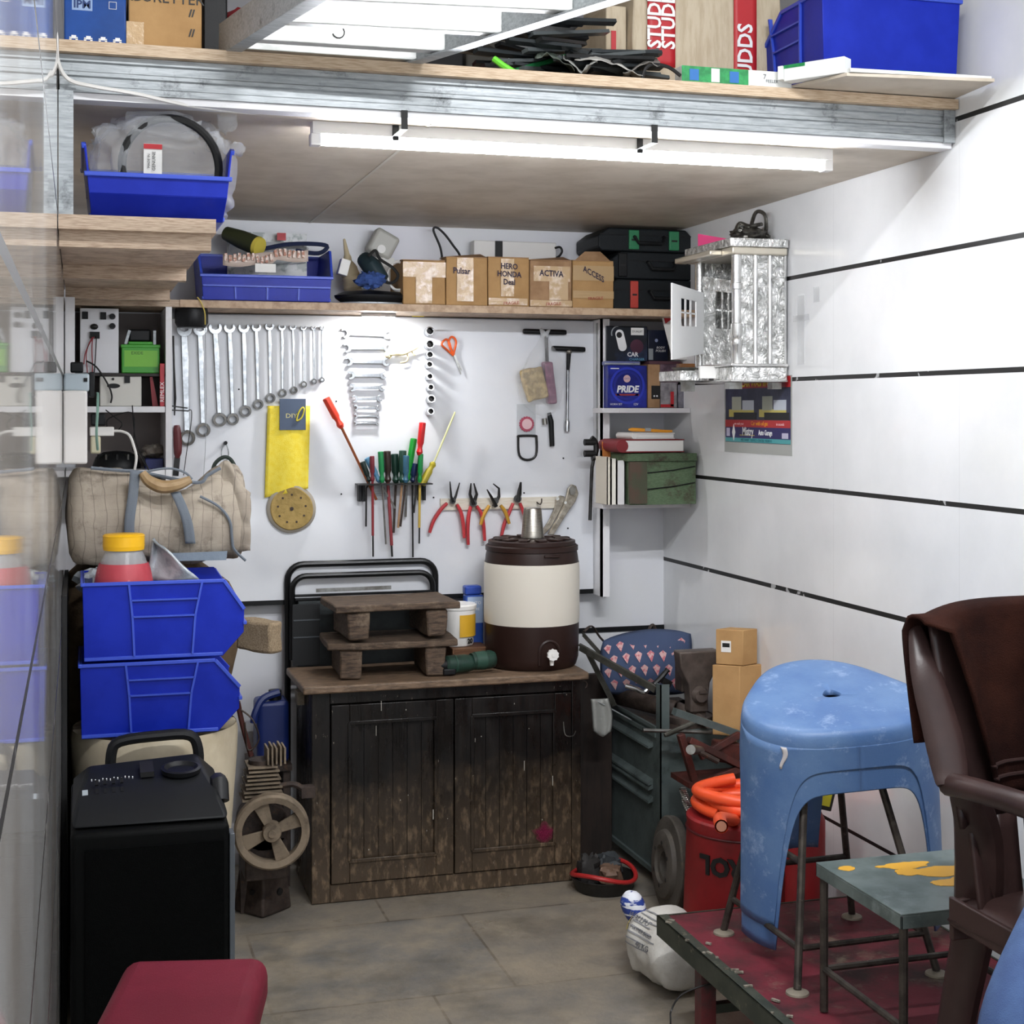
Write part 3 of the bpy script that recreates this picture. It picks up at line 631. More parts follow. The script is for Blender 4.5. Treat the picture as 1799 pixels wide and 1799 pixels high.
# contents of that bin
tc=T('torch','dark olive torch with yellow ringed end lying in the shelf bin','torch',W(430,440,Y=4.6)-V((0,0,.02)))
a,b=W(398,410,Y=4.68),W(452,432,Y=4.6)
P(tc,'body',M().tube([a,a.lerp(b,.5),b],[.022,.029,.03],18),mat('olive_plastic','#3a3f27',.45))
d=(b-a).normalized(); P(tc,'yellow_end',M().tube([b,b+d*.012],[.031,.029],18).tube([b+d*.012,b+d*.0125],[.029,.012],18),mat('pale_yellow','#d8c552',.5))
pk=T('blister_pack','clear blister pack with red square behind the shelf bin','pack',W(475,440,Y=4.78)-V((0,0,.05)))
a,b=W(400,395,Y=4.76),W(540,425,Y=4.76); P(pk,'card',M().bx(a.x,4.765,1.81,b.x,4.772,a.z-.02),mat('silver_card','#cfd2d2',.25,col2='#8f9896',ns=30,lo=.5,hi=.6))
P(pk,'blister',blob(((a.x+b.x)/2,4.745,1.97),(.125,.02,.035),8,.2,20,3,.5),clear,ang=80)
q=W(496,415,Y=4.71); P(pk,'red_mark',M().bx(q.x-.014,4.722,q.z-.012,q.x+.014,4.724,q.z+.012),red_ink)
q0=W(395,455,Y=4.52); pg=T('parts_strip','plastic strip of small copper coloured parts across the bin front','strip',(q0.x+.12,4.53,q0.z))
m=M()
for k in range(18):
    p=W(397+k*8,452-(.3 if k<11 else 10)+R.uniform(-3,3)+k*.3,Y=4.525); m.box(p,(.008,.008,.022),Ry(R.uniform(-12,12)))
P(pg,'copper_part',m,mat('copper_parts','#b27a62',.5,col2='#e0cfc4',ns=90,lo=.48,hi=.52),kind='stuff')
P(pg,'backing',M().grid(lambda u,v:W(392+150*u,446+20*v+3*sin(9*u)-8*(u>.62),Y=4.53),20,3),mat('pale_strip','#c9b8ac',.3),solid=.001)
S('blue_cable','dark blue cable bundle lying at the back of the shelf bin','cable',M().tube(smooth([W(x,y,Y=4.66) for x,y in ((460,438),(500,430),(540,428),(575,432),(560,445),(520,440))],5),.007,7),mat('navy_cable','#1d2747',.5))
# squeeze bottle, container, rag etc.
q=W(622,462,Y=4.74); so=T('squeeze_bottle','beige ribbed squeeze bottle with pointed nozzle on the back shelf','bottle',(q.x,4.74,1.802))
bt=Tr(q.x,4.74,1.845)@Ry(-10)
beige=mat('beige_plastic','#cbbb98',.5)
P(so,'body',M(bt).lathe([(0,0),(.027,0),(.03,.008)]+[(.028+.0025*(k%2),.014+.007*k) for k in range(9)]+[(.026,.085),(.018,.1),(.012,.108)],n=20),beige)
P(so,'nozzle',M(bt).lathe([(.013,.106),(.013,.12),(.009,.13),(.004,.178),(.002,.18),(0,.18)],n=14),beige)
P(so,'base',M().cyl((q.x+.006,4.74,1.802),(q.x+.004,4.74,1.85),.024,.026,16),black_pl)
q=W(672,430,Y=4.78); ct=T('tank_bottle','hazy grey square tank bottle tilted on the back shelf','bottle',(q.x,4.78,1.802))
tf_=Tr(q.x,4.78,q.z)@Ry(28)
P(ct,'body',M(tf_).box((0,0,0),(.085,.06,.085)),mat('grey_translucent','#bdbcb4',.4,alpha=.92),bev=.012,seg=4)
P(ct,'cap',M(tf_).cyl((0,-.03,-.02),(0,-.036,-.02),.014),white_pl); P(ct,'stand',M().bx(q.x-.03,4.755,1.802,q.x+.035,4.8,q.z-.045),paper)
dr=T('sander','black corded sander lying on the back shelf by the bin','tool',(W(650,500,Y=4.62).x,4.62,1.802))
c=W(655,514,Y=4.6); P(dr,'pad',M().lathe([(0,0),(.1,0),(.118,.012),(.12,.02),(.09,.032),(0,.04)],(c.x,4.61,1.809),32,Mx.Diagonal((1,.6,1,1))),black_pl)
P(dr,'rim',M().lathe([(.1,.002),(.112,.0),(.112,.004),(.1,.006)],(c.x,4.61,1.802),32,Mx.Diagonal((1,.6,1,1))),galv)
P(dr,'motor',M().tube([W(640,455,Y=4.64),W(655,470,Y=4.6),W(672,492,Y=4.58)],[.025,.032,.024],14),mat('dark_teal_plastic','#23343a',.45))
P(dr,'cord',M().tube(smooth([W(x,y,Y=4.57) for x,y in ((648,450),(660,440),(668,455),(690,470),(700,485),(688,497),(665,490),(650,478))],5),.005,7),black_rub)
S('rag','crumpled blue rag on the sander pad','rag',blob(W(652,492,Y=4.56),(.045,.03,.024),9,.5,24,3),mat('blue_rag','#36508c',.9,bump=.5))
S('white_box','small white packet beside the blue shelf bin','packet',M().box(W(604,470,Y=4.6),(.03,.04,.05),Ry(15)),paper,bev=.002)
S('cable_coil','coil of white cable standing on the back shelf beside the cartons','cable',M().tube(smooth([W(694+ (17+k%3)*cos(k*.7)+6,485+(24+k%4)*sin(k*.7),Y=4.6+.004*(k%5)) for k in range(34)],3),.0035,6),cable_w)
S('cable','black cable arching up behind the first carton','cable',M().tube(smooth([W(x,y,Y=4.76) for x,y in ((778,462),(774,435),(762,405),(768,400),(782,412),(797,432),(808,448),(812,470))],5),.004,7),black_rub)
# five cartons
lab5=['cardboard carton with glossy cross of tape and no writing','cardboard carton marked Pulsar in marker beside the blank carton','cardboard carton marked HERO HONDA in black marker','cardboard carton marked ACTIVA on wrinkled tape','rightmost cardboard carton with raised flap marked ACCESS']
pxs=[(708,783,457,531),(784.5,857,452,533),(858.5,930,452,535),(931.5,1005,457,536),(1006.5,1078,458,537)]
wr5=['','Pulsar','HERO\nHONDA\nDeal','ACTIVA','ACCESS']
for i,(x0,x1,y0,y1) in enumerate(pxs):
    a,b=W(x0,y0,Y=4.56),W(x1,y0,Y=4.56); z1=a.z; f=4.56; t=T('carton',lab5[i],'box',((a.x+b.x)/2,4.66,1.801),'marked cartons on the back shelf')
    x0,x1=a.x,b.x; w=x1-x0
    P(t,'body',M().bx(x0,f,1.8012,x1,f+.2,z1).jit(.003,i,14),card if i!=3 else card_dk,bev=.003)
    P(t,'flap',M().hexa([(x0,f+.002,z1),(x1,f+.002,z1),(x1,f+.09,z1+.008+.012*(i%2)),(x0,f+.09,z1+.004),(x0,f+.002,z1+.003),(x1,f+.002,z1+.003),(x1,f+.09,z1+.011+.012*(i%2)),(x0,f+.09,z1+.007)]),card_dk)
    if i==4: P(t,'flap',M().hexa([(x0+.02,f+.05,z1),(x1,f+.02,z1-.0),(x1,f+.022,z1+.003),(x0+.02,f+.052,z1+.003),(x0+.06,f+.05,z1+.035),(x1-.03,f+.04,z1+.035),(x1-.03,f+.042,z1+.037),(x0+.06,f+.052,z1+.037)]),card_dk)
    def strip(u0,u1,v0,v1,nm='tape',mm=tape): P(t,nm,M().grid(lambda u,v:V((x0+w*(u0+(u1-u0)*u),f-.0035-.0012*R.random(),1.803+(z1-1.803)*(v0+(v1-v0)*v))),10,10),mm,ang=60)
    if i==0: strip(.0,1.,.62,.97); strip(.3,.68,.02,.63)
    elif i==1: strip(.25,.65,.08,1.)
    elif i==2: strip(.3,.62,.2,.98); strip(0.,.95,.02,.16)
    elif i==3: strip(.08,.95,.55,.88); strip(.45,.9,.15,.56); strip(0,1,.01,.14)
    else: strip(0,1,.58,.9,'tape',mat('matt_tape','#b89a70',.3)); strip(0.,1,.2,.36,'tape',mat('matt_tape','#b89a70',.3))
    if wr5[i]:
        m=M(); s_=.028 if i in (2,) else .03
        cx,cz=x0+w*(.5 if i!=1 else .36),1.80+(z1-1.8)*(.72 if i!=2 else .66)
        m.text(wr5[i],s_*.9,Fw((cx,f-.0062,cz),(1,0,-.5 if i==4 else -.04)),.0002,sx=.85,bold=.0006); P(t,'lettering',m,ink)
    if i in (2,3,4): P(t,'tape_print',M().text('FRAGILE',.014,Fw((x0+w*.55,f-.0058,1.8+(.012 if i!=4 else .033)),(1,0,.06)),.0002),mat('faded_red_ink','#a8473a',.6))
# long white box behind the cartons
a,b=W(833,425,Y=4.77),W(978,425,Y=4.77); lbx=T('adapter_box','long white plastic box with black tab behind the cartons','box',((a.x+b.x)/2,4.78,1.801))
P(lbx,'case',M().bx(a.x,4.77,1.801,b.x,4.82,W(900,424,Y=4.77).z),white_pl,bev=.003)
q=W(877,436,Y=4.765); P(lbx,'tab',M().bx(q.x-.012,4.762,q.z-.035,q.x+.012,4.77,q.z+.024),black_pl)
P(lbx,'cable',M().tube(smooth([W(x,y,Y=4.77) for x,y in ((975,436),(984,434),(988,441),(984,449),(978,453))],4),.004,7),black_rub)
# tool cases
def case(lab,x0,x1,y0,y1,Y,dep,hcol,hpos,latches,ch=.02,zz=None):
    a,b=W(x0,y0,Y=Y),W(x1,y0,Y=Y); zm=(x0+x1)/2; z1,z0=zz if zz else (W(zm,y0,Y=Y).z,W(zm,y1,Y=Y).z)
    t=T('tool_case',lab,'case',((a.x+b.x)/2,Y+dep/2,z0),'black tool cases'); w=b.x-a.x
    pr=[(a.x+ch*.6,z0),(b.x-ch*.6,z0),(b.x,z0+.012),(b.x,z1-ch),(b.x-ch,z1),(a.x+ch*1.6,z1),(a.x,z1-ch*1.2),(a.x,z0+.012)]
    P(t,'shell',M().prism(pr,Y,min(Y+dep,YB-.003),'y'),mat('case_plastic','#181c1f',.5,bump=.2,bs=260,spec=.25),bev=.005,seg=3)
    zc=(z0+z1)/2; hx=a.x+w*hpos; hw=w*.16
    P(t,'handle',M().tube([(hx-hw,Y,zc+.012),(hx-hw,Y-.014,zc+.008),(hx-hw*.8,Y-.02,zc-.012),(hx+hw*.8,Y-.02,zc-.012),(hx+hw,Y-.014,zc+.008),(hx+hw,Y,zc+.012)],.006,8),black_pl)
    P(t,'seam',M().bx(a.x+.004,Y-.003,zc+.014,b.x-.004,Y+.001,zc+.018),black_pl)
    for lx,lw in latches: 
        l=P(t,'latch',M().bx(a.x+w*lx-lw/2,Y-.009,z0+.006,a.x+w*lx+lw/2,Y+.001,z1-.006),hcol,bev=.003)
        P(l,'latch_slot',M().bx(a.x+w*lx-lw*.28,Y-.0098,zc-.004,a.x+w*lx+lw*.28,Y-.0088,zc+.002),black_rub)
    return t
grn=mat('latch_green','#2f7a52',.4); redl=mat('latch_red','#b84238',.4)
z0_=1.8012; z1_=W(1148,491,Y=4.6).z; z2_=W(1150,443,Y=4.6).z; z3_=min(W(1135,402,Y=4.6).z,2.078)
case('bottom black tool case with orange red latch under the others',1078,1220,0,0,4.60,.23,redl,.6,[(.25,.028)],.008,(z1_-.001,z0_))
case('middle black tool case with a plain moulded handle',1076,1222,0,0,4.60,.23,black_pl,.58,[(.12,.03)],.02,(z2_-.001,z1_+.0005))
case('top black tool case with two green latches',1052,1216,0,0,4.60,.23,grn,.53,[(.37,.036),(.8,.036)],.022,(z3_,z2_+.0005))
# ---------- right niche ----------
nx0,nx1=1.715,XR-.001
def zY(py,px,Y): return W(px,py,Y=Y).z
for py,nm in ((717,'upper'),(884,'lower')):
    z=zY(py,1140,4.6); S('niche_shelf',f'{nm} white shelf right of the tool board, '+('carrying the blue PRIDE box' if nm=='upper' else 'carrying the green wooden chest'),'shelf',M().bx(nx0,4.6,z-.016,nx1,YB-.001,z).bx(1.655,4.6,z-.016,nx0,4.695,z),niche_wht,bev=.001)
zu=zY(717,1140,4.6)+.0008; zl=zY(884,1140,4.6)+.0008
def pbox(name,lab,cat,x0,x1,y0,zb,Y,dep,ma,rz=0,**k):
    a,b=W(x0,y0,Y=Y),W(x1,y0,Y=Y); zt=W((x0+x1)/2,y0,Y=Y).z; t=T(name,lab,cat,((a.x+b.x)/2,Y+dep/2,zb),k.get('group'))
    P(t,'body',M().bx(a.x,Y,zb,b.x,min(Y+dep,YB-.003),zt),ma,bev=k.get('bev',.0015)); return t,a.x,b.x,zb,zt,Y
pride_blue=mat('pride_blue','#1a2170',.3,col2='#232f9a',ns=14)
t,x0,x1,z0,z1,Y=pbox('horn_box','blue boxed horn printed PRIDE on the upper niche shelf','box',1068,1137,642,zu,4.66,.1,pride_blue)
cx=(x0+x1)/2; w=x1-x0
for r0,cc in ((.062,'#2c3bb4'),(.05,'#222c8c')): P(t,'ring_print',M(Tr(cx,Y-.0008,z0+.075)@Rx(90)).lathe([(r0-.008,.0004),(r0,.0004)],n=40),mat('ring'+cc,cc,.35))
P(t,'badge',M(Tr(cx-.002,Y-.001,z0+.098)@Rx(90)).lathe([(0,.0006),(.0125,.0006)],n=24),mat('badge_pink','#d8b4b4',.4))
P(t,'badge_lettering',M().text('GATI',.008,Fw((cx-.002,Y-.0018,z0+.098)),.0002),mat('badge_blue','#3b4f9c',.4))
P(t,'brand_lettering',M().text('PRIDE',.031,Fw((cx,Y-.0012,z0+.062)),.0004,shear=.18,sx=.95,bold=.0012),white_ink)
P(t,'red_strip',M().bx(cx-.042,Y-.0012,z0+.041,cx+.042,Y-.0004,z0+.047),mat('dull_red_print','#8c3038',.4))
P(t,'small_print',M().text('HORN SET',.009,Fw((cx-.04,Y-.001,z0+.012)),.0002).text('12V',.011,Fw((cx+.03,Y-.001,z0+.012)),.0002).bx(cx-.06,Y-.001,z1-.012,cx-.03,Y-.0003,z1-.009),white_ink)
zp=z1
t2=T('box_lid','clear hinged lid tray on top of the PRIDE box','lid',(cx,Y+.04,zp)); P(t2,'tray',M().bx(x0-.006,Y-.004,zp+.0008,x1-.025,Y+.09,zp+.014),mat('lavender_film','#8088c0',.2,alpha=.75),bev=.003)
P(t2,'strip',M().bx(x0-.012,Y-.01,zp+.003,x1-.03,Y-.0045,zp+.0075),galv)
t,x0,x1,z0,z1,Y=pbox('device_box','dark box with white pill shaped gadget printed CAR','box',1066,1138,573,zp+.0155,4.69,.08,mat('dark_gadget_box','#1d2128',.3,col2='#2f3d63',ns=9,lo=.5,hi=.7))
cx=(x0+x1)/2
P(t,'pill_picture',M(Tr(cx-.022,Y-.0006,z0+.07)@Ry(-14)).prism(rrect(.03,.074,.0149,8),-.0006,0,'y'),white_ink)
P(t,'lens_picture',M(Tr(cx-.029,Y-.0016,z0+.088)@Rx(90)).lathe([(0,.0005),(.010,.0005)],n=20),black_ink)
P(t,'arc_picture',M().tube(arc((cx-.032,Y-.001,z0+.093),.024,90,200,8),.0022,5),mat('grey_print','#9aa0a4',.4))
P(t,'label',M().bx(cx+.014,Y-.001,z1-.03,cx+.06,Y,z1-.005),paper)
P(t,'lettering',M().text('CAR',.02,Fw((cx+.02,Y-.001,z0+.022)),.0003,bold=.0006),white_ink)
P(t,'lettering',M().text('CHARGER',.012,Fw((cx+.035,Y-.001,z0+.006)),.0003),mat('cyan_print','#6db0d4',.4))
P(t,'label_lettering',M().text('DUALBT',.01,Fw((cx+.037,Y-.0016,z1-.018)),.0002),black_ink)
P(t,'red_glow_print',M(Tr(cx+.035,Y-.0005,z0+.05)@Rx(90)).lathe([(0,.0003),(.024,.0003)],n=20),mat('red_purple_print','#4e2a3c',.4))
bb,x0,x1,z0,z1,Y=pbox('slim_box','slim brown cardboard box with black square on the upper niche shelf','box',1139,1160,640,zu,4.66,.1,card_dk)
P(bb,'black_label',M().bx(x0+.012,Y-.0008,z0+.03,x1,Y,z0+.075),black_ink); P(bb,'dots',M().cyl((x0+.022,Y-.0015,z0+.04),(x0+.022,Y,z0+.04),.003).cyl((x0+.032,Y-.0015,z0+.04),(x0+.032,Y,z0+.04),.003),white_ink)
zs_=z1
t,x0,x1,z0,z1,Y=pbox('parts_pack','dark purple packet lying on packs in the upper niche','packet',1160,1192,640,zu+.08,4.665,.09,mat('purple_pack','#4c3844',.3,col2='#77606c',ns=40,bump=.3))
t,x0,x1,z0,z1,Y=pbox('parts_pack','clear pack with red stripe and grey parts, upper niche','packet',1161,1190,672,zu,4.66,.1,mat('grey_parts_pack','#9a9698',.25,col2='#6f6a70',ns=30,bump=.3))
P(t,'red_stripe',M().bx(x0+.036,Y-.001,z0+.005,x0+.048,Y,z0+.055).bx(x0,Y-.001,z0+.002,x0+.048,Y,z0+.012),red_ink)
t,x0,x1,z0,z1,Y=pbox('parts_pack','clear pack of dark grey parts nearest the right wall','packet',1192,1225,676,zu,4.66,.1,mat('smoky_pack','#6c6a74',.2,col2='#8b8890',ns=25,bump=.3))
t,x0,x1,z0,z1,Y=pbox('cleaner_box','navy box with tilted lid behind the open shrine door','box',1139,1174,580,zs_+.012,4.69,.06,mat('navy_box','#141a2c',.3))
P(t,'lettering',M().text('BODY\nPOLISH',.011,Fw((x0+.045,Y-.001,z0+.04)),.0003,shear=.2),white_ink)
P(t,'side_print',M().bx(x0+.002,Y-.001,z0+.004,x0+.018,Y,z0+.042),mat('grey_print','#9aa0a4',.4)); P(t,'star',M(Tr(x0+.03,Y-.0008,z0+.07)@Rx(90)).lathe([(0,.0004),(.006,.0004)],n=8),mat('pale_print','#8f98b8',.4))
S('support_slab','dark purple folder under the navy box in the upper niche','folder',M().bx(x0-.004,4.67,zs_+.001,1.965,4.8,zs_+.0115),mat('purple_folder','#5b3a44',.5))
sh_=T('leaflet','white and red printed leaflet leaning behind the shrine door','leaflet',(1.9,4.63,zs_+.012))
a,b=W(1163,556,Y=4.64),W(1205,632,Y=4.64)
P(sh_,'sheet',M().hexa([(a.x+.035,4.63,b.z),(b.x+.01,4.63,b.z),(b.x+.01,4.632,b.z),(a.x+.035,4.632,b.z),(a.x,4.64,a.z),(b.x-.02,4.64,a.z+.006),(b.x-.02,4.642,a.z+.006),(a.x,4.642,a.z)]),paper)
P(sh_,'red_corner',M().prism([(a.x+.006,a.z-.002),(a.x+.05,a.z+.002),(a.x+.013,a.z-.024)],4.6372,4.6385,'y'),red_ink)
# lower niche
gw=mat('green_wood','#44583c',.7,col2='#586a50',ns=30,lo=.4,hi=.6,st=(4,1,20),dirt='#3a2c22',dlo=.53,dhi=.66,ds=14,bump=.4,bs=60)
gx0,gx1=W(1101,0,Y=4.52).x+.012,W(1227,0,Y=4.5).x; gz=zY(797,1150,4.5)
gc=T('wooden_chest','old green painted wooden chest on the lower niche shelf','chest',((gx0+gx1)/2,4.6,zl))
gx1=min(gx1,1.964)
P(gc,'body',M().bx(gx0,4.52,zl,gx1,4.72,gz-.025).sub(2).jit(.004,5,14),gw)
P(gc,'lid',M().bx(gx0-.012,4.51,gz-.0245,gx1,4.73,gz).sub(2).jit(.003,6,14),gw)
P(gc,'end_batten',M().bx(gx0-.004,4.507,zl+.005,gx0+.055,4.5199,gz-.026).sub(1).jit(.002,3,20),mat('brown_worn_wood','#4a3a2e',.7,col2='#3c3f2e',ns=20))
for k,zf in enumerate((.3,.62)): P(gc,'crack',M().tube([(gx0+.06,4.516,zl+(gz-zl)*zf),(gx1-.08,4.516,zl+(gz-zl)*(zf+.05)),(gx1-.005,4.516,zl+(gz-zl)*(zf+.12))],.0018,5),black_pl)
def book(lab,x0,x1,y0,y1,Y,dep,cover,zt=None,zb=None):
    a,b=W(x0,y0,Y=Y),W(x1,y0,Y=Y); z0,z1=(zb,zt); t=T('book',lab,'book',((a.x+b.x)/2,Y+dep/2,z0)); x0,x1=a.x,b.x; x1=min(x1,1.955)
    P(t,'pages',M().bx(x0+.006,Y+.003,z0+.004,x1-.003,Y+dep-.003,z1-.004),paper)
    P(t,'cover',M().bx(x0,Y,z0,x1,Y+dep,z0+.0035).bx(x0,Y,z1-.0035,x1,Y+dep,z1).tube([(x0+.004,Y,(z0+z1)/2),(x0+.004,Y+dep,(z0+z1)/2)],(z1-z0)/2*.98,12),cover,bev=.001)
    return t
zz=gz+.003
book('thick dark red ledger lying on the green chest',1092,1203,0,0,4.53,.18,mat('maroon_cover','#7e1f26',.5),zt=zz+.043,zb=zz)
book('white paged book lying on the red ledger',1113,1186,0,0,4.54,.15,paper,zt=zz+.064,zb=zz+.0435)
pp=T('pen','orange pen lying on top of the stacked books','pen',W(1150,757,Y=4.54)); a,b=W(1106,752,Y=4.545),W(1182,757,Y=4.545); zq=zz+.069
P(pp,'barrel',M().tube([(a.x,4.55,zq+.006),(a.x+.012,4.55,zq+.006),(b.x-.02,4.55,zq),(b.x,4.55,zq)],[.003,.0065,.005,.004],10),mat('orange_pen','#e89c2c',.4)); P(pp,'clip',M().bx(a.x+.055,4.542,zq+.0,a.x+.075,4.556,zq+.011),galv)
for i,(px0,px1,pt,cv,lab) in enumerate(((1067,1074,803,'#d6cfc0','cream paged book upright at the board end of lower niche'),(1074,1084,806,'#e2dfd4','cream booklet upright in the lower niche'),(1084,1099,809,'#d9d8d8','white booklet upright next to the green chest'))):
    a,b=W(px0,pt,Y=4.55),W(px1,pt,Y=4.55); t=T('book',lab,'book',((a.x+b.x)/2,4.6,zl)); 
    P(t,'cover',M().bx(a.x,4.55,zl,a.x+.003,4.66,a.z).bx(b.x-.0035,4.55,zl,b.x-.0005,4.66,a.z).bx(a.x,4.55,zl,b.x-.0005,4.553,a.z),mat('cover%d'%i,cv,.6)); P(t,'pages',M().bx(a.x+.003,4.554,zl+.001,b.x-.0035,4.658,a.z-.003),paper)
a,b=W(1066,776,Y=4.62),W(1082,835,Y=4.62); S('orange_card','tilted orange card standing behind the cream books in lower niche','card',M().hexa([(a.x+.012,4.664,zl),(b.x+.012,4.664,zl),(b.x+.012,4.667,zl),(a.x+.012,4.667,zl),(a.x,4.664,a.z),(b.x-.004,4.664,a.z-.012),(b.x-.004,4.667,a.z-.012),(a.x,4.667,a.z)]),mat('orange_cover','#c87a3a',.6))
# ---------- silver shrine on right wall ----------
def silver(name,sc_,lo_,hi_,a,b):
    t=NT(name); n=t.n('TexVoronoi',feature='SMOOTH_F1'); n.inputs['Scale'].default_value=sc_; t.l(t.coord(),n.inputs['Vector'])
    wv=t.n('TexNoise'); wv.inputs['Scale'].default_value=sc_*.8; wv.inputs['Distortion'].default_value=2.5; t.l(t.coord(),wv.inputs['Vector'])
    h=t.math('ADD',n.outputs['Distance'],wv.outputs['Fac'])
    t.set(Base_Color=t.mix(t.ramp(h,lo_,hi_),lin(a),lin(b)),Metallic=.55,Roughness=.3); t.bump(h,.8,.01); return t.m
emb=silver('embossed_silver',48,.7,1.15,'#f8f8f6','#b2b3b0'); plain=mat('plain_silver','#dcdcda',.22,.8,col2='#c2c2c0',ns=20,bump=.2,bs=60)
sx0,sx1,sy0,sy1=1.80,1.962,3.887,4.172; sz0,sz1=1.597,1.915
sr=T('shrine','silver embossed home shrine cabinet fixed to the right wall','shrine',(1.88,4.03,1.56))
P(sr,'base',M().bx(sx0-.012,sy0-.01,1.553,sx1,sy1+.02,sz0-.003),emb,bev=.003)
P(sr,'base_rail',M().bx(sx0-.018,sy0-.016,sz0-.003,sx1,sy1+.02,sz0+.006).bx(sx0-.016,sy0-.014,1.55,sx1,sy1+.02,1.556),plain,bev=.002)
P(sr,'side_panel',M().bx(sx0+.022,sy0+.004,sz0+.006,sx1-.002,sy0+.012,sz1),emb)
P(sr,'side_panel',M().bx(sx0+.022,sy1-.012,sz0+.006,sx1-.002,sy1-.004,sz1),emb)
for xx in (.066,.112): P(sr,'flute',M().tube([(sx0+xx,sy0+.004,sz0+.006),(sx0+xx,sy0+.004,sz1)],.0085,10),plain)
P(sr,'side_trim',M().bx(sx1-.006,sy0-.004,sz0+.006,sx1,sy0+.012,sz1),plain)
P(sr,'back_panel',M().bx(sx1-.0019,sy0+.012,sz0+.006,sx1,sy1-.012,sz1),emb)
for yy in (sy0+.012,sy1-.012):
    q=(sx0+.012,yy,0); P(sr,'column',M().lathe([(.016,sz0+.006),(.016,sz0+.055),(.018,sz0+.058),(.018,sz0+.075),(.015,sz0+.08),(.018,sz0+.09),(.018,sz0+.12),(.014,sz0+.122),(.014,sz1-.1),(.018,sz1-.098),(.018,sz1-.082),(.015,sz1-.08),(.015,sz1)],q,16),plain)
P(sr,'cornice',M().bx(sx0-.02,sy0-.018,sz1+.022,sx1,sy1+.03,sz1+.046),emb,bev=.002)
P(sr,'cornice_slab',M().bx(sx0-.012,sy0-.012,sz1,sx1,sy1+.03,sz1+.022).bx(sx0-.05,sy0+.06,sz1+.001,sx0-.01,sy1+.04,sz1+.018),mat('champagne_silver','#cfc8b8',.35,.6),bev=.004)
def windowed(m,o,xd,w_,h_,th,zs,win,bars):
    # panel spanning xd (horizontal dir) with a window opening win=(u0,u1,v0,v1) and bars
    xd=V(xd).normalized(); nd=xd.cross(V((0,0,1))); o=V(o); u0,u1,v0,v1=win
    def q(ua,ub,va,vb,t_=th):
        def pt(u,v,k): s_=zs(u); return o+xd*(u*w_)+V((0,0,s_[0]+(s_[1]-s_[0])*v))+nd*k
        m.hexa([pt(ua,va,0),pt(ub,va,0),pt(ub,va,t_),pt(ua,va,t_),pt(ua,vb,0),pt(ub,vb,0),pt(ub,vb,t_),pt(ua,vb,t_)])
    q(0,1,0,v0); q(0,1,v1,1); q(0,u0,v0,v1); q(u1,1,v0,v1)
    for k in range(1,bars+1): c=u0+(u1-u0)*k/(bars+1); q(c-.02,c+.02,v0,v1,th*.6)
    q(u0,u1,(v0+v1)/2-.012,(v0+v1)/2+.012,th*.6); return m
hg=W(1236,570,Y=4.15); fr_=W(1179,565,Y=4.02)
zt0,zb0=W(1179,497,Y=4.02).z,W(1179,632,Y=4.02).z; zt1,zb1=W(1236,515,Y=4.15).z,W(1236,621,Y=4.15).z
P(sr,'door',windowed(M(),(fr_.x,4.02,0),(hg.x-fr_.x,.13,0),math.hypot(hg.x-fr_.x,.13),0,.005,lambda u:(zb0+(zb1-zb0)*u,zt0+(zt1-zt0)*u),(.27,.74,.44,.83),2),mat('white_silver','#fbfbfa',.35))
P(sr,'door',windowed(M(),(sx0+.02,4.15,0),(.1,-.2,0),.17,0,.006,lambda u:(sz0+.008,sz1-.04-.03*u),(.3,.85,.42,.85),3),emb)
P(sr,'ledge',M().bx(sx0-.11,4.02,1.556,sx0-.019,4.19,1.585),emb,bev=.002)
P(sr,'card',M().bx(sx0-.062,3.99,1.562,sx0-.012,4.0,1.598),paper)
P(sr,'bracket',M().bx(sx0-.01,3.9,1.53,sx0+.03,3.93,1.549).bx(1.925,3.9,1.53,1.955,3.93,1.549).bx(sx0-.06,4.1,1.525,sx0-.03,4.14,1.5555),steel)
tr_=T('incense_tray','small dark tray with brown block on the shrine ledge','tray',(sx0-.065,4.1,1.586))
P(tr_,'tray',M().lathe([(0,.0),(.03,.0),(.038,.008),(.036,.01),(.028,.003),(0,.003)],(sx0-.065,4.1,1.5865),20),steel); P(tr_,'block',M().box((sx0-.06,4.1,1.6),(.05,.03,.016)),mat('amber_wood','#6b431f',.4),bev=.003)
S('pink_card','bright pink card standing on the shrine roof','card',M().hexa([(sx0-.012,4.12,1.9615),(sx0+.07,4.02,1.9615),(sx0+.071,4.022,1.9615),(sx0-.011,4.122,1.9615),(sx0-.012,4.12,2.0),(sx0+.07,4.02,1.972),(sx0+.071,4.022,1.972),(sx0-.011,4.122,2.0)]),mat('hot_pink','#d8447c',.5))
og=T('silver_ornament','tangled pewter ornament lying on the shrine roof','ornament',(1.89,3.98,1.962)); pew=mat('pewter','#77756f',.3,.85,col2='#4b4945',ns=40)
m=M()
P(og,'scroll_body',blob((1.888,3.98,1.985),(.05,.035,.022),4,.5,26,3.2),pew,ang=70)
for sq in (((.835,.0),(.85,.03),(.87,.035),(.9,.02)),((.84,.02),(.86,.05),(.88,.04),(.93,.05)),((.89,.03),(.915,.085),(.93,.07),(.945,.0)),((.85,.01),(.88,.025),(.92,.03),(.94,.01))):
    P(og,'scroll',M().tube(smooth([(1+a,3.97+R.uniform(-.02,.02),1.967+b) for a,b in sq],5),.006,7),pew)
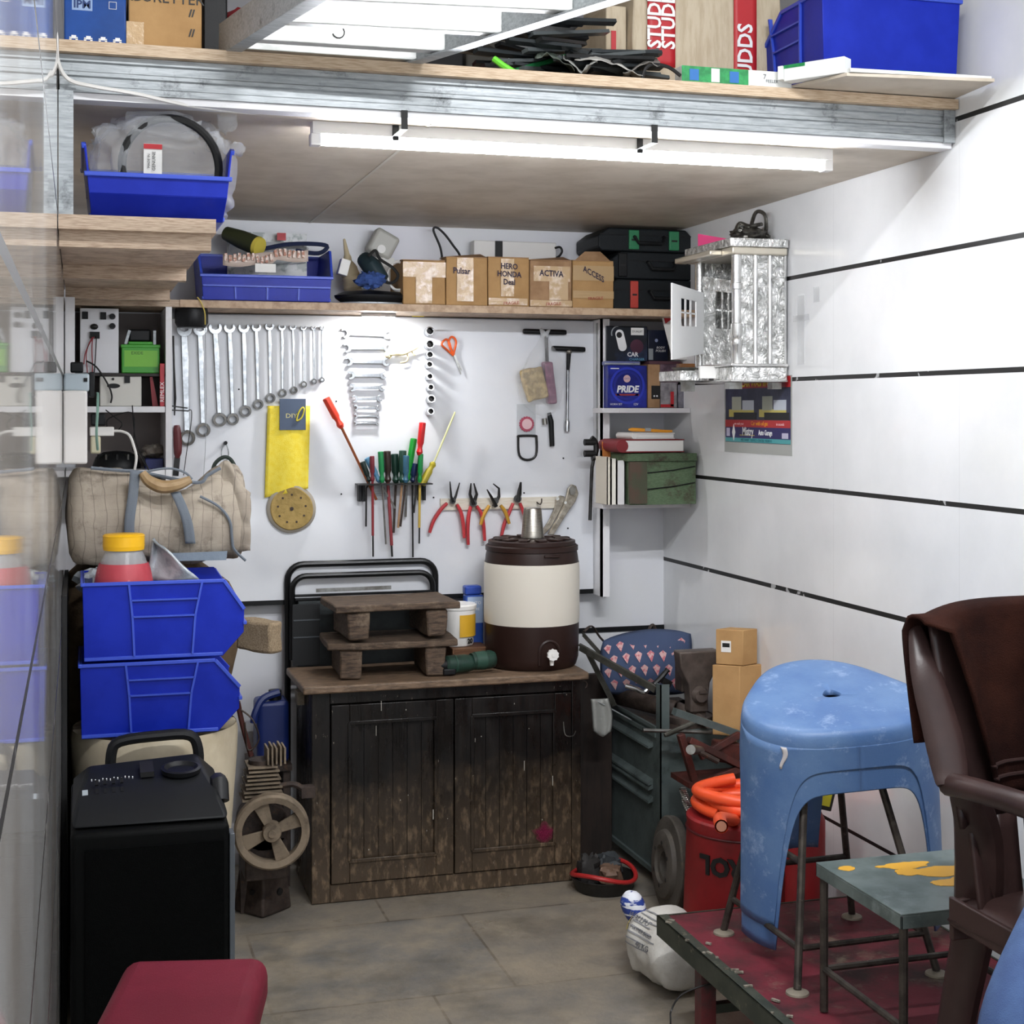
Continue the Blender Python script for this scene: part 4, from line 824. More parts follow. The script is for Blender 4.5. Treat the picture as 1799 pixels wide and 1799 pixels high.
# poster
pz=lambda px,py:W(px,py,X=XR-.004)
A_,B_,C_,D_=pz(1274,670),pz(1388,655),pz(1383,809),pz(1270,786)
ps=T('poster','printed auto garage poster in a clear sleeve below the shrine','poster',(XR-.002,(A_.y+B_.y)/2,D_.z))
yl0,yl1=A_.y,B_.y; zt,zb=(A_.z+B_.z)/2,(C_.z+D_.z)/2; Hh=zt-zb
def pr_(nm,u0,u1,v0,v1,ma,k): P(ps,nm,M().bx(XR-.0012-.0004*k,yl0+(yl1-yl0)*u1,zt-Hh*v1,XR-.0008,yl0+(yl1-yl0)*u0,zt-Hh*v0),ma)
pr_('sleeve',-.02,1.02,-.01,1.,mat('sleeve_film','#c9cbc6',.2,alpha=.5),0)
pr_('sheet',0,1,0,.86,mat('poster_dark','#22263a',.35,col2='#3b3f57',ns=12),1)
pr_('header',0,1,0,.14,mat('poster_red','#b3282c',.35),2)
pr_('red_band',0,1,.56,.655,mat('poster_red','#b3282c',.35),2)
pr_('navy_band',0,1,.655,.8,mat('poster_navy','#241f5c',.35),2)
pr_('teal_band',0,1,.8,.855,mat('poster_teal','#4fa5a8',.35),2)
pyel=mat('poster_yellow','#e8d23a',.4)
for j,u in enumerate((.06,.54)):
    pr_('crate_picture',u,u+.4,.42,.52,mat('poster_pale_yellow','#c9bb60',.4),2); pr_('car_part_picture',u+.08,u+.44,.46,.555,black_ink,3)
    for q,(a,b,c) in enumerate(((.05,.2,.25),(.22,.4,.3))): pr_('can_picture',u+a,u+b,c,.43,mat('poster_can%d'%q,('#b5b9a6','#c6cdd6')[q],.4),3)
def pt_(s_,u,v,sz,ma,nm='lettering',**k):
    P(ps,nm,M().text(s_,sz,Fw((XR-.0032,yl0+(yl1-yl0)*u,zt-Hh*v),(0,-1,0)),.0002,**k),ma)
pt_('CAR WASHING',.5,.075,.034,pyel,shear=.2,sx=.9,bold=.0006)
pt_('we wash your',.23,.61,.012,mat('poster_pink','#f0c0c4',.4)); pt_('Car with oil gas',.55,.605,.018,mat('poster_orange','#f0a62c',.4)); pt_('in seconds',.86,.61,.012,mat('poster_pink','#f0c0c4',.4))
pt_('Mistry',.37,.715,.036,white_ink,bold=.0007,sx=.85); pt_('Auto Garage',.64,.725,.022,white_ink,bold=.0004,sx=.8)
P(ps,'underline',M().bx(XR-.003,yl0+(yl1-yl0)*.47,zt-Hh*.765,XR-.0008,yl0+(yl1-yl0)*.24,zt-Hh*.758),pyel)
yy=yl0+(yl1-yl0)*.14; zz_=zt-Hh*.727
P(ps,'diamond_logo',M().prism([(yy-.012,zz_),(yy,zz_+.026),(yy+.012,zz_),(yy,zz_-.026)],XR-.003,XR-.0008,'x'),white_ink)
pr_('photo_box',.02,.075,.67,.78,mat('poster_lilac','#c8c4dc',.4),3); pr_('info_box',.88,.97,.72,.79,mat('poster_lilac','#c8c4dc',.4),3)
pt_('MECHANIC  SERVICE  CENTRE  98200 41',.5,.828,.012,mat('poster_deep_teal','#1f6f78',.4))
# tape residue marks on the right wall
tm=mat('clear_tape','#f4f5f6',.05,alpha=.35)
for i,(x0,y0,x1,y1) in enumerate(((1400,520,1412,640),(1428,505,1438,530),(1392,555,1420,562))):
    a,b=pz(x0,y0),pz(x1,y1); S('tape_strip',['long clear tape strip left on the right wall by the shrine','short clear tape strip high on the right wall by the shrine','level clear tape strip on the right wall by the shrine'][i],'tape',M().bx(XR-.0012,b.y,b.z,XR-.0003,a.y,a.z),tm)
# ---------- things on the loft ----------
ZD=2.195
def dbox(lab,name,cat,px0,px1,Y,dep,ztop,ma,**k):
    a,b=W(px0,60,Y=Y),W(px1,60,Y=Y); t=T(name,lab,cat,((a.x+b.x)/2,Y+dep/2,ZD),k.get('group')); x0=max(a.x,XL+.004)
    P(t,'body',M().bx(x0,Y,ZD,b.x,Y+dep,ztop).jit(k.get('j',0.),3,9),ma,bev=.003); return t,x0,b.x,Y
ipm=mat('ipm_blue','#1d4d9c',.18,col2='#1a4488',ns=8,bump=.15,bs=25)
t,x0,x1,Y=dbox('glossy blue carton printed IPM at the left end of loft','carton','box',113,222,3.06,.2,2.31,ipm)
zb_=ZD
P(t,'logo_panel',M().bx(x0+.015,Y-.0008,2.263,x0+.054,Y,2.285),mat('ipm_pale','#8fa8cf',.3)); P(t,'lettering',M().text('IPM',.022,Fw((x0+.0345,Y-.0014,2.2745)),.0003,bold=.0005),mat('ipm_dark','#16346c',.3))
P(t,'frame_print',M().tube([(x0+.086,Y-.0005,2.27),(x0+.1,Y-.0005,2.27),(x0+.1,Y-.0005,2.284),(x0+.086,Y-.0005,2.284)],.0008,5,closed=True),white_ink)
m=M()
for k in range(4):
    q=x0+.018+.028*k; m.bx(q-.008,Y-.0007,2.206,q+.008,Y,2.2095).bx(q-.004,Y-.0007,2.2095,q+.005,Y,2.213)
    for s_ in (-.006,.006): m.cyl((q+s_,Y-.0007,2.205),(q+s_,Y,2.205),.0025,n=8)
P(t,'vehicle_print',m,white_ink,kind='stuff')
t,x0,x1,Y=dbox('brown cardboard carton beside the blue IPM carton','carton','box',226,355,3.07,.25,2.37,card)
P(t,'lettering',M().text('CARBURETTER',.03,Fw((x0+.05,Y-.001,2.302)),.0003),black_ink)
P(t,'tick_mark',M().text('//\n\n//',.02,Fw((x1-.02,Y-.001,2.255)),.0003,bold=.0008),black_ink)
P(t,'tape',M().grid(lambda u,v:V((x0-.004+.034*u,Y-.003-.0012*R.random(),2.2+.05*v)),8,10),tape,ang=60)
S('black_box','tall black box next to the brown carton on the loft','box',M().bx(W(357,50,Y=3.2).x,3.2,ZD,W(400,50,Y=3.2).x,3.4,2.38),black_pl,bev=.004)
S('red_bag','dark red bag slumped behind the ladder on loft','bag',blob((W(462,40,Y=3.3).x,3.42,ZD+.092),(.085,.1,.09),4,.15,24,2,.6),mat('crimson_fabric','#8a1420',.6))
S('red_tin','bright red tin box behind the ladder rungs','tin',M().bx(W(480,40,Y=3.6).x,3.62,ZD,W(560,40,Y=3.6).x,3.8,ZD+.16),red_ink,bev=.006)
for i,(px,c) in enumerate(((640,'#3a3d40'),(740,'#2a2a2c'),(820,'#55534d'))):
    S('dark_crate',['charcoal crate far back on the loft behind ladder','black crate far back on the loft behind ladder','grey brown crate behind the dark strips on loft'][i],'crate',M().bx(W(px,60,Y=3.9).x,3.9,ZD,W(px+75,60,Y=3.9).x,4.2,ZD+.2+.05*i),mat('crate%d'%i,c,.7),bev=.006)
S('black_sheet','black plastic sheet standing behind the strips on the loft','sheet',M().bx(W(905,60,Y=3.56).x,3.56,ZD,W(1062,60,Y=3.56).x,3.6,ZD+.27).sub(2).jit(.02,3,6),mat('black_sheet','#1c1d1f',.35,bump=.6,bs=30),bev=.004)
S('wooden_crate','dark wooden crate behind the printed red and brown carton','crate',M().bx(W(1045,60,Y=3.75).x,3.75,ZD,W(1110,60,Y=3.75).x,4.,ZD+.34),mat('dark_wood','#5c3d26',.7,col2='#48301e',ns=20,st=(1,1,9)),bev=.005)
# big carton printed STUDDS
bx0,bx1,bY=W(1112,60,Y=3.24).x,W(1372,60,Y=3.24).x,3.24
cardg=mat('grey_cardboard','#c6b8a0',.7,col2='#b7a78e',ns=12,st=(6,1,1),bump=.1,bs=140)
bc=T('carton','big greyish carton with red printed panels behind tube cartons','box',((bx0+bx1)/2,3.4,ZD)); P(bc,'body',M().bx(bx0,bY,ZD,bx1,bY+.36,2.5).sub(3).jit(.006,8,9),cardg,bev=.004)
P(bc,'tear',M().tube(smooth([(bx0+.0,bY-.004,2.30),(bx0+.02,bY-.006,2.295),(bx0+.05,bY-.006,2.31)],4),.003,6),mat('tear_dark','#4f4230',.8))
def redpanel(x0,x1,z0,z1,words,size): 
    P(bc,'red_panel',M().grid(lambda u,v:V((x0+(x1-x0)*u,bY-.0055-.0006*NZ.noise(V((u*3,v*3,1))),z0+(z1-z0)*v)),6,14),red_ink,solid=.0008)
    for k,wd in enumerate(words):
        cx=x0+(x1-x0)*(k+.5)/len(words); P(bc,'lettering',M().text(wd,size,Fw((cx,bY-.0085,z0+(.042 if len(words)>1 else .012)),(0,0,1),(-1,0,0)),.0004,'LEFT',sx=.9,bold=.0012),white_ink)
redpanel(bx0+.035,bx0+.105,2.275,2.5,['STUDDS','STUDDS'],.047); redpanel(W(1288,60,Y=3.24).x,W(1328,60,Y=3.24).x,2.198,2.5,['STUDDS'],.054)
sx_=W(1068,60,Y=3.26).x
sc2=T('carton','narrow carton with thin red printed edge left of the big carton','box',(sx_+.03,3.4,ZD)); P(sc2,'body',M().bx(sx_,3.27,ZD,bx0-.004,3.5,2.42),cardg,bev=.003)
P(sc2,'red_strip',M().bx(sx_+.012,3.2675,ZD+.01,sx_+.024,3.2695,2.36),red_ink); P(sc2,'lettering',M().text('STUDDS',.011,Fw((sx_+.018,3.266,2.26),(0,0,1),(-1,0,0)),.0003),white_ink)
# tube light cartons
grnp=mat('carton_green','#1f7d45',.3,col2='#2f9a55',ns=60); blup=mat('carton_blue','#2a6bb0',.3); whp=mat('carton_white','#e9ebe8',.4)
a,b=W(1195,138,Y=3.04),W(1388,138,Y=3.04); zt=ZD+.036
tc1=T('tube_carton','green and white open ended tube carton lying on loft edge','box',((a.x+b.x)/2,3.05,ZD))
P(tc1,'sleeve',M().bx(a.x,3.03,ZD+.0006,b.x,3.07,zt),whp,bev=.001)
gx=a.x+(b.x-a.x)*.6
P(tc1,'green_print',M().bx(a.x,3.0292,ZD+.001,gx,3.03,zt-.0005),grnp)
for u in (.11,.47): x=a.x+(b.x-a.x)*u; P(tc1,'blue_print',M().bx(x-.011,3.0284,ZD+.004,x+.011,3.0292,zt-.007),blup)
x=a.x+(b.x-a.x)*.3; P(tc1,'barcode_label',M().bx(x-.01,3.0284,ZD+.003,x+.01,3.0292,zt-.003),paper)
x=a.x+(b.x-a.x)*.8; P(tc1,'lettering',M().text('FEELER',.01,Fw((x+.004,3.0291,ZD+.013)),.0002).text('7',.016,Fw((x-.014,3.0291,ZD+.022)),.0002),mat('grey_ink','#5e6266',.5))
P(tc1,'open_end',M().bx(b.x-.0001,3.033,ZD+.003,b.x+.0006,3.067,zt-.003),mat('carton_inside','#3a3733',.8)); P(tc1,'end_flap',M().hexa([(b.x,3.03,ZD+.001),(b.x+.02,3.02,ZD+.003),(b.x+.02,3.06,ZD+.003),(b.x,3.07,ZD+.001),(b.x,3.03,ZD+.002),(b.x+.02,3.02,ZD+.004),(b.x+.02,3.06,ZD+.004),(b.x,3.07,ZD+.002)]),whp)
# board jutting out past the loft edge
jb=S('jutting_board','thin hardboard sheet jutting over the loft edge by right wall','board',M().prism([(W(1400,158,Y=3.0).x,3.04),(W(1486,131,Y=2.89).x,2.885),(1.945,2.845),(1.964,3.04),(1.964,3.5),(1.5,3.5)],ZD+.0015,ZD+.0085,'z'),mdf)
zj=ZD+.009
a,b=W(1392,150,Y=2.99),W(1484,115,Y=2.89)
tc2=T('tube_carton','white tube carton end marked 4 on the jutting board','box',((a.x+b.x)/2,2.95,zj)); d=(b-a); d.z=0; d.normalize()
f2=Fr((a.x,a.y,zj+.0005),d,(0,0,1)); L2=(V((b.x,b.y,0))-V((a.x,a.y,0))).length
P(tc2,'sleeve',M(f2).bx(-.02,0,0,L2,.035,.036),whp,bev=.001); P(tc2,'green_print',M(f2).bx(-.02,-.0008,.028,L2*.25,0,.0355),grnp)
P(tc2,'lettering',M(f2).text('4',.02,Rx(90)@Tr(L2*.6,.017,.001),.0003).text('FEELER',.01,Rx(90)@Tr(L2*.3,.02,.001),.0002),mat('grey_ink','#5e6266',.5))
P(tc2,'end_flap',M(f2).bx(-.032,-.006,.004,-.0205,.03,.034),whp)
a,b=W(1488,140,Y=2.895),W(1742,155,Y=2.86)
tc3=T('tube_carton','long flattened white and green carton along the jutting board edge','box',((a.x+b.x)/2,2.88,zj))
P(tc3,'sleeve',M().hexa([(a.x,2.878,zj+.0005),(1.945,2.855,zj+.0005),(1.95,2.885,zj+.0005),(a.x,2.905,zj+.0005),(a.x,2.88,zj+.009),(1.945,2.857,zj+.007),(1.95,2.885,zj+.007),(a.x,2.905,zj+.009)]),whp)
P(tc3,'green_print',M().hexa([(a.x+.11,2.8715,zj+.001),(a.x+.25,2.865,zj+.001),(a.x+.25,2.88,zj+.001),(a.x+.11,2.888,zj+.001),(a.x+.11,2.873,zj+.0093),(a.x+.25,2.866,zj+.0087),(a.x+.25,2.88,zj+.0087),(a.x+.11,2.888,zj+.0093)]),grnp)
# blue bin on the loft
bin_box('largest blue bin, at the right end of the loft above the wall',Tr(1.755,3.3,zj+.0008)@Rz(180)@Tr(0,0,0),.33,.34,.2,.09,.05,0,True,nose=.15,fz=.5)
# dark strips bundle and ladder
stripm=[mat('strip_black','#1b1c1d',.3),mat('strip_charcoal','#2b2f31',.25),mat('strip_grey','#4c5152',.35)]
N=44
for i in range(N):
    u=R.random(); x=W(800+280*u,130,Y=3.04).x; y0=3.05+.08*R.random(); z0=ZD+.006+.15*R.random()*(1-.6*u); L=.16+.16*R.random(); an=radians(R.uniform(5,60)); ti=R.uniform(-.02,.2)
    a=V((x,y0,z0)); b=a+V((cos(an)*cos(ti)*L,sin(an)*L*.8,sin(ti)*L)); b.z=max(b.z,ZD+.006)
    if b.x>bx0-.05 and b.y>3.2: b.y=3.2
    if b.x>bx0+.06: b.x=bx0+.06*R.random()
    S('rubber_strip','dark rubber trim strip in the loose bundle on the loft edge','strip',M().bar(a,b,.018,.008,(0,.3,1)),stripm[i%3],group='rubber trim strips on the loft')
a,b=W(905,113,Y=3.05),W(865,95,Y=3.06); S('green_strip','bright green strip end poking out of the dark bundle','strip',M().tube([W(868,103,Y=3.05),W(884,115,Y=3.04),W(903,127,Y=3.03)],.007,8),mat('lime_green','#6fd23a',.4))
S('green_tube','long dark green tube lying across the dark strips','tube',M().tube([W(905,125,Y=3.06),W(950,112,Y=3.1),W(1010,95,Y=3.16)],.006,8),mat('bottle_green','#1f6a3c',.35))
for i,(x0,x1,y0,y1,sd,c) in enumerate(((1010,1130,112,142,1,'#b5b3ad'),(990,1050,108,130,2,'#8f908c'),(1095,1160,115,145,3,'#77746f'),(940,1010,118,138,4,'#4a524a'))):
    def fg(u,v): p=W(x0+(x1-x0)*u,y1,Y=3.024+.12*v); return V((p.x,p.y,ZD+.004+(.03+.03*v)*abs(sin(2.2*u+sd))+.012*NZ.noise(V((u*5,v*5,sd)))+.01*v))
    S('plastic_wrap',['pale grey plastic wrap spilling over the loft edge','mid grey plastic wrap on top of the dark strips','brownish grey plastic wrap near the green tube carton','greenish grey plastic wrap under the dark strips'][i],'wrap',M().grid(fg,14,8),mat('wrap%d'%i,c,.3,bump=.5,bs=60),solid=.001,ang=70)
S('black_hose','thin black hose loop arching to the green carton','hose',M().tube(smooth([W(x,y,Y=3.03) for x,y in ((1128,140),(1135,120),(1150,113),(1175,118),(1196,133))],5),.004,7),black_rub)
# ladder
ld=T('ladder','galvanised steel ladder resting on loft edge and hung toward the doorway','ladder',(.7,2.6,2.2))
L0,R0=W(392,90,Y=3.07),W(722,108,Y=3.07); L0.z=R0.z=ZD+.034
L1,R1=W(566,-40,d=2.35),W(1085,-40,d=2.42); L1.z=R1.z=(L1.z+R1.z)/2
def ext(a,b,s): return a+(b-a)*s
for a,b,s_ in ((L0,L1,-1),(R0,R1,1)):
    d=(b-a).normalized(); e=ext(a,b,1.9); side=V((1,.0,0))
    P(ld,'rail',M().bar(a-d*.02,e,.008,.064),galv); P(ld,'rail_flange',M().bar(a-d*.02+V((-s_*.012,0,-.0305)),e+V((-s_*.012,0,-.0305)),.03,.004),galv)
    h=ext(a,b,1.75); P(ld,'hanger',M().cyl(h,(h.x,h.y,ZC-.001),.005,n=8),darksteel)
stw=mat('pale_galvanised','#d6d8d6',.45,.3,col2='#bcbfbc',ns=8,st=(3,8,8),dirt='#8a8576',dlo=.62,dhi=.72,ds=14)
for s_ in (.03,.2,.5,.82,1.14,1.46,1.78):
    a,b=ext(L0,L1,s_),ext(R0,R1,s_); P(ld,'rung',M().bar(a,b,.028,.05),stw,bev=.002)
q=ext(ext(L0,L1,.2),ext(R0,R1,.2),.47); P(ld,'stamp',M(Tr(q.x,q.y-.0155,q.z)@Rx(90)).tube([(.012*cos(a_),.012*sin(a_),0) for a_ in [radians(200+28*k) for k in range(10)]],.0012,5),black_ink)
# ---------- left niche ----------
zn=zY(714,230,4.55)
ns_=T('niche_unit','white shelf and upright left of the tool board','shelf',(.12,4.68,.95))
P(ns_,'shelf_board',M().bx(XL+.002,4.545,zn-.018,.2475,YB-.001,zn),white_lam,bev=.001)
P(ns_,'upright',M().bx(.248,4.54,.95,.2665,YB-.001,1.7785),white_lam,bev=.001)
P(ns_,'lower_shelf',M().bx(XL+.002,4.545,zY(826,230,4.55)-.018,.2475,YB-.001,zY(826,230,4.55)),white_lam)
zm=zY(656,230,4.57); P(ns_,'mid_shelf',M().bx(XL+.002,4.56,zm-.008,.2475,YB-.001,zm),mat('dark_board','#2a2423',.6))
P(ns_,'left_post',M().bx(XL+.002,4.36,1.5,XL+.028,4.41,1.7885),white_lam)
P(ns_,'back_panel',M().bx(XL+.03,YB-.006,.95,.2475,YB-.001,1.775),mat('taupe_panel','#8f8582',.7))
def nb(px,py,Y=4.575): return W(px,py,Y=Y)
a,b=nb(141,541),nb(209,650); cb=T('control_box','white metal control box with black switches and red wires','box',((a.x+b.x)/2,4.65,zm+.0006))
P(cb,'case',M().bx(a.x,4.575,zm+.0006,b.x,4.72,a.z),mat('white_enamel','#d9dade',.35),bev=.002)
for px,py in ((150,554),(182,555)): q=nb(px,py); P(cb,'switch',M().bx(q.x-.0085,4.569,q.z-.011,q.x+.0085,4.575,q.z+.011),black_pl,bev=.001)
for px,py in ((198,556),(198,573)): q=nb(px,py); P(cb,'knob',M().lathe([(0,.018),(.007,.018),(.0085,.0),(.0095,0)],(q.x,4.575,q.z),14,Rx(90)),black_pl)
q=nb(167,589); P(cb,'socket',M().bx(q.x-.014,4.566,q.z-.01,q.x+.014,4.575,q.z+.01),black_pl); q=nb(166,574); P(cb,'cable_gland',M().ball((q.x,4.572,q.z),(.012,.01,.009),10),black_rub)
for i,pp in enumerate((((163,592),(156,606),(152,625),(154,655)),((166,592),(158,603),(150,622),(148,640)),((170,590),(169,610),(168,630),(166,655)),((163,594),(162,615),(163,640),(163,655)))):
    P(cb,'wire',M().tube(smooth([nb(x,y,4.562) for x,y in pp],4),.0016,5),mat('red_wire','#8c2c34',.5) if i in (0,1,3) else black_rub)
a,b=nb(176,658,4.57),nb(249,704,4.57); zc0=zn+.0006
ch=T('charger','cream charger unit with black oval badge and switch','charger',((a.x+b.x)/2,4.65,zc0)); ztop=zm-.0085
P(ch,'case',M().bx(a.x,4.57,zc0,b.x,4.72,ztop),mat('cream_enamel','#d2d0c8',.4),bev=.002)
q=nb(200,678,4.57); P(ch,'badge',M(Tr(q.x,4.5695,q.z)@Rx(90)@Mx.Diagonal((1,.38,1,1))).lathe([(0,.001),(.018,.001),(.019,0)],n=24),black_pl)
q=nb(224,667,4.57); P(ch,'switch',M().bx(q.x-.008,4.564,q.z-.01,q.x+.008,4.57,q.z+.01),black_pl); q=nb(199,666,4.57); P(ch,'screw',M().cyl((q.x,4.567,q.z),(q.x,4.57,q.z),.004,n=10),darksteel)
P(ch,'lead',M().tube(smooth([nb(x,y,4.555) for x,y in ((152,634),(170,645),(190,675),(197,695),(195,708))],5),.0028,6),black_rub)
a,b=nb(214,606),nb(281,654); gb=T('battery','bright green motorcycle battery on the dark niche shelf','battery',((a.x+b.x)/2,4.63,zm+.0006))
bg_=mat('battery_green','#3f9a2c',.35); P(gb,'case',M().bx(a.x,4.575,zm+.0006,b.x,4.69,a.z-.004),bg_,bev=.003)
P(gb,'lid',M().bx(a.x-.002,4.572,a.z-.008,b.x+.002,4.692,a.z+.002).bx(a.x+.02,4.58,a.z+.002,b.x-.02,4.65,a.z+.011),bg_,bev=.002)
P(gb,'label',M().bx(a.x+.008,4.5738,zm+.02,b.x-.006,4.575,a.z-.016),mat('battery_lime','#74b83a',.4)); P(gb,'lettering',M().text('EXIDE',.013,Fw(((a.x+b.x)/2-.01,4.5732,a.z-.024)),.0002),mat('battery_ink','#27511c',.5))
for s_ in (0,1): q=(a.x+.012 if s_==0 else b.x-.014); P(gb,'terminal_bracket',M().bar((q,4.6,a.z+.003),(q+(.012 if s_==0 else .0),4.6,a.z+.045),.008,.02,(0,1,0)),galv)
S('black_coil_unit','black ignition unit sitting on the green battery','unit',M().bx(a.x+.022,4.61,a.z+.012,b.x-.024,4.66,a.z+.05),black_pl,bev=.006)
q0,q1=nb(281,708,4.56),nb(297,643,4.56); rb=T('red_box','upright red carton with white side lettering in left niche','box',((q0.x+q1.x)/2,4.6,zn+.0006))
zr=zm-.0095
P(rb,'body',M().bx(q0.x,4.548,zn+.0006,min(q1.x,.2455),4.558,zm+.03),mat('carton_red','#b02430',.35),bev=.001); P(rb,'lettering',M().text('REMLEX',.017,Fw(((q0.x+min(q1.x,.2455))/2,4.5474,zn+.043),(0,0,1),(-1,0,0)),.0003),white_ink)
q0,q1=nb(266,705,4.6),nb(277,655,4.6); S('red_card','thin red and white card leaning beside the red carton','card',M().hexa([(q0.x+.004,4.6,zn+.0006),(q1.x+.003,4.6,zn+.0006),(q1.x+.003,4.605,zn+.0006),(q0.x+.004,4.605,zn+.0006),(q0.x-.004,4.6,zr),(q0.x+.004,4.6,zr),(q0.x+.004,4.605,zr),(q0.x-.004,4.605,zr)]),mat('carton_red','#b02430',.35))
a,b=nb(120,628,4.45),nb(146,660,4.45); 
# electrical boxes on the left wall
q0,q1=W(155,685,Y=4.05),W(155,813,Y=4.05); db=T('distribution_box','white distribution box fixed to the left wall','box',(0,4.0,q1.z)); P(db,'case',M().bx(XL+.0008,3.95,q1.z,W(154,700,Y=3.95).x,4.2,W(150,686,Y=3.95).z),mat('switchbox_white','#e6e3df',.4),bev=.006,seg=3)
xg=W(166,672,Y=3.99).x; za,zb2=W(160,656,Y=3.99).z,W(160,689,Y=3.99).z
vs=T('wall_meter','grey blue plastic meter cover on the left wall above white box','meter',(0,4.05,zb2)); P(vs,'cover',M().bx(XL+.0008,3.985,zb2+.002,xg-.012,4.2,za),mat('grey_blue_plastic','#a9b6bd',.4),bev=.006,seg=3); P(vs,'rear_case',M().bx(xg-.0115,4.0,zb2-.012,xg+.001,4.2,za+.004),black_pl,bev=.002)
P(vs,'button',M().bx(xg-.026,3.982,za-.022,xg-.017,3.986,za-.012),black_pl); P(vs,'green_cable',M().tube(smooth([W(172,690,Y=4.1),W(172,720,Y=4.12),W(170,760,Y=4.15),W(172,790,Y=4.2)],4),.0035,6),mat('pale_green_cable','#7fa598',.5))
S('adapter_block','black power adapter block above the grey meter cover','adapter',M().bx(W(124,650,Y=4.1).x,4.1,za+.005,W(147,650,Y=4.1).x,4.16,W(135,636,Y=4.1).z),black_pl,bev=.004)
S('black_adapter','black adapter hanging under the niche shelf edge','adapter',M().bx(W(160,720,Y=4.4).x,4.4,W(170,748,Y=4.4).z,W(186,720,Y=4.4).x,4.46,zn-.02),black_pl,bev=.004)
ex=T('socket_strip','white multi plug socket with plugs under the niche shelf','socket',(W(180,760,Y=4.35).x,4.35,W(180,775,Y=4.35).z))
a,b=W(158,750,Y=4.35),W(201,766,Y=4.35); P(ex,'strip',M().bx(a.x,4.35,b.z,b.x,4.38,a.z),white_pl,bev=.003); P(ex,'plug',M().bx(a.x+.002,4.345,b.z-.05,a.x+.03,4.375,b.z-.0005),mat('ivory_plastic','#c9c4a8',.5),bev=.005)
P(ex,'cord',M().tube(smooth([W(x,y,Y=4.36) for x,y in ((200,757),(215,758),(228,765),(236,785),(240,805),(236,830))],5),.004,7),cable_w)
S('white_wall_cable','tangle of thin dark wires hanging in the left niche','wire',M().tube(smooth([W(x,y,Y=4.53) for x,y in ((186,720),(205,735),(215,745),(205,757),(190,752),(192,735),(232,725),(236,760),(234,790),(245,800),(255,815),(262,826),(250,800),(238,770),(233,712))],5),.0017,5),black_rub)
zl2=zY(826,230,4.55)+.0006
q=W(206,815,Y=4.66); hc=T('horn_disc','black finned horn housing on the lower niche shelf','horn',(q.x,4.68,zl2)); P(hc,'dome',M(Mx.Diagonal((1,1,1,1))).lathe([(.072,0),(.072,.01),(.062,.035),(.04,.05),(0,.055)],(q.x,4.69,zl2),24),black_pl)
for k in range(5): an=radians(-150+30*k); P(hc,'fin',M().box((q.x+.05*cos(an),4.69+.05*sin(an),zl2+.036),(.03,.006,.016),Rz(math.degrees(an))),steel if k%2 else black_pl)
a,b=W(256,806,Y=4.62),W(296,826,Y=4.62); bbx=S('blue_carton','navy printed carton on the lower left niche shelf','box',M().bx(a.x,4.62,zl2,.2455,4.74,a.z),mat('navy_carton','#2c3572',.4),bev=.002)
S('crumpled_bag','crumpled dirty plastic bag on the navy carton','bag',blob(((a.x+.245)/2,4.68,a.z+.022),(.035,.04,.02),6,.4,20,3),mat('dirty_film','#a39a90',.5,col2='#7d7166',ns=30))
# ---------- canvas duffel, sack, bins, drum ----------
canvas=mat('canvas','#a39787',.9,col2='#8e8170',ns=9,bump=.3,bs=300)
t_=NT('checked_canvas'); cc=t_.coord(); sp=t_.n('SeparateXYZ'); t_.l(cc,sp.inputs[0]); nz=t_.noise(5,cc,3)
def stripe(o,per,w_,amp): 
    q=t_.math('FRACT',t_.math('DIVIDE',t_.math('ADD',o,t_.math('MULTIPLY',nz,amp)),per)); return t_.math('LESS_THAN',q,w_)
g_=t_.math('MAXIMUM',stripe(sp.outputs[0],.028,.07,.05),t_.math('MULTIPLY',stripe(sp.outputs[2],.042,.045,.05),.3))
base=t_.mix(t_.ramp(t_.noise(7,detail=8),.4,.68),lin('#b3a898'),lin('#93887b')); base=t_.mix(t_.ramp(t_.noise(11,detail=7,rough=.7),.56,.72),base,lin('#665b50'))
t_.set(Base_Color=t_.mix(t_.math('MULTIPLY',g_,.6),base,lin('#6c645c')),Roughness=.9); t_.bump(t_.noise(260),.3,.002); chk=t_.m
webb=mat('grey_webbing','#6f7780',.8,bump=.3,bs=400)
dg=T('duffel_bag','large checked canvas duffel bag with grey webbing on the sack','bag',(.2,4.1,1.06))
dw=W(120,900,Y=4.05).x; de=W(432,900,Y=4.1).x
def duf(u,v):
    # u along X, v around
    x=XL+.004+(de-XL)*u; a=2*pi*v; top=1.328-.03*sin(u*pi)-.045*math.exp(-((u-.62)/.16)**2); bot=1.062; cz=(top+bot)/2; hz=(top-bot)/2
    k=(1-abs(2*u-1)**16)**.5*.97+.03; s_,c_=sin(a),cos(a); ss=math.copysign(abs(s_)**.42,s_); c2=math.copysign(abs(c_)**.55,c_)
    w_=.125*(1-.25*max(0,ss))*(.9+.1*sin(u*pi)); n=NZ.noise(V((x*9,c_*1.5,s_*1.5)))*.014+.007*NZ.noise(V((x*28,c_*3,s_*4)))
    return V((x,4.12+c2*w_*k+n*c2,cz+ss*hz*k+n*ss))
P(dg,'body',M().grid(duf,48,40,cv=True),chk,ang=80)
def pk_(u,v):   # raised right end flap of the bag
    px=352+88*u; top=[838,808,826,872][0]
    yt=845-36*math.exp(-((u-.5)/.24)**2)+70*max(0,u-.62)**1.2; yb=975-8*u
    y=yt+(yb-yt)*v; p=W(px,y,Y=4.045+.03*cos(pi*u)+.012*NZ.noise(V((u*4,v*4,3)))); return p
P(dg,'end_flap',M().grid(pk_,22,20),chk,solid=.012,ang=80)
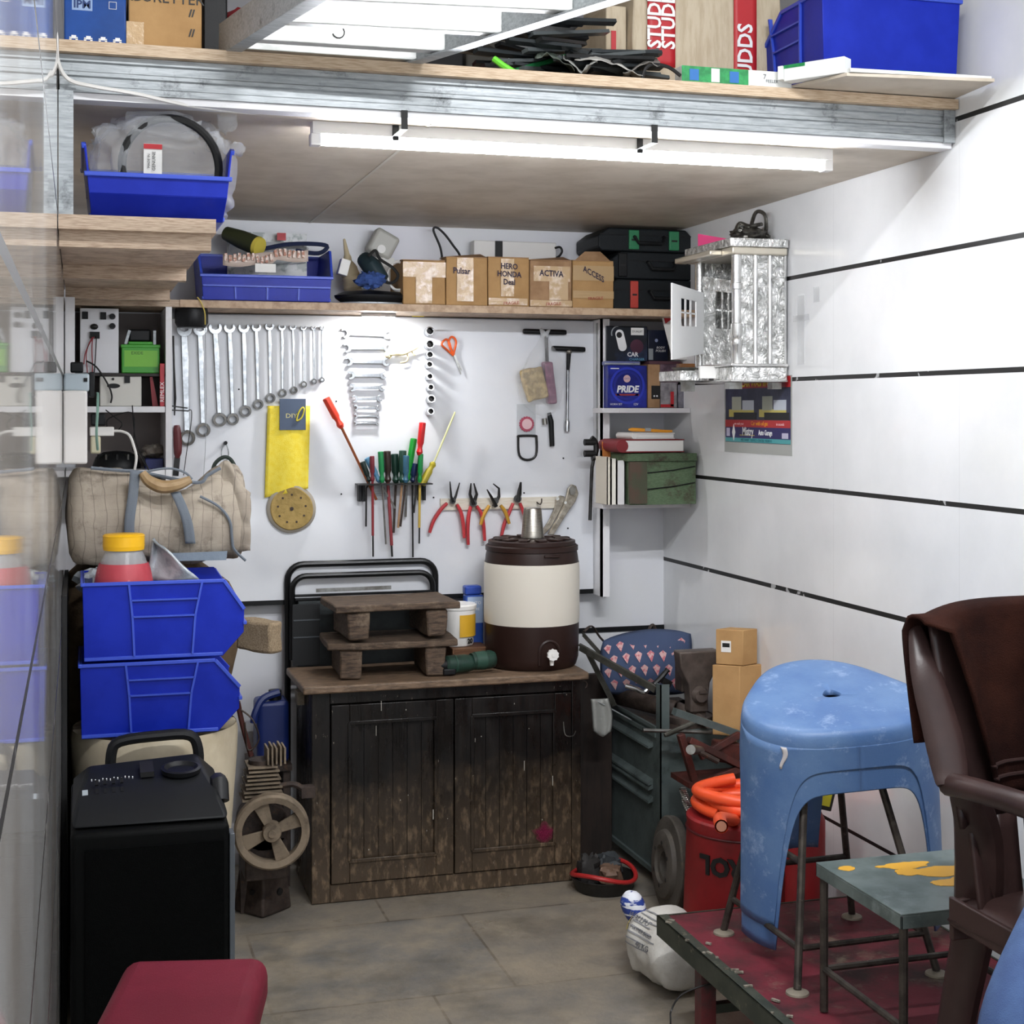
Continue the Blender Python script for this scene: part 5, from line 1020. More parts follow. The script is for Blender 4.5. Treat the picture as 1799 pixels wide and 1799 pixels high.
P(dg,'piping',M().tube(smooth([W(x,y,Y=4.0) for x,y in ((352,872),(385,890),(404,915),(408,945),(412,965),(432,985))],5),.004,6),webb)
P(dg,'zip_edge',M().tube(smooth([W(x,y,Y=4.03) for x,y in ((160,822),(205,826),(250,830))]+[W(x,y,Y=4.0) for x,y in ((345,848),(365,835),(388,822))],5),.005,6),webb)
for pp in (((238,828),(234,870),(228,915),(228,950)),((308,864),(320,890),(330,920),(335,955))):
    P(dg,'strap',M().grid(lambda u,v:(lambda p:V((p.x,p.y,p.z)))(W(smooth([V((x,y,0)) for x,y in pp],5)[min(15,int(v*15))].x-9+18*u,smooth([V((x,y,0)) for x,y in pp],5)[min(15,int(v*15))].y,Y=3.984-.004*sin(3*v))),4,16),webb,solid=.003,ang=80)
hnd=smooth([W(x,y,Y=3.975) for x,y in ((250,830),(262,845),(285,855),(312,852),(336,842))],5); n=len(hnd)
P(dg,'handle',M().tube(hnd,[.010+.008*math.sin(pi*i/(n-1)) for i in range(n)],10),mat('leather_tan','#a48a66',.6,col2='#8f7550',ns=20))
P(dg,'handle_cord',M().tube(smooth([W(x,y,Y=3.985) for x,y in ((246,834),(270,826),(300,823),(325,830),(338,842))],5),.0035,6),webb)
P(dg,'hang_strap',M().tube(smooth([W(x,y,Y=4.2) for x,y in ((372,838),(378,815),(394,803),(408,810),(420,838))],5),.006,6),mat('dark_strap','#2f3a34',.7))
sackm=mat('brown_sack','#75614a',.9,col2='#5e4c38',ns=14,bump=.4,bs=200)
m=M()
def sk(u,v):
    prof=[(0,.2),(.25,.205),(.5,.215),(.68,.27),(.8,.3),(.92,.28),(1,.16)]; z=.002+1.055*v
    for (a,ra),(b,rb_) in zip(prof,prof[1:]):
        if v<=b+1e-9: r=ra+(rb_-ra)*(v-a)/(b-a); break
    a=2*pi*u; n=1+.06*NZ.noise(V((cos(a)*2,sin(a)*2,v*5))); c_,s_=cos(a),sin(a)
    return V((max(XL+.01,.16+c_*r*n*.95),4.25+s_*min(r,.19)*n*.8,z))
P_s=T('sack','brown jute sack bulging behind the blue bins','sack',(.17,4.2,0)); P(P_s,'body',m.grid(sk,32,30,cu=True).grid(lambda u,v:V((.16+.14*v*cos(2*pi*u),4.25+.12*v*sin(2*pi*u),1.056)),16,3,cu=True),sackm,ang=80)
br_=S('burlap_roll','folded burlap cloth sticking out beside the blue bins','cloth',M().bar(W(425,1112,Y=4.08),W(487,1120,Y=3.99),.05,.085).sub(3).jit(.006,3,22),mat('burlap','#9c8a70',.95,col2='#86745c',ns=220,lo=.42,hi=.58,bump=.8,bs=260),bev=.008)
zb0,zb1=W(280,1160,Y=3.7).z,W(280,1293,Y=3.7).z
xb0=W(136,1100,Y=3.7).x+.004; xe=W(428,1090,Y=3.7).x
bin_box('upper blue bin of the pair stacked on the white drum',Tr(xe,3.84,zb0+.003)@Rz(90)@Tr(0,0,0),.27,xe-xb0-.012,W(280,1020,Y=3.7).z-zb0-.003,.085,.04,.05,True,nose=.05,fz=.62)
xe2=W(420,1215,Y=3.7).x
bin_box('lower blue bin of the pair, resting on white drum',Tr(xe2,3.84,zb1+.002)@Rz(90),.27,xe2-xb0-.006,zb0-zb1-.003,.085,.04,.05,True,nose=.06,fz=.62)
dm=T('drum','open cream plastic drum carrying the blue bins behind the speaker','drum',(.19,3.86,0)); dmx=.185
crm=mat('cream_plastic','#c9bda4',.5,col2='#b5a88e',ns=8,dirt='#7d725f',dlo=.6,dhi=.75,ds=12)
P(dm,'body',M().lathe([(0,.002),(.165,.002),(.17,.02),(.19,.4),(.205,.6),(.207,.655),(.203,.674),(.197,.655),(.185,.4),(.16,.03),(0,.025)],(dmx,3.86,0),36),crm)
P(dm,'cross_bar',M().bx(dmx-.2,3.84,.655,dmx+.2,3.88,.6745),crm)
jr=T('jar','clear jar with a yellow screw lid and red label in upper bin','jar',(W(218,1000,Y=3.8).x,3.8,zb0+.01)); q=W(218,960,Y=3.8)
P(jr,'glass',M().lathe([(0,-.155),(.074,-.155),(.073,-.11),(.062,-.055),(.05,-.022),(.043,-.008),(.042,.004)],(q.x,3.8,q.z),28),clear)
P(jr,'label',M().lathe([(.0765,-.15),(.0755,-.11),(.0648,-.055),(.0595,-.04)],(q.x,3.8,q.z),28),mat('pink_red_label','#b0404a',.5,col2='#d88c8c',ns=20,lo=.6,hi=.65))
P(jr,'lid',M().lathe([(.049,-.008),(.05,-.004)]+[(.05+(.0012 if k%2 else 0),.0+.003*k) for k in range(10)]+[(.047,.031),(0,.032)],(q.x,3.8,q.z),36),mat('lid_yellow','#f0b81a',.4),ang=50)
S('foil_packet','crumpled silvery plastic packet standing in the upper blue bin','packet',M().grid(lambda u,v:W(258+ (95*v)*u+ (12*(1-v)),948+ (72*v)+6*NZ.noise(V((u*4,v*4,2))),Y=3.83+.03*sin(3*u+2*v)),14,14),mat('silver_film','#bcc3c8',.25,.1,col2='#8f989f',ns=20,bump=.8,bs=40),solid=.006,ang=80)
S('film_scrap','crumpled pale plastic scraps between left wall and the bins','film',blob((W(148,1005,Y=3.95).x+.03,3.99,W(148,1012,Y=3.95).z-.02),(.05,.06,.035),8,.5,22,3),mat('silver_film','#9aa3ab',.2,.3))
S('grey_tray','grey blue plastic sheet folded under the duffel bag','sheet',M().hexa([W(300,986,Y=3.96),W(398,984,Y=3.94),W(400,975,Y=4.1),W(300,976,Y=4.1),W(300,972,Y=3.96),W(400,968,Y=3.94),W(400,968,Y=4.1),W(300,970,Y=4.1)]),mat('blue_grey_film','#8c9aa8',.3,bump=.5,bs=50))
S('gap_dark_sheet','thin black sheet added to darken the gap between left wall and blue bins','panel',M().bx(XL+.001,3.66,.002,XL+.012,4.25,1.03),mat('panel_matt_black','#141414',.7))  # added sheet, its black stands in for the dark gap beside the bins
# ---------- trolley speaker ----------
sp_=T('trolley_speaker','black trolley loudspeaker with sloping control panel by left wall','speaker',(.15,3.45,0))
sx0_,sx1_=XL+.022,W(404,1500,Y=3.25).x; blk=mat('speaker_black','#040505',.6,bump=.15,bs=500,spec=.12)
prf=[(3.25,.03),(3.62,.03),(3.62,.60),(3.25,.575)]
P(sp_,'cabinet',M().prism(prf,sx0_,sx1_,'x'),blk,bev=.012,seg=3)
P(sp_,'grille',M().bx(sx0_+.03,3.244,.06,sx1_-.012,3.2499,.54),mat('grille_black','#040505',.8,bump=.8,bs=600,spec=.08))
P(sp_,'side_trim',M().bx(sx1_+.0005,3.256,.05,sx1_+.012,3.3,.55),mat('grey_trim','#4c5156',.4),bev=.002)
top=M().hexa([(sx0_+.0,3.27,.58),(sx1_+.002,3.262,.58),(sx1_,3.6,.61),(sx0_+.0,3.6,.61),(sx0_+.01,3.36,.625),(sx1_-.02,3.33,.632),(sx1_-.05,3.56,.662),(sx0_+.04,3.56,.648)])
P(sp_,'control_panel',top,mat('panel_black','#101214',.55,spec=.3),bev=.01,seg=3)
pf=Fr((sx0_+.075,3.395,.6365),(1,0,.04),(0,-.5,1))
m=M(pf)
for i in range(4):
    for j in range(2): m.box((-.02+.018*i,-.02+.03*j,.004),(.007,.016,.004))
P(sp_,'slider',m,black_pl,kind='stuff'); P(sp_,'display',M(pf).box((-.045,-.02,.003),(.012,.02,.004)),mat('pale_display','#9aa3a8',.3))
m=M(pf)
for i in range(12): m.box((-.03+.008*i,.022-.002*(i%3),.003),(.002,.003,.004))
P(sp_,'panel_marks',m,white_ink,kind='stuff')
kf=(sx0_+.24,3.44,.648); P(sp_,'cup_recess',M().lathe([(.03,-.002),(.043,.0),(.045,.01),(.038,.012),(.03,.004),(0,.002)],kf,26,Rx(6)),black_pl); P(sp_,'slot',M(Fr((sx0_+.165,3.46,.650),(1,0,.03),(0,-.12,1))).box((0,0,.004),(.03,.07,.012)),black_rub)
P(sp_,'handle',M().tube(smooth([(sx0_+.09,3.6,.60),(sx0_+.09,3.6,.66),(sx0_+.11,3.6,.69),(sx0_+.2,3.6,.698),(sx0_+.27,3.6,.695),(sx0_+.29,3.6,.66),(sx0_+.29,3.6,.60)],4),.013,10),black_pl)
P(sp_,'corner_knob',M().tube([(sx1_-.012,3.34,.6),(sx1_-.012,3.36,.635),(sx1_-.012,3.40,.63)],.02,10),black_pl)
# ---------- red padded bench ----------
zs_=.47; c0,c1=W(226,1674,Z=zs_),W(470,1682,Z=zs_); n0,n1=W(153,1799,Z=zs_),W(446,1799,Z=zs_); dv=((n0-c0).normalized()+(n1-c1).normalized()).normalized(); Lb=.75
wd=(c1-c0); bxd=wd.normalized(); ctr=(c0+c1)/2+dv*(Lb/2)
rbn=T('bench','red vinyl padded bench with black metal legs in the foreground','bench',(ctr.x,ctr.y,0)); bf=Fr((ctr.x,ctr.y,0),(-dv.y,dv.x,0),(0,0,1))
W_=wd.length
P(rbn,'seat',M(bf).box((0,0,zs_-.045),(W_,Lb,.09)),mat('red_vinyl','#5e1424',.6,col2='#68192a',ns=4,bump=.35,bs=420,spec=.2),bev=.03,seg=4)
P(rbn,'seat_frame',M(bf).box((0,0,zs_-.102),(W_-.06,Lb-.06,.02)),darksteel)
for sx in (-1,1):
    for sy in (-1,1): P(rbn,'leg',M(bf).cyl((sx*(W_/2-.05),sy*(Lb/2-.05),zs_-.112),(sx*(W_/2-.03),sy*(Lb/2-.03),.002),.013,n=10),darksteel)
# ---------- old wooden cabinet ----------
YC=4.38; cx0,cx1=W(548,1400,Y=YC).x,W(1021,1400,Y=YC).x; zc=.628; yb_=4.70
t=NT('old_black_wood'); cd_=t.coord((1,1,.12)); n1=t.noise(45,cd_,5,.7)
c=t.mix(t.ramp(n1,.4,.7),lin('#0e0c0b'),lin('#1a1512'))
sp=t.n('SeparateXYZ'); g=t.n('NewGeometry'); t.l(g.outputs['Position'],sp.inputs[0])
low=t.ramp(t.math('ADD',sp.outputs[2],t.math('MULTIPLY',t.noise(7,detail=6),.3)),.55,.2)     # dusty worn lower half
c=t.mix(t.math('MULTIPLY',low,.5),c,lin('#6b5a48')); c=t.mix(t.math('MULTIPLY',low,t.ramp(t.noise(60,st=(1,1,.4),detail=8),.5,.66)),c,lin('#7d6a55'))
c=t.mix(t.math('MULTIPLY',t.ramp(t.noise(90,st=(1,1,.5)),.68,.72),.7),c,lin('#8f8578'))
t.set(Base_Color=c,Roughness=t.ramp(t.noise(12,st=(1,1,.4)),.2,1.1),Specular_IOR_Level=.3); t.bump(n1,.4,.003); owd=t.m
topw=mat('worn_wood_top','#7a6450',.55,col2='#574738',ns=14,st=(2,9,9),dirt='#8d7a66',dlo=.58,dhi=.72,ds=16,bump=.4,bs=50,bst=(1,8,8))
cb=T('cabinet','old blackened wooden cabinet with two beaded doors under the tool board','cabinet',((cx0+cx1)/2,4.55,0))
P(cb,'carcass',M().bx(cx0,YC+.02,.002,cx0+.02,yb_,zc).bx(cx1-.02,YC+.02,.002,cx1,yb_,zc).bx(cx0+.02,yb_-.012,.002,cx1-.02,yb_,zc).bx(cx0+.02,YC+.05,.05,cx1-.02,yb_-.012,.07),owd,bev=.002)
P(cb,'face_frame',M().bx(cx0,YC,.002,cx0+.055,YC+.0199,zc).bx(cx1-.03,YC,.002,cx1,YC+.0199,zc).bx(cx0+.055,YC,.002,cx1-.03,YC+.0199,.055).bx(cx0+.055,YC,zc-.035,cx1-.03,YC+.0199,zc),owd,bev=.002)
P(cb,'top_board',M().bx(cx0-.03,YC-.025,zc+.0005,cx1+.02,yb_+.01,zc+.024).sub(3).jit(.003,2,8),topw,bev=.006,seg=3)
dm_=cx0+.055+(cx1-.03-cx0-.055)*.5
for i,(a,b) in enumerate(((cx0+.058,dm_-.002),(dm_+.002,cx1-.033))):
    z0,z1=.058,zc-.038; st_=.055; px0,px1,pz0,pz1=a+st_,b-st_,z0+.065,z1-.055
    d=P(cb,'door',M().bx(a,YC-.006,z0,px0,YC+.014,z1).bx(px1,YC-.006,z0,b,YC+.014,z1).bx(px0,YC-.006,z0,px1,YC+.014,pz0).bx(px0,YC-.006,pz1,px1,YC+.014,z1),owd,bev=.002)
    m=M(); n=6; w=(px1-px0)/n
    for k in range(n): m.bx(px0+w*k+.0015,YC+.003,pz0,px0+w*(k+1)-.0015,YC+.0135,pz1)
    P(d,'beaded_panel',m.bx(px0,YC+.008,pz0,px1,YC+.012,pz1),owd)
    P(d,'moulding',M().bar((px0-.002,YC-.007,pz0),(px1+.002,YC-.007,pz0),.006,.012).bar((px0-.002,YC-.007,pz1),(px1+.002,YC-.007,pz1),.006,.012).bar((px0,YC-.007,pz0),(px0,YC-.007,pz1),.012,.006,(0,1,0)).bar((px1,YC-.007,pz0),(px1,YC-.007,pz1),.012,.006,(0,1,0)),owd,bev=.002)
q=W(957,1475,Y=YC-.007)
for rr,al in ((.034,.18),(.024,.3),(.014,.4)): P(cb,'pink_paint_smudge',M(Tr(q.x,YC-.0064-.0001*rr*100,.16)).prism([(rr*cos(a)*(1+.25*sin(5*a)),rr*.85*sin(a)*(1+.25*cos(4*a))) for a in [2*pi*k/24 for k in range(24)]],-.0002,.0001,'y'),mat('pink_paint%d'%int(al*100),'#8e1a48',.6,alpha=al))
m=M(); R2=random.Random(5)
for k in range(16):
    x=R2.uniform(cx0+.08,cx1-.06); z=R2.uniform(.15,.58); m.bx(x,YC-.0066,z,x+R2.uniform(.001,.003),YC-.006,z+R2.choice((.003,.004,.012,.03)))
P(cb,'paint_fleck',m,mat('pale_fleck','#b5b0a6',.7),kind='stuff')
P(cb,'side_block',M().bx(cx0-.022,4.52,zc-.06,cx0-.001,4.58,zc-.02),mat('pale_worn_wood','#8f8474',.7,col2='#776c5e',ns=40)); P(cb,'latch_wire',M().tube(smooth([(cx1-.06,YC-.008,.5),(cx1-.055,YC-.012,.46),(cx1-.03,YC-.012,.455),(cx1-.02,YC-.01,.47)],4),.0015,5),steel)
P(cb,'hook_eye',M().tube(arc((cx1+.012,YC+.01,zc-.02),.012,-60,200,10),.002,6),rust)
ZT=zc+.0255
# ---------- step stools on the cabinet ----------
swd=mat('dark_stool_wood','#5f4e3f',.75,col2='#3b2f26',ns=16,st=(1.5,8,8),dirt='#80705e',dlo=.55,dhi=.72,ds=14,bump=.6,bs=40,bst=(1,6,6))
def step_stool(lab,c,w,dp,h,rz,tt=.022):
    t=T('step_stool',lab,'stool',c); f=Tr(*c)@Rz(rz)
    P(t,'seat_board',M(f).bx(-w/2,-dp/2,h-tt,w/2,dp/2,h).sub(3).jit(.005,c[2]*9,9),swd,bev=.004,seg=2)
    for s_ in (-1,1): P(t,'leg',M(f).hexa([(s_*(w/2-.07)-.03,-dp/2+.01,.001),(s_*(w/2-.07)+.03,-dp/2+.01,.001),(s_*(w/2-.07)+.03,dp/2-.01,.001),(s_*(w/2-.07)-.03,dp/2-.01,.001),(s_*(w/2-.07)-.035,-dp/2+.01,h-tt-.001),(s_*(w/2-.07)+.035,-dp/2+.01,h-tt-.001),(s_*(w/2-.07)+.035,dp/2-.01,h-tt-.001),(s_*(w/2-.07)-.035,dp/2-.01,h-tt-.001)]).sub(2).jit(.006,s_+c[2]*3,14),swd,bev=.006)
    return t
q=W(686,1190,Y=4.5); step_stool('lower of the two stacked rough wooden step stools on cabinet',(q.x,4.53,ZT+.001),.40,.24,.112,-3)
q2=W(688,1090,Y=4.5); step_stool('upper rough wooden step stool stacked on the lower one',(q2.x,4.53,ZT+.12),.385,.25,.108,2)
# folded metal chair behind
bt_=mat('black_tube','#101112',.35,.3)
fc=T('folding_chair','folded black tubular metal chair standing behind the cabinet','chair',(W(635,1100,Y=4.77).x,4.77,0))
x0,x1=W(506,1050,Y=4.76).x,W(766,1050,Y=4.76).x; zt1,zt2=W(640,988,Y=4.77).z,W(640,1009,Y=4.74).z
def hoop(x0,x1,y,zt,zl0,zl1,r=.05): return [(x0,y,zl0)]+arc((x0+r,y,zt-r),r,180,90,6)+arc((x1-r,y,zt-r),r,90,0,6)+[(x1,y,zl1)]
P(fc,'back_hoop',M().tube(hoop(x0,x1,4.766,zt1,.005,.86),.0105,10),bt_); P(fc,'inner_hoop',M().tube(hoop(x0+.012,x1-.014,4.745,zt2,.67,.86,.045),.0095,10),bt_)
P(fc,'back_plate',M().bx(x0+.03,4.735,W(640,1060,Y=4.73).z-.2,x1-.02,4.745,W(640,1054,Y=4.73).z+.002),mat('dark_grey_sheet','#3a3f40',.5,.3,col2='#2b2f30',ns=10),bev=.003)
P(fc,'cross_rail',M().bar((x0+.02,4.74,zt2-.062),(x1-.02,4.74,zt2-.062),.012,.008).bar((x0+.02,4.735,zt2-.072),(x1-.02,4.735,zt2-.072),.012,.006),bt_)
P(fc,'seat_panel',M().bx(x0+.01,4.715,ZT+.002,W(562,1100,Y=4.72).x,4.728,W(530,1062,Y=4.72).z),mat('black_seat_panel','#121416',.5))
for z in (W(530,1090,Y=4.71).z,W(530,1120,Y=4.71).z): P(fc,'slat',M().bar((x0+.012,4.7125,z),(W(562,1100,Y=4.72).x,4.7125,z),.003,.004),mat('grey_trim','#4c5156',.4))
P(fc,'leg',M().tube([(x1,4.775,.86),(x1+.004,4.76,.83)],.012,8),bt_)
S('steel_ruler','thin steel strip lying across the folded chair back','strip',M().bar((x0+.085,4.722,zt2-.045),(x0+.33,4.722,zt2-.043),.002,.012),steel)
# paint bucket on plank
q=W(830,1150,Y=4.6); pk=S('plank','short brown plank under the paint bucket on the cabinet','plank',M().bx(W(792,1150,Y=4.58).x,4.56,ZT+.001,W(858,1150,Y=4.58).x,4.70,W(830,1134,Y=4.6).z).sub(1).jit(.003,4,20),mat('brown_plank','#6e4c33',.6,col2='#573a26',ns=20,st=(1,8,8)),bev=.003)
q=W(803,1100,Y=4.63); zb=W(830,1134,Y=4.6).z+.002; zt=W(803,1062,Y=4.63).z
pb_=T('paint_bucket','white paint bucket with yellow label behind the stools','bucket',(q.x,4.63,zb))
P(pb_,'pail',M().lathe([(0,0),(.052,0),(.054,.006),(.06,zt-zb-.016),(.06,zt-zb)],(q.x,4.63,zb),30),white_pl); P(pb_,'lid',M().lathe([(.063,-.012),(.064,0),(.06,.004),(.05,.002),(0,.002)],(q.x,4.63,zt),30),white_pl)
P(pb_,'yellow_label',M().grid(lambda u,v:V((q.x+.0608*cos(radians(-95+75*u)),4.63+.0608*sin(radians(-95+75*u)),zb+.03+.07*v)),12,2),mat('label_yellow','#d9a830',.4)); P(pb_,'label_print',M().text('20',.022,Fw((q.x+.03,4.63-.0545,zb+.016),(cos(radians(30)),sin(radians(30)),0)),.0003,bold=.001),black_ink)
q=W(836,1080,Y=4.66); bs_=T('blue_canister','blue canister with white printed label beside the water jug','can',(q.x,4.665,ZT)); zt=W(836,1030,Y=4.66).z
P(bs_,'body',M(Tr(q.x,4.69,0)@Rz(0)).prism(rrect(.06,.05,.01),ZT+.001,zt-.03,'z'),mat('canister_blue','#2d4fa0',.35),bev=.003); P(bs_,'cap_block',M(Tr(q.x-.004,4.69,0)).prism(rrect(.056,.045,.008),zt-.029,zt,'z'),mat('canister_cap','#27459c',.35),bev=.006)
P(bs_,'label',M().bx(q.x-.026,4.663,zt-.12,q.x+.026,4.6645,zt-.035),mat('pale_blue_label','#9fb2cf',.4)); P(bs_,'lettering',M().text('AUTO',.014,Fw((q.x,4.6625,zt-.055)),.0002).text('CARE',.012,Fw((q.x,4.6625,zt-.075)),.0002),white_ink)
# water jug
jc=(1.395,4.545,ZT+.0008); brn=mat('jug_brown','#2a1a16',.4,spec=.35); cre=mat('jug_cream','#dbd5c8',.4)
jg=T('water_jug','large brown and cream insulated water jug on the cabinet','jug',jc)
P(jg,'base',M().lathe([(0,0),(.138,0),(.142,.004),(.15,.03),(.152,.138)],jc,48),brn); P(jg,'barrel',M().lathe([(.1525,.1385),(.154,.16),(.154,.31),(.152,.33)],jc,48),cre)
P(jg,'collar',M().lathe([(.1505,.3305),(.148,.352),(.145,.366),(.149,.368),(.149,.382),(.143,.386)],jc,48),brn)
P(jg,'lid',M().lathe([(.1405,.3865),(.14,.398),(.13,.401),(.127,.396),(.06,.404),(.056,.399),(0,.401)],jc,48),brn)
for k in range(12): an=2*pi*k/12; P(jg,'lid_rib',M().box((jc[0]+.1*cos(an),jc[1]+.1*sin(an),jc[2]+.4035),(.05,.028,.006),Rz(math.degrees(an))),brn,bev=.002)
P(jg,'collar_tab',M().box((jc[0]+.02,jc[1]-.15,jc[2]+.358),(.05,.008,.008)),brn,bev=.002)
P(jg,'tap_recess',M().tube(arc((jc[0]+.012,jc[1]-.149,jc[2]+.062),.032,0,180,10)+[V((jc[0]-.02,jc[1]-.149,jc[2]+.02))],.005,6),brn)
tp=(jc[0]+.012,jc[1]-.15,jc[2]+.055); P(jg,'tap',M().cyl(tp,(tp[0],tp[1]-.03,tp[2]),.008).cyl((tp[0],tp[1]-.022,tp[2]),(tp[0],tp[1]-.024,tp[2]-.032),.008,.006),white_pl)
P(jg,'tap_knob',M(Tr(tp[0],tp[1]-.03,tp[2]+.002)@Rx(90)).prism([((.019 if k%2 else .0165)*cos(2*pi*k/20),(.019 if k%2 else .0165)*sin(2*pi*k/20)) for k in range(20)],0,.01,'z').cyl((0,0,.01),(0,0,.0125),.006,n=12),white_pl)
tz=jc[2]+.4045; q=(W(936,900,Y=4.54).x,4.54,tz); S('steel_tumbler','steel tumbler turned upside down on the jug lid','tumbler',M().lathe([(.0375,.0),(.038,.003),(.036,.01),(.029,.092),(.026,.097),(0,.098)],q,32),mat('brushed_steel','#a7a39b',.32,1.,col2='#8e8a82',ns=40,st=(1,1,12)))
# green driver tool
a,b=W(782,1183,Y=4.43),W(868,1171,Y=4.46); a.z=b.z=ZT+.031
gt=T('cordless_driver','dark green cordless driver lying at the cabinet top edge','tool',((a.x+b.x)/2,4.44,ZT)); dgn=mat('driver_green','#1f3b30',.45,col2='#172a23',ns=20)
d=(b-a).normalized(); L=(b-a).length
P(gt,'body',M().tube([a,a+d*.008,a+d*.07,a+d*.09,a+d*.1],[.022,.028,.028,.024,.02],18),dgn); P(gt,'handle',M().tube([a+d*.09+V((0,0,.004)),b-d*.012+V((0,0,.006)),b+V((0,0,.006))],[.026,.029,.024],18),dgn)
P(gt,'grip_pad',M().tube([a+d*.03,a+d*.034],[.0292,.0292],18).tube([a+d*.1+V((0,0,.005)),a+d*.135+V((0,0,.005))],[.0275,.0295],18),mat('driver_grip','#26463a',.5)); P(gt,'battery_foot',M().box(tuple(a+V((.01,.0,-.018))),(.04,.05,.02)),black_pl,bev=.004)
P(gt,'chuck',M().tube([a-d*.018,a-d*.0],[.012,.02],14),black_pl)
# ---------- compressor, block, jug behind on the left ----------
wc=W(478,1460,Y=4.2); cmpr=T('compressor','rusty old compressor pump with a big four spoke pulley wheel','compressor',(wc.x,4.3,0.))
alu=mat('dusty_cast','#8d7e6b',.7,.2,col2='#6e6253',ns=14,dirt='#50443a',dlo=.55,dhi=.7,ds=14,bump=.4,bs=80)
wf=Tr(wc.x,4.2,wc.z)@Rz(-6)@Rx(90)
P(cmpr,'pulley_rim',M(wf).lathe([(.083,-.02),(.1,-.022),(.106,-.016),(.101,-.004),(.101,.004),(.106,.016),(.1,.022),(.083,.02),(.083,-.02)],n=48),alu)
for k in range(4):
    an=radians(22+90*k); P(cmpr,'pulley_spoke',M(wf).hexa([(.02*cos(an)-.013*-sin(an)*-1,.02*sin(an)-.013*cos(an),-.004),(.02*cos(an)-.013*sin(an),.02*sin(an)+.013*cos(an),-.004),(.086*cos(an)-.023*sin(an),.086*sin(an)+.023*cos(an),-.004),(.086*cos(an)+.023*sin(an),.086*sin(an)-.023*cos(an),-.004),(.02*cos(an)+.013*sin(an),.02*sin(an)-.013*cos(an),.008),(.02*cos(an)-.013*sin(an),.02*sin(an)+.013*cos(an),.008),(.086*cos(an)-.023*sin(an),.086*sin(an)+.023*cos(an),.006),(.086*cos(an)+.023*sin(an),.086*sin(an)-.023*cos(an),.006)]),alu,bev=.002)
P(cmpr,'pulley_hub',M(wf).lathe([(0,.034),(.01,.034),(.011,.028),(.024,.027),(.027,.02),(.027,-.02),(0,-.02)],n=24),alu)
P(cmpr,'crankcase',M().cyl((wc.x-.015,4.24,wc.z),(wc.x-.015,4.36,wc.z),.07,n=24).bx(wc.x-.07,4.24,.13,wc.x+.05,4.38,wc.z-.03),rust,bev=.004)
for k in range(9): P(cmpr,'cooling_fin',M().box((wc.x-.02+.004*(k%2),4.29,wc.z+.078+.0115*k),(.115-.004*k,.1,.005)),alu)
P(cmpr,'cylinder',M().cyl((wc.x-.02,4.29,wc.z+.05),(wc.x-.02,4.29,wc.z+.185),.036,n=18),rust)
for k in range(5): P(cmpr,'head_fin',M().box((wc.x-.005+.012*k,4.28,wc.z+.2),(.005,.08,.045+.01*(k%2))),alu)
P(cmpr,'copper_pipe',M().tube(smooth([(wc.x-.05,4.27,wc.z+.2),(wc.x-.075,4.26,wc.z+.29),(wc.x-.09,4.25,wc.z+.36)],5),.008,8),mat('oxide_red','#4e2a26',.6,.4))
P(cmpr,'wires',M().tube(smooth([(wc.x-.085,4.25,wc.z+.34),(wc.x-.05,4.24,wc.z+.31),(wc.x-.03,4.25,wc.z+.25),(wc.x-.06,4.26,wc.z+.22),(wc.x-.07,4.25,wc.z+.3)],5),.0025,6),rust)
P(cmpr,'linkage',M().tube(smooth([(wc.x+.03,4.26,wc.z+.11),(wc.x+.07,4.25,wc.z+.115),(wc.x+.1,4.25,wc.z+.095)],4),.009,8).box((wc.x+.11,4.26,wc.z+.09),(.04,.04,.03)),rust)
for sx in (-.055,.035): P(cmpr,'foot',M().bx(wc.x+sx-.015,4.36,.002,wc.x+sx+.015,4.42,.2),rust)
q=W(466,1608,Z=0.001); f=Tr(q.x,q.y+.055,0)@Rz(38); bk_=T('iron_block','heavy rusty iron block with a hole under the pulley wheel','block',(q.x,q.y+.055,0))
P(bk_,'block',M(f).hexa([(-.062,-.062,.001),(.062,-.062,.001),(.062,.062,.001),(-.062,.062,.001),(-.05,-.05,.125),(.05,-.05,.125),(.05,.05,.125),(-.05,.05,.125)]).sub(2).jit(.004,2,14),rust,bev=.008,seg=3)
P(bk_,'hole',M(f).cyl((.012,-.0605,.06),(.012,-.054,.061),.011,n=14).cyl((-.0605,-.015,.068),(-.054,-.015,.069),.008,n=12),black_rub)
q=W(478,1260,Y=4.62); bj=T('jerrycan','dark blue jerrycan with black spout standing beside the cabinet','can',(q.x,4.63,.42)); zj0,zj1=.38,W(478,1212,Y=4.62).z
dbl_=mat('jerry_blue','#16265e',.45); P(bj,'body',M(Tr(q.x,4.64,0)).prism(rrect(.1,.12,.02),zj0,zj1-.03,'z'),dbl_,bev=.012,seg=3); P(bj,'neck',M().cyl((q.x+.01,4.62,zj1-.035),(q.x+.01,4.62,zj1),.02,n=14),black_pl)
P(bj,'handle',M().tube(smooth([(q.x+.02,4.6,zj1-.005),(q.x-.03,4.59,zj1-.02),(q.x-.055,4.58,zj1-.06),(q.x-.06,4.58,zj1-.09)],4),.012,8),dbl_)
S('can_stand','dark iron stand under the blue jerrycan behind the pump','stand',M().bx(q.x-.07,4.56,.36,q.x+.055,4.75,.379).bx(q.x-.065,4.57,.001,q.x-.045,4.59,.36).bx(q.x+.03,4.57,.001,q.x+.05,4.59,.36).bx(q.x-.065,4.72,.001,q.x-.045,4.74,.36).bx(q.x+.03,4.72,.001,q.x+.05,4.74,.36),rust)
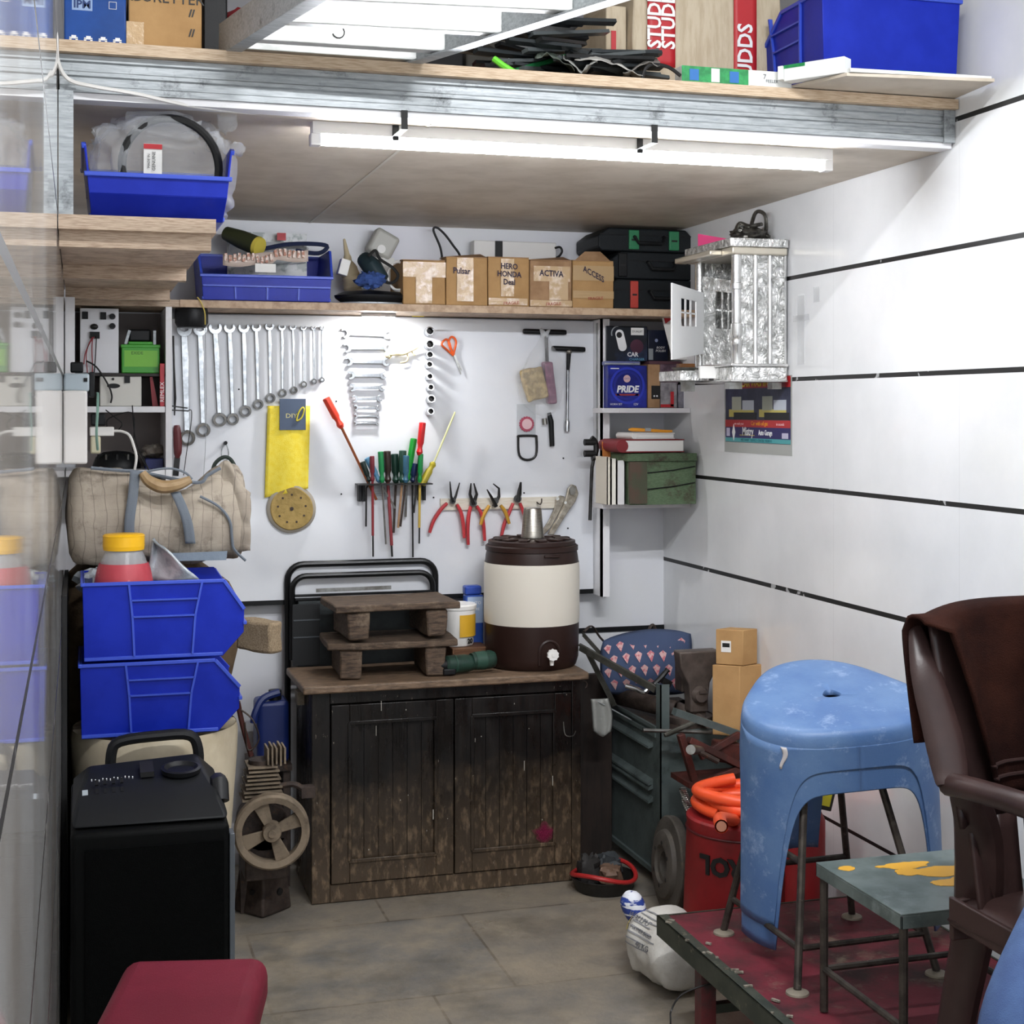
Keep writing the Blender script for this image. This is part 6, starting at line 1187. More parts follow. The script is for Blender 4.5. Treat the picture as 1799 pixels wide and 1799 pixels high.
# ---------- grey green steel cabinet with vise ----------
ggr=mat('grey_green_paint','#5a6463',.5,.1,col2='#4b5554',ns=10,spec=.3,dirt='#2e302d',dlo=.58,dhi=.72,ds=10,bump=.2,bs=100)
gx0,gx1,gy0,gy1,gzt=1.703,1.95,4.21,4.68,.492
gcab=T('steel_cabinet','grey green louvred steel cabinet carrying the bench vise','cabinet',((gx0+gx1)/2,4.45,0))
P(gcab,'shell',M().bx(gx0+.004,gy0+.004,.03,gx1,gy1,gzt-.004),ggr,bev=.003)
P(gcab,'corner_angle',M().bx(gx0,gy0,.002,gx0+.004,gy0+.035,.63).bx(gx0,gy0,.002,gx0+.03,gy0+.0039,.63),ggr)
P(gcab,'top_rail',M().bx(gx0-.004,gy0+.035,gzt-.03,gx0+.0039,gy1,gzt-.018).bx(gx0-.004,gy0+.035,gzt-.006,gx0+.0039,gy1,gzt+.004),ggr)
for z0 in (.425,.31,.295,.255): P(gcab,'louvre',M().hexa([(gx0+.004,gy0+.07,z0),(gx0+.004,gy1-.03,z0),(gx0-.012,gy1-.03,z0-.004),(gx0-.012,gy0+.07,z0-.004),(gx0+.004,gy0+.07,z0+.016),(gx0+.004,gy1-.03,z0+.016),(gx0-.011,gy1-.03,z0+.002),(gx0-.011,gy0+.07,z0+.002)]),ggr)
P(gcab,'bottom_rail',M().bx(gx0-.006,gy0+.03,.04,gx0+.003,gy1,.055),ggr)
P(gcab,'work_top',M().bx(gx0+.004,gy0+.004,gzt-.0039,gx1+.01,gy1,gzt),rust)
ZV=gzt+.0008
iron=mat('angle_iron','#5d5c56',.55,.5,col2='#47463f',ns=20)
def PV(px,py,Y): return W(px,py,Y=Y)
for i,(a,b,w,h,lb) in enumerate(((PV(1018,1132,4.5),PV(1150,1206,4.28),.014,.022,'long angle iron bar slanting from the jug to the steel cabinet post'),(PV(1030,1140,4.52),PV(1078,1235,4.5),.03,.016,'angle iron strut leaning down to the steel cabinet top'),(PV(1024,1112,4.6),PV(1058,1150,4.6),.022,.012,'short bent iron bar at the left of the scrap pile'))):
    S('iron_bar',lb,'bar',M().bar(a,b,w,.004,(0,-.3,1)).bar(a+V((0,-w*.4,-h*.4)),b+V((0,-w*.4,-h*.4)),.004,h,(0,-.3,1)),iron)
S('bent_strap','twisted dark strap loop at the back of the scrap pile','strap',M().tube(smooth([PV(1026,1110,4.6),PV(1040,1100,4.62),PV(1055,1120,4.62),PV(1075,1140,4.6),PV(1090,1150,4.6)],5),.007,6,flat=.4),rust)
S('iron_hook','upright iron hook behind the patterned cushion','hook',M().tube(smooth([PV(1132,1208,4.65),PV(1134,1160,4.65),PV(1136,1120,4.65),PV(1146,1098,4.65),PV(1152,1108,4.65),PV(1150,1135,4.65)],5),.008,8,flat=.6),rust)
wp=T('clear_pouch','grey clear plastic pouch hanging at the steel cabinet edge','pouch',PV(1056,1265,4.45)-V((0,0,.07)))
P(wp,'film',M().grid(lambda u,v:PV(1041+ (26+6*sin(3*v))*u+4*v,1228+66*v*(.85+.15*sin(3*u)),4.44+.02*sin(3*u)+.0*v),8,10),mat('grey_film','#8f908c',.3,bump=.5,bs=60),solid=.012,ang=80)
P(wp,'hanging_cord',M().tube([PV(1050,1232,4.45),V((1.70,4.45,.475))],.002,5),galv)
# patterned cushion
c0=PV(1137,1163,4.52); cu=T('patterned_cushion','navy cushion printed with pink cones in the scrap pile','cushion',(c0.x,4.52,ZV+.02))
navy=mat('navy_fabric','#42506f',.9,bump=.3,bs=400)
def cf(u,v,o=0.):
    px=1062+146*u+ (18*(1-v))*(.5-u)*-.2; py=1116+98*v+14*(1-u)*(1-v)-10*sin(pi*u)*(1-v)
    p=W(px,py,Y=4.545-.075*sin(pi*u)**.7*sin(pi*v)**.7+.05*(1-v)-o); return p
mm=M().grid(cf,24,20); P(cu,'front',mm,navy,solid=.03,off=1 if 0 else 0,ang=80)
m=M(); k=0
for j in range(4):
    for i in range(7):
        u,v=(i+.5*(j%2))/6.9+.05,.14+.24*j
        if u>.97: continue
        A,B_,C_=cf(u-.045,v-.03,.021),cf(u+.045,v-.035,.021),cf(u+.015,v+.12,.021); D_=cf(u,v-.085,.0215)
        m.f([m.v(x) for x in (A,C_,B_,D_)])
P(cu,'cone_print',m,mat('pink_cone','#d8b0ae',.8,col2='#c4707a',ns=90,lo=.5,hi=.56),kind='stuff')
S('grey_sheet','pale grey folded paper sheet standing behind the vise','sheet',M().hexa([PV(1205,1150,4.66),PV(1262,1165,4.66),PV(1262,1165,4.665),PV(1205,1150,4.665),PV(1212,1105,4.68),PV(1258,1132,4.68),PV(1258,1132,4.685),PV(1212,1105,4.685)]),mat('grey_paper','#96958a',.8))
a,b=PV(1075,1222,4.6),PV(1190,1255,4.3); a.z=b.z=ZV+.037; pi_=S('iron_pipe','thick rusty iron pipe lying across the steel cabinet top','pipe',M().grid(lambda u,v:(lambda q:a.lerp(b,v)+V((0.02*cos(2*pi*u)*.9,.012*cos(2*pi*u),.026*sin(2*pi*u)*1.)))(0),20,2,cu=True),rust,solid=.006)
a,b=PV(1075,1212,4.66),PV(1150,1238,4.5); S('channel_iron','rusty flat channel iron next to the pipe','iron',M().bar(V((a.x,a.y,ZV+.085)),V((b.x+.02,b.y,ZV+.08)),.06,.02),rust)
S('chrome_lever','bright chrome lever end below the cushion','lever',M().tube(smooth([PV(1100,1205,4.42),PV(1118,1210,4.4),PV(1132,1216,4.38),PV(1142,1208,4.38)],4),.008,10),chrome)
# tyre valve / spanner bits
S('ratchet','dark ratchet spanner poking up by the cabinet post','ratchet',M().tube(smooth([PV(1150,1202,4.3),PV(1162,1190,4.3),PV(1174,1176,4.3)],3),[.009,.008,.008,.009,.009,.008,.01],8).box(tuple(PV(1170,1198,4.3)),(.03,.03,.02),Ry(30)),darksteel)
# bench vise
vx=W(1225,1200,Y=4.24).x; vy=4.24; vz=ZV
vs_=T('bench_vise','heavy brown cast iron bench vise with flared jaw on the steel cabinet','vise',(vx,vy,vz)); cast=mat('cast_iron','#675c56',.5,.4,col2='#514843',ns=16,bump=.25,bs=120)
zt=W(1225,1142,Y=4.24).z
P(vs_,'front_jaw',M().prism([(vx-.068,zt),(vx+.068,zt),(vx+.062,zt-.05),(vx+.036,zt-.1),(vx+.03,zt-.15),(vx+.03,zt-.19),(vx-.03,zt-.19),(vx-.03,zt-.15),(vx-.036,zt-.1),(vx-.062,zt-.05)],vy-.02,vy+.03,'y'),cast,bev=.006,seg=3)
P(vs_,'jaw_plate',M().bx(vx-.06,vy+.0305,zt-.03,vx+.066,vy+.036,zt-.002),steel); P(vs_,'rear_jaw',M().bx(vx-.03,vy+.05,zt-.14,vx+.055,vy+.11,zt-.03),cast,bev=.006)
P(vs_,'bolt',M(Tr(vx,vy-.021,zt-.135)@Rx(90)).lathe([(0,.02),(.02,.018),(.024,.008),(.028,.0)],n=20).box((0,.012,.021),(.02,.008,.008)),cast)
P(vs_,'base',M().lathe([(0,0),(.07,0),(.072,.02),(.045,.03),(.04,.06),(0,.06)],(vx,vy+.06,vz),28),cast); P(vs_,'slide',M().bx(vx-.026,vy-.01,vz+.03,vx+.026,vy+.1,vz+.06),cast)
P(vs_,'screw',M().cyl((vx-.0,vy-.09,vz+.02),(vx,vy+.0,vz+.028),.012,n=14),cast)
a,b=W(1130,1283,Y=vy-.085),W(1259,1287,Y=vy-.085); P(vs_,'handle_bar',M().tube([a,b],.006,10),steel)
a,b=W(1168,1292,Y=vy-.12),W(1232,1264,Y=vy-.1); P(vs_,'short_bar',M().tube([a,a.lerp(b,.1),b],[.006,.008,.008],10),iron)
# cartons by the wall
def carton(lab,px0,pxc,px1,py0,py1,d,hh,zb,ma,label=True):
    c=W(pxc,py0,d=d); c.z=zb; L_=W(px0,py0,d=d+.03); Rr=W(px1,py0,d=d+.04); e1=(V((L_.x,L_.y,zb))-c); e2=(V((Rr.x,Rr.y,zb))-c)
    t=T('small_carton',lab,'box',c+(e1+e2)/2); q=c+e1+e2
    P(t,'body',M().hexa([L_.xy.to_3d()+V((0,0,zb)),c,Rr.xy.to_3d()+V((0,0,zb)),V((q.x,q.y,zb)),L_.xy.to_3d()+V((0,0,zb+hh)),c+V((0,0,hh)),Rr.xy.to_3d()+V((0,0,zb+hh)),V((q.x,q.y,zb+hh))]),ma,bev=.002)
    if label:
        o=c-e1*0+e1*.62+V((0,0,hh*.52)); n_=V((e1.y,-e1.x,0)).normalized(); n_=n_ if n_.y<0 else -n_
        lb=P(t,'label',M(Fw(o+n_*.001,-e1)).box((0,0,0),(.03,.034,.0006)),paper); P(lb,'label_print',M(Fw(o+n_*.0016,-e1)).box((.0,.004,0),(.022,.012,.0004)).text('8422',.006,Tr(0,-.009,0),.0002),black_ink)
    return t
z1c=W(1300,1255,d=4.42).z; z2c=W(1300,1170,d=4.42).z
cz0=ZV+.0005
carton('brown carton under the small labelled one beside the vise',1252,1300,1345,1175,1255,4.42,z2c-cz0-.001,cz0,card,False)
carton('small brown carton with a white barcode label by the right wall',1258,1306,1331,1095,1170,4.42,W(1306,1108,d=4.42).z-z2c,z2c+.0005,card)
S('dark_board','dark brown board standing between the wooden and steel cabinets','board',M().bx(1.545,4.6,.002,1.69,4.625,.60),mat('dark_brown_board','#2c211c',.7,col2='#1f1815',ns=12,st=(4,4,.6)),bev=.003)
# ---------- brake drum, tray, putty bag ----------
bd=T('brake_drum','dusty round brake drum leaning on the steel cabinet','drum',(1.66,4.02,.0)); bdm=mat('dusty_iron','#55504a',.7,.3,col2='#423e39',ns=9,dirt='#6b6354',dlo=.55,dhi=.7,ds=10,bump=.3,bs=120)
bf_=Tr(1.665,4.03,.1395)@Rz(-4)@Ry(-86)
P(bd,'flange',M(bf_).lathe([(.036,-.01),(.135,-.012),(.138,-.006),(.138,.012),(.134,.016),(.1,.018),(.095,.03),(.085,.034),(.055,.034),(.05,.026),(.036,.024),(.036,-.01)],n=48),bdm)
for k in range(6): an=radians(60*k); P(bd,'bolt_hole',M(bf_).cyl((.062*cos(an),.062*sin(an),.0335),(.062*cos(an),.062*sin(an),.0352),.006,n=10),black_rub)
q=(1.545,4.28,.001); tr2=T('oil_tray','shallow black round tray on the floor holding rusty parts','tray',q)
P(tr2,'dish',M().lathe([(0,0),(.085,0),(.1,.04),(.104,.042),(.1,.044),(.083,.008),(0,.006)],q,32),mat('tray_black','#1a1917',.5,dirt='#3a3530',ds=12))
S('red_hose','thin red hose ring lying around the black tray rim','hose',M().tube(smooth([(q[0]+.098*cos(a),q[1]+.098*sin(a),.052+.012*sin(2*a)) for a in [2*pi*k/14 for k in range(14)]],4,True),.007,8,closed=True),mat('hose_red','#b02a2a',.4))
for i,(dx,dy,sz,c,lb) in enumerate(((-.045,.01,(.035,.025,.045),'#2d2b2a','black ribbed rubber part standing in the tray'),(.015,-.01,(.035,.03,.03),'#6e5646','brown leather like scrap in the black tray'),(.03,.045,(.04,.03,.04),'#3b3f42','dark grey metal part at the back of tray'),(-.01,.05,(.025,.03,.03),'#5a5f63','grey valve part in the black tray'))):
    S('scrap_part',lb,'part',blob((q[0]+dx,q[1]+dy,.012+sz[2]),sz,i+3,.5,18,2.4,.7),mat('scrap%d'%i,c,.6,bump=.5,bs=60))
# putty bag
p0=W(1150,1660,d=3.86); pgb=T('putty_bag','white printed putty sack slumped on the floor by the red platform','sack',(p0.x,p0.y,0))
wh=mat('woven_white','#d6d4ce',.6,col2='#c3c0b8',ns=12,bump=.5,bs=160)
ax0=W(1128,1612,d=3.93); ax1=W(1192,1668,d=3.78); DV=V((ax1.x-ax0.x,ax1.y-ax0.y,0)); SD=V((DV.y,-DV.x,0)).normalized(); LV=.27; DN=DV.normalized()
def pbf(u,v):
    c0=V((ax0.x,ax0.y,0))+DN*(LV*v-.01); r=.02+.07*min(1,v*3)**.6
    if v>.86: r*=max(0.,1-((v-.86)/.14)**2)**.5
    a=2*pi*u; h=.14-.06*v; n=1+.1*NZ.noise(V((cos(a)*1.5,sin(a)*1.5,v*5)))+.03*NZ.noise(V((cos(a)*5,sin(a)*5,v*14)))
    s_=sin(a); p=c0+SD*(math.copysign(abs(cos(a))**.8,cos(a))*r*1.1*n)+V((0,0,max(.09-.0*v,h*.62)+s_*r*.95*n)); p.z=max(p.z,.002); return p
P(pgb,'body',M().grid(pbf,40,34,cu=True),wh,ang=80)
ctr=(pbf(0,0)+pbf(.5,0))/2
P(pgb,'twisted_neck',M().tube(smooth([ctr+V((0,0,-.012)),ctr+V((-.006,.006,.03)),ctr+V((-.02,.012,.07)),ctr+V((-.03,.012,.095))],4),[.034,.031,.028,.027,.028,.03,.032,.032,.031,.029,.024,.016,.01][:13],12),mat('bag_blue','#2a418f',.5,col2='#dfe2ea',ns=26,lo=.5,hi=.52,st=(.4,.4,2)))
def onbag(u,v,o=.003):
    p=pbf(u,v); q=pbf(u+.01,v); w=pbf(u,v+.01); n=(q-p).cross(w-p).normalized(); c=(pbf(u,v)+pbf(u+.5,v))/2
    if n.dot(p-c)<0: n=-n
    return p+n*o
P(pgb,'yellow_patch',M().grid(lambda a,b:onbag(.06+.12*a,.1+.1*b),6,5),mat('patch_yellow','#d8c72e',.5))
for k,(tx,sz) in enumerate((('WALLPUTTY',.022),('POLYMER BASED',.014),('40 KG',.02))):
    u=.14-.05*k; v=.45+.08*k; p=onbag(u,v,.006); xd=(onbag(u,v+.04)-onbag(u,v-.04)).normalized(); up=(onbag(u+.04,v)-onbag(u-.04,v)); up=(up-xd*up.dot(xd)).normalized()
    P(pgb,'lettering',M().text(tx,sz,Fw(p,xd,up),.0003,sx=.9),mat('faded_grey_ink','#55565c',.6))
for k in range(8):
    uu=.2-.026*k
    P(pgb,'print_line',M().grid(lambda a,b:onbag(uu+.006*a,.32+(.3+.07*(k%3))*b,.0025),2,12),mat('faded_line_ink','#8b8c90',.6))
# ---------- red bucket, orange hose, jack tools ----------
rbk=(1.775,3.76,.001); rd=mat('bucket_red','#8f1a1e',.5,col2='#7c171a',ns=6,dirt='#4a1414',dlo=.6,dhi=.8)
bkt=T('red_bucket','upside down red bucket with black lettering behind the blue stools','bucket',rbk)
P(bkt,'pail',M().lathe([(.178,0),(.18,.004),(.18,.03),(.174,.032),(.171,.1),(.162,.33),(.164,.335),(.164,.345),(.158,.35),(0,.35)],rbk,48),rd)
for zz in (.034,.315): P(bkt,'rim_ring',M().tube([(rbk[0]+(.176-.04*zz)*cos(2*pi*k/48),rbk[1]+(.176-.04*zz)*sin(2*pi*k/48),zz) for k in range(48)],.0035,6,closed=True),mat('bucket_dark','#4a0f12',.5))
word='MAKROL'
for k,ch_ in enumerate(word):
    an=radians(-90-16.3-9+ (40-16*k)); r=.1668; p=(rbk[0]+r*cos(an),rbk[1]+r*sin(an),.245)
    P(bkt,'lettering',M().text(ch_,.068,Fw(p,(sin(an),-cos(an),0),(0,0,-1)),.0025,bold=.003),black_ink)
om=mat('orange_hose','#f0582e',.4); oh=T('orange_hose','coil of bright orange hose lying on the red bucket','hose',(rbk[0],rbk[1],.352))
pts=[]
for k in range(64): a=radians(-150-13.5*k); r=.12+.012*sin(k*.37); pts.append((rbk[0]-.005+r*cos(a),rbk[1]+r*sin(a)*1.0,.372+.03*k/64*1.6+.006*sin(k*.5)))
P(oh,'coil',M().tube(pts,.0165,12),om)
a0=V(pts[0]); t0=(a0-V(pts[1])).normalized(); a1=W(1268,1452,d=3.55); e=smooth([a0,a0+t0*.05,a1.lerp(a0,.3)+V((0,-.0,.01)),a1],5); P(oh,'cut_end',M().tube(e,.0165,12,cap=False),om); d=(e[-1]-e[-2]).normalized(); P(oh,'end_bore',M().cyl(e[-1]-d*.004,e[-1]+d*.0002,.0125,n=12),mat('hose_bore','#c98a70',.6))
oxr=mat('oxide_paint','#54261f',.6,.2,col2='#3a1f1b',ns=20,dirt='#2a2220',ds=16)
jk=T('scissor_jack','rusty dark red scissor jack standing between the cabinet and bucket','jack',(1.83,4.05,0))
def JB(px,py,Y=4.0): return W(px,py,Y=Y)
for a,b,w in ((JB(1196,1290),JB(1240,1440),.022),(JB(1210,1300),JB(1300,1345),.03),(JB(1300,1290),JB(1230,1330),.022),(JB(1228,1380),JB(1300,1350),.026),(JB(1228,1390),JB(1330,1420),.022)): P(jk,'arm',M().bar(a,b,.02,w,(0,-1,.2)),oxr,bev=.002)
P(jk,'base_plate',M().bx(1.70,3.98,.37,1.93,4.12,.385).bx(1.83,4.02,.002,1.87,4.06,.37),oxr); P(jk,'block',M().box(tuple(JB(1275,1320,4.02)),(.08,.05,.06),Ry(10)),oxr,bev=.005); P(jk,'top_bar',M().bar(JB(1185,1250,4.03),JB(1300,1290,4.03),.03,.02),ggr)
hm=T('hammer','hammer with round steel face resting in the rusty jack','hammer',JB(1214,1317,3.93)); P(hm,'head',M().tube([JB(1214,1317,3.90),JB(1218,1317,3.93),JB(1232,1318,3.97)],[.014,.015,.011],14),steel); P(hm,'handle',M().tube([JB(1224,1318,3.95),JB(1262,1338,3.94)],.008,8),rust)
sr_=T('spring','dull tension spring hanging from the jack above the bucket','spring',JB(1212,1450,3.9)); a,b=JB(1200,1385,3.9),JB(1210,1425,3.9); P(sr_,'coil',M().tube([a.lerp(b,k/60)+V((.009*cos(k*1.3),.009*sin(k*1.3),0)) for k in range(61)],.003,6),steel); P(sr_,'loop',M().tube(smooth([JB(1210,1425,3.9),JB(1207,1436,3.9),JB(1212,1442,3.9),JB(1216,1436,3.9),JB(1212,1425,3.9)],4),.0025,6),steel)
yb2=T('oil_bottle','small bottle with yellow cap standing on the scrap behind blue stool','bottle',JB(1287,1310,4.1)); q=JB(1287,1308,4.1); P(yb2,'body',M().lathe([(0,0),(.014,0),(.014,.025),(.009,.033)],q,16),mat('pale_bottle','#b9b28f',.4)); P(yb2,'cap',M().lathe([(.0095,.031),(.0105,.035),(.009,.048),(0,.05)],q,16),mat('cap_yellow','#d9c22c',.4)); P(yb2,'yellow_tray',M().box((q.x+.03,q.y,q.z-.006),(.05,.03,.008)),mat('cap_yellow','#d9c22c',.4))
# red cylinder & yellow carton near the wall
rc_=T('red_cylinder','red cylinder with peeling paint between bucket and right wall','cylinder',(1.822,3.50,0)); P(rc_,'body',M().lathe([(0,.001),(.05,.001),(.052,.01),(.052,.40),(.04,.425),(0,.43)],(1.822,3.50,0),28),mat('peeling_red','#8f1f22',.45,dirt='#b8b2aa',dlo=.62,dhi=.64,ds=7)); 
P(rc_,'clip',M().box((1.822,3.50,.436),(.05,.03,.012)),black_pl)
q=W(1446,1390,d=3.86); yq=T('yellow_carton','open black carton with yellow label and red script on the red cylinder','box',(q.x,q.y,.44)); yf=Fr((1.815,3.47,.489),(.93,.28,-.3),(.28,.05,.95))
P(yq,'tray',M(yf).box((0,0,-.012),(.11,.09,.06)),mat('black_carton','#1f1a16',.6),bev=.002); P(yq,'label',M(yf).box((-.004,-.0458,-.008),(.094,.0012,.046)),mat('label_bright_yellow','#d8cc22',.4)); P(yq,'lettering',M(yf).text('BRAKES',.022,Tr(-.004,-.0468,-.006)@Rx(90),.0003,shear=.25,bold=.0008),mat('script_red','#8f2a1e',.5))
for k in range(3): P(yq,'content',M(yf).ball((-.03+.03*k,.0,.022),(.02,.024,.012),12),mat('pale_content%d'%(k%2),('#c9a26c','#b9c2cc')[k%2],.6))
# ---------- red platform ----------
hp=.25; px0,px1,py0,py1=1.335,1.955,1.45,3.325
pl=T('platform','low steel platform with worn dark red floor sheet in the foreground','platform',((px0+px1)/2,2.6,0))
redf=mat('worn_red_sheet','#6e1a28',.6,col2='#551420',ns=4,dirt='#3a2624',dlo=.46,dhi=.66,ds=7,bump=.3,bs=60)
P(pl,'floor_sheet',M().bx(px0+.006,py0,hp-.006,px1,py1-.004,hp),mat('worn_red_grime','#651a28',.65,col2='#2f1517',ns=6,lo=.42,hi=.62,dirt='#6a5f50',dlo=.54,dhi=.68,ds=7,bump=.3,bs=60))
edge=mat('dark_green_edge','#343a33',.5,.3,col2='#474b41',ns=14,dirt='#8a8574',dlo=.58,dhi=.7,ds=30)
P(pl,'edge_angle',M().bx(px0,py0,hp-.045,px0+.005,py1,hp+.003).bx(px0,py0,hp-.0001,px0+.028,py1,hp+.003),edge,bev=.001)
P(pl,'edge_angle',M().bx(px0+.005,py1-.005,hp-.045,px1,py1,hp+.002),edge); P(pl,'edge_angle',M().bx(px1-.005,py0,hp-.045,px1,py1-.005,hp+.002),edge)
m=M()
for k in range(26): 
    y=R.uniform(2.1,3.3); m.box((px0+R.uniform(.0,.05),y,hp+.004),(.006,R.uniform(.004,.02),.004),Rz(R.uniform(0,90)))
P(pl,'grit',m,mat('grit','#8f897c',.8,col2='#4c463c',ns=60),kind='stuff')
for x in (px0+.02,px1-.03):
    for y in (1.55,3.08): P(pl,'leg',M().bx(x-.018,y-.018,.002,x+.018,y+.018,hp-.0062),mat('leg_oxide','#5a2326',.6,col2='#2e2826',ns=12))
P(pl,'cross_rail',M().bx(px0+.02,3.07,.11,px1-.02,3.09,.13),edge)
w_=[W(x,y,Y=3.05) for x,y in ((1252,1728),(1225,1735),(1195,1750),(1180,1775))]; p=w_[-1]; S('thin_wire','thin grey wire drooping from platform edge to the floor','wire',M().tube(smooth(w_+[V((p.x-.01,3.03,.12)),V((p.x-.02,3.0,.004))],5),.002,6),darksteel)
ZP=hp+.0035
# ---------- tall metal stool under the blue stools ----------
rodm=mat('worn_rod','#4a443e',.5,.5,col2='#35302c',ns=30,dirt='#8c8578',dlo=.6,dhi=.72,ds=40)
ms=T('metal_stool','tall black rod stool with disc feet under the blue stools','stool',(1.61,2.99,ZP))
feet={(0,0):(1.44,2.80),(0,1):(1.441,3.17),(1,0):(1.777,2.81),(1,1):(1.782,3.184)}; zt=.69
tops={(0,0):(1.52,2.92),(0,1):(1.52,3.09),(1,0):(1.69,2.92),(1,1):(1.69,3.09)}
for k,(fx,fy) in feet.items():
    tx,ty=tops[k]; P(ms,'leg',M().tube([(fx,fy,ZP+.006),(tx,ty,zt)],.0085,10),rodm); P(ms,'foot_pad',M().lathe([(0,.009),(.012,.009),(.024,.004),(.025,0),(0,0)],(fx,fy,ZP-.003),20),mat('pad_metal','#8f8778',.5,.5))
def at(k,z): f=V((*feet[k],ZP)); t=V((*tops[k],zt)); return f.lerp(t,(z-ZP)/(zt-ZP))
for z,prs in ((.335,(((0,0),(0,1)),((0,0),(1,0)),((1,0),(1,1)))),(.41,(((0,1),(1,1)),)),(.5,(((0,0),(0,1)),))):
    for a,b in prs: P(ms,'stretcher',M().cyl(at(a,z),at(b,z),.007,n=8),rodm)
P(ms,'seat',M().bx(1.515,2.915,zt-.004,1.695,3.095,zt+.006),mat('black_seat','#1d1c1b',.6),bev=.003)
# ---------- small green metal stool ----------
gs=T('low_stool','low metal stool with chipped green top and yellow paint patches','stool',(1.605,2.545,ZP)); x0,x1,y0,y1,zt2=1.435,1.775,2.385,2.71,.552
P(gs,'top',M().bx(x0,y0,zt2-.004,x1,y1,zt2).bx(x0,y0,zt2-.028,x0+.004,y1,zt2-.004).bx(x0,y0,zt2-.028,x1,y0+.004,zt2-.004).bx(x1-.004,y0,zt2-.028,x1,y1,zt2-.004).bx(x0,y1-.004,zt2-.028,x1,y1,zt2-.004),mat('green_top_paint','#66716f',.4,.1,col2='#4c5755',ns=10,dirt='#7b8585',dlo=.55,dhi=.7,ds=9),bev=.001)
t=NT('yellow_patches'); t.set(Base_Color=lin('#c9972b'),Roughness=.5); ypm=t.m
from mathutils import noise as NZ2
def patch(c,rx,ry,sd):
    return M(Tr(c[0],c[1],zt2)).prism([(rx*cos(a)*(1+.3*NZ2.noise(V((cos(a)*1.6,sin(a)*1.6,sd)))+.14*NZ2.noise(V((cos(a)*5,sin(a)*5,sd)))),ry*sin(a)*(1+.3*NZ2.noise(V((cos(a)*1.6,sin(a)*1.6,sd+5)))+.14*NZ2.noise(V((cos(a)*5,sin(a)*5,sd+2))))) for a in [2*pi*k/48 for k in range(48)]],.0001,.0006+.00004*sd,'z')
for c,rx,ry,sd in (((1.475,2.655),.018,.014,1),((1.60,2.64),.05,.022,2),((1.66,2.585),.075,.03,3),((1.63,2.52),.05,.02,8),((1.58,2.60),.03,.02,5),((1.545,2.645),.012,.007,6),((1.69,2.53),.05,.025,7)): P(gs,'yellow_patch',patch(c,rx,ry,sd),ypm)
for k,(x,y) in enumerate(((x0+.012,y0+.012),(x0+.012,y1-.012),(x1-.012,y0+.012),(x1-.012,y1-.012))):
    P(gs,'leg',M().tube([(x,y,zt2-.005),(x,y,ZP)],.0085,10),rodm)
for a,b in (((x0+.012,y0+.012),(x0+.012,y1-.012)),((x1-.012,y0+.012),(x1-.012,y1-.012)),((x0+.012,y1-.012),(x1-.012,y1-.012))): P(gs,'stretcher',M().cyl((*a,ZP+.085),(*b,ZP+.085),.007,n=8),rodm)
# ---------- nested blue plastic stools ----------
sblue=mat('stool_blue','#4c6c9c',.42,col2='#5c7ba6',ns=7,dirt='#a3b7d6',dlo=.56,dhi=.8,ds=18,bump=.12,bs=200)
CA=(210,330,90)
def rad(th):   # rounded triangle, rounder than a circle cut
    d=min(abs((th-c+180)%360-180) for c in CA); return .224*(1-.17*(.5-.5*cos(radians(3*d))))
def blue_stool(lab,tf,scuff=False):
    t=T('plastic_stool',lab,'stool',tf@V((0,0,-.46)))
    n=180
    K=lambda z: 1.008+.25*max(0.,-z-.03)
    def pt(th,z,k=None): r=rad(th)*(K(z) if k is None else k); return (r*cos(radians(th)),r*sin(radians(th)),z)
    m=M(tf); rings=[[m.v((.016*cos(2*pi*j/n),.016*sin(2*pi*j/n),-.006)) for j in range(n)]]
    for k,z in ((.105,.003),(.3,.004),(.6,.003),(.85,.001),(.93,-.001),(.97,-.005),(.995,-.014),(1.008,-.03)): rings.append([m.v(pt(360*j/n,z,k)) for j in range(n)])
    for z in (-.038,-.046): rings.append([m.v(pt(360*j/n,z)) for j in range(n)])
    for a,b in zip(rings,rings[1:]):
        for j in range(n): m.f([a[j],a[(j+1)%n],b[(j+1)%n],b[j]])
    P(t,'seat',m,sblue,ang=50,solid=.004,off=0)
    for c in CA:
        def lg(u,v):
            w=2*u-1; d=60*(.45*w+.55*w**3); e=abs(d); zb=-.46 if e<12 else -.086-.374*math.exp(-(e-12)/5.)
            z=-.034+(zb+.034)*v; return V(pt(c+d,z,K(z)+.001))
        P(t,'leg',M(tf).grid(lg,75,22),sblue,ang=60,solid=.004,off=0)
    if scuff:
        P(t,'white_scuff',M(tf).grid(lambda u,v:V(pt(225+3.4*(u-.5)*(1-.6*v)+1.2*sin(5*v),-.035-.05*v,K(-.035-.05*v)+.018)),4,8),mat('scuff_white','#c9c4c4',.6),solid=.0006)
    return t
ctf=Tr(1.622,2.99,.828)@Rz(-28)@Rx(13)@Rz(18)
blue_stool('upper blue plastic stool with a white scuff, tilted over the rod stool',ctf,True)
blue_stool('lower blue plastic stool nested under the upper blue stool',ctf@Tr(0,-.0,-.052)@Rz(.8))
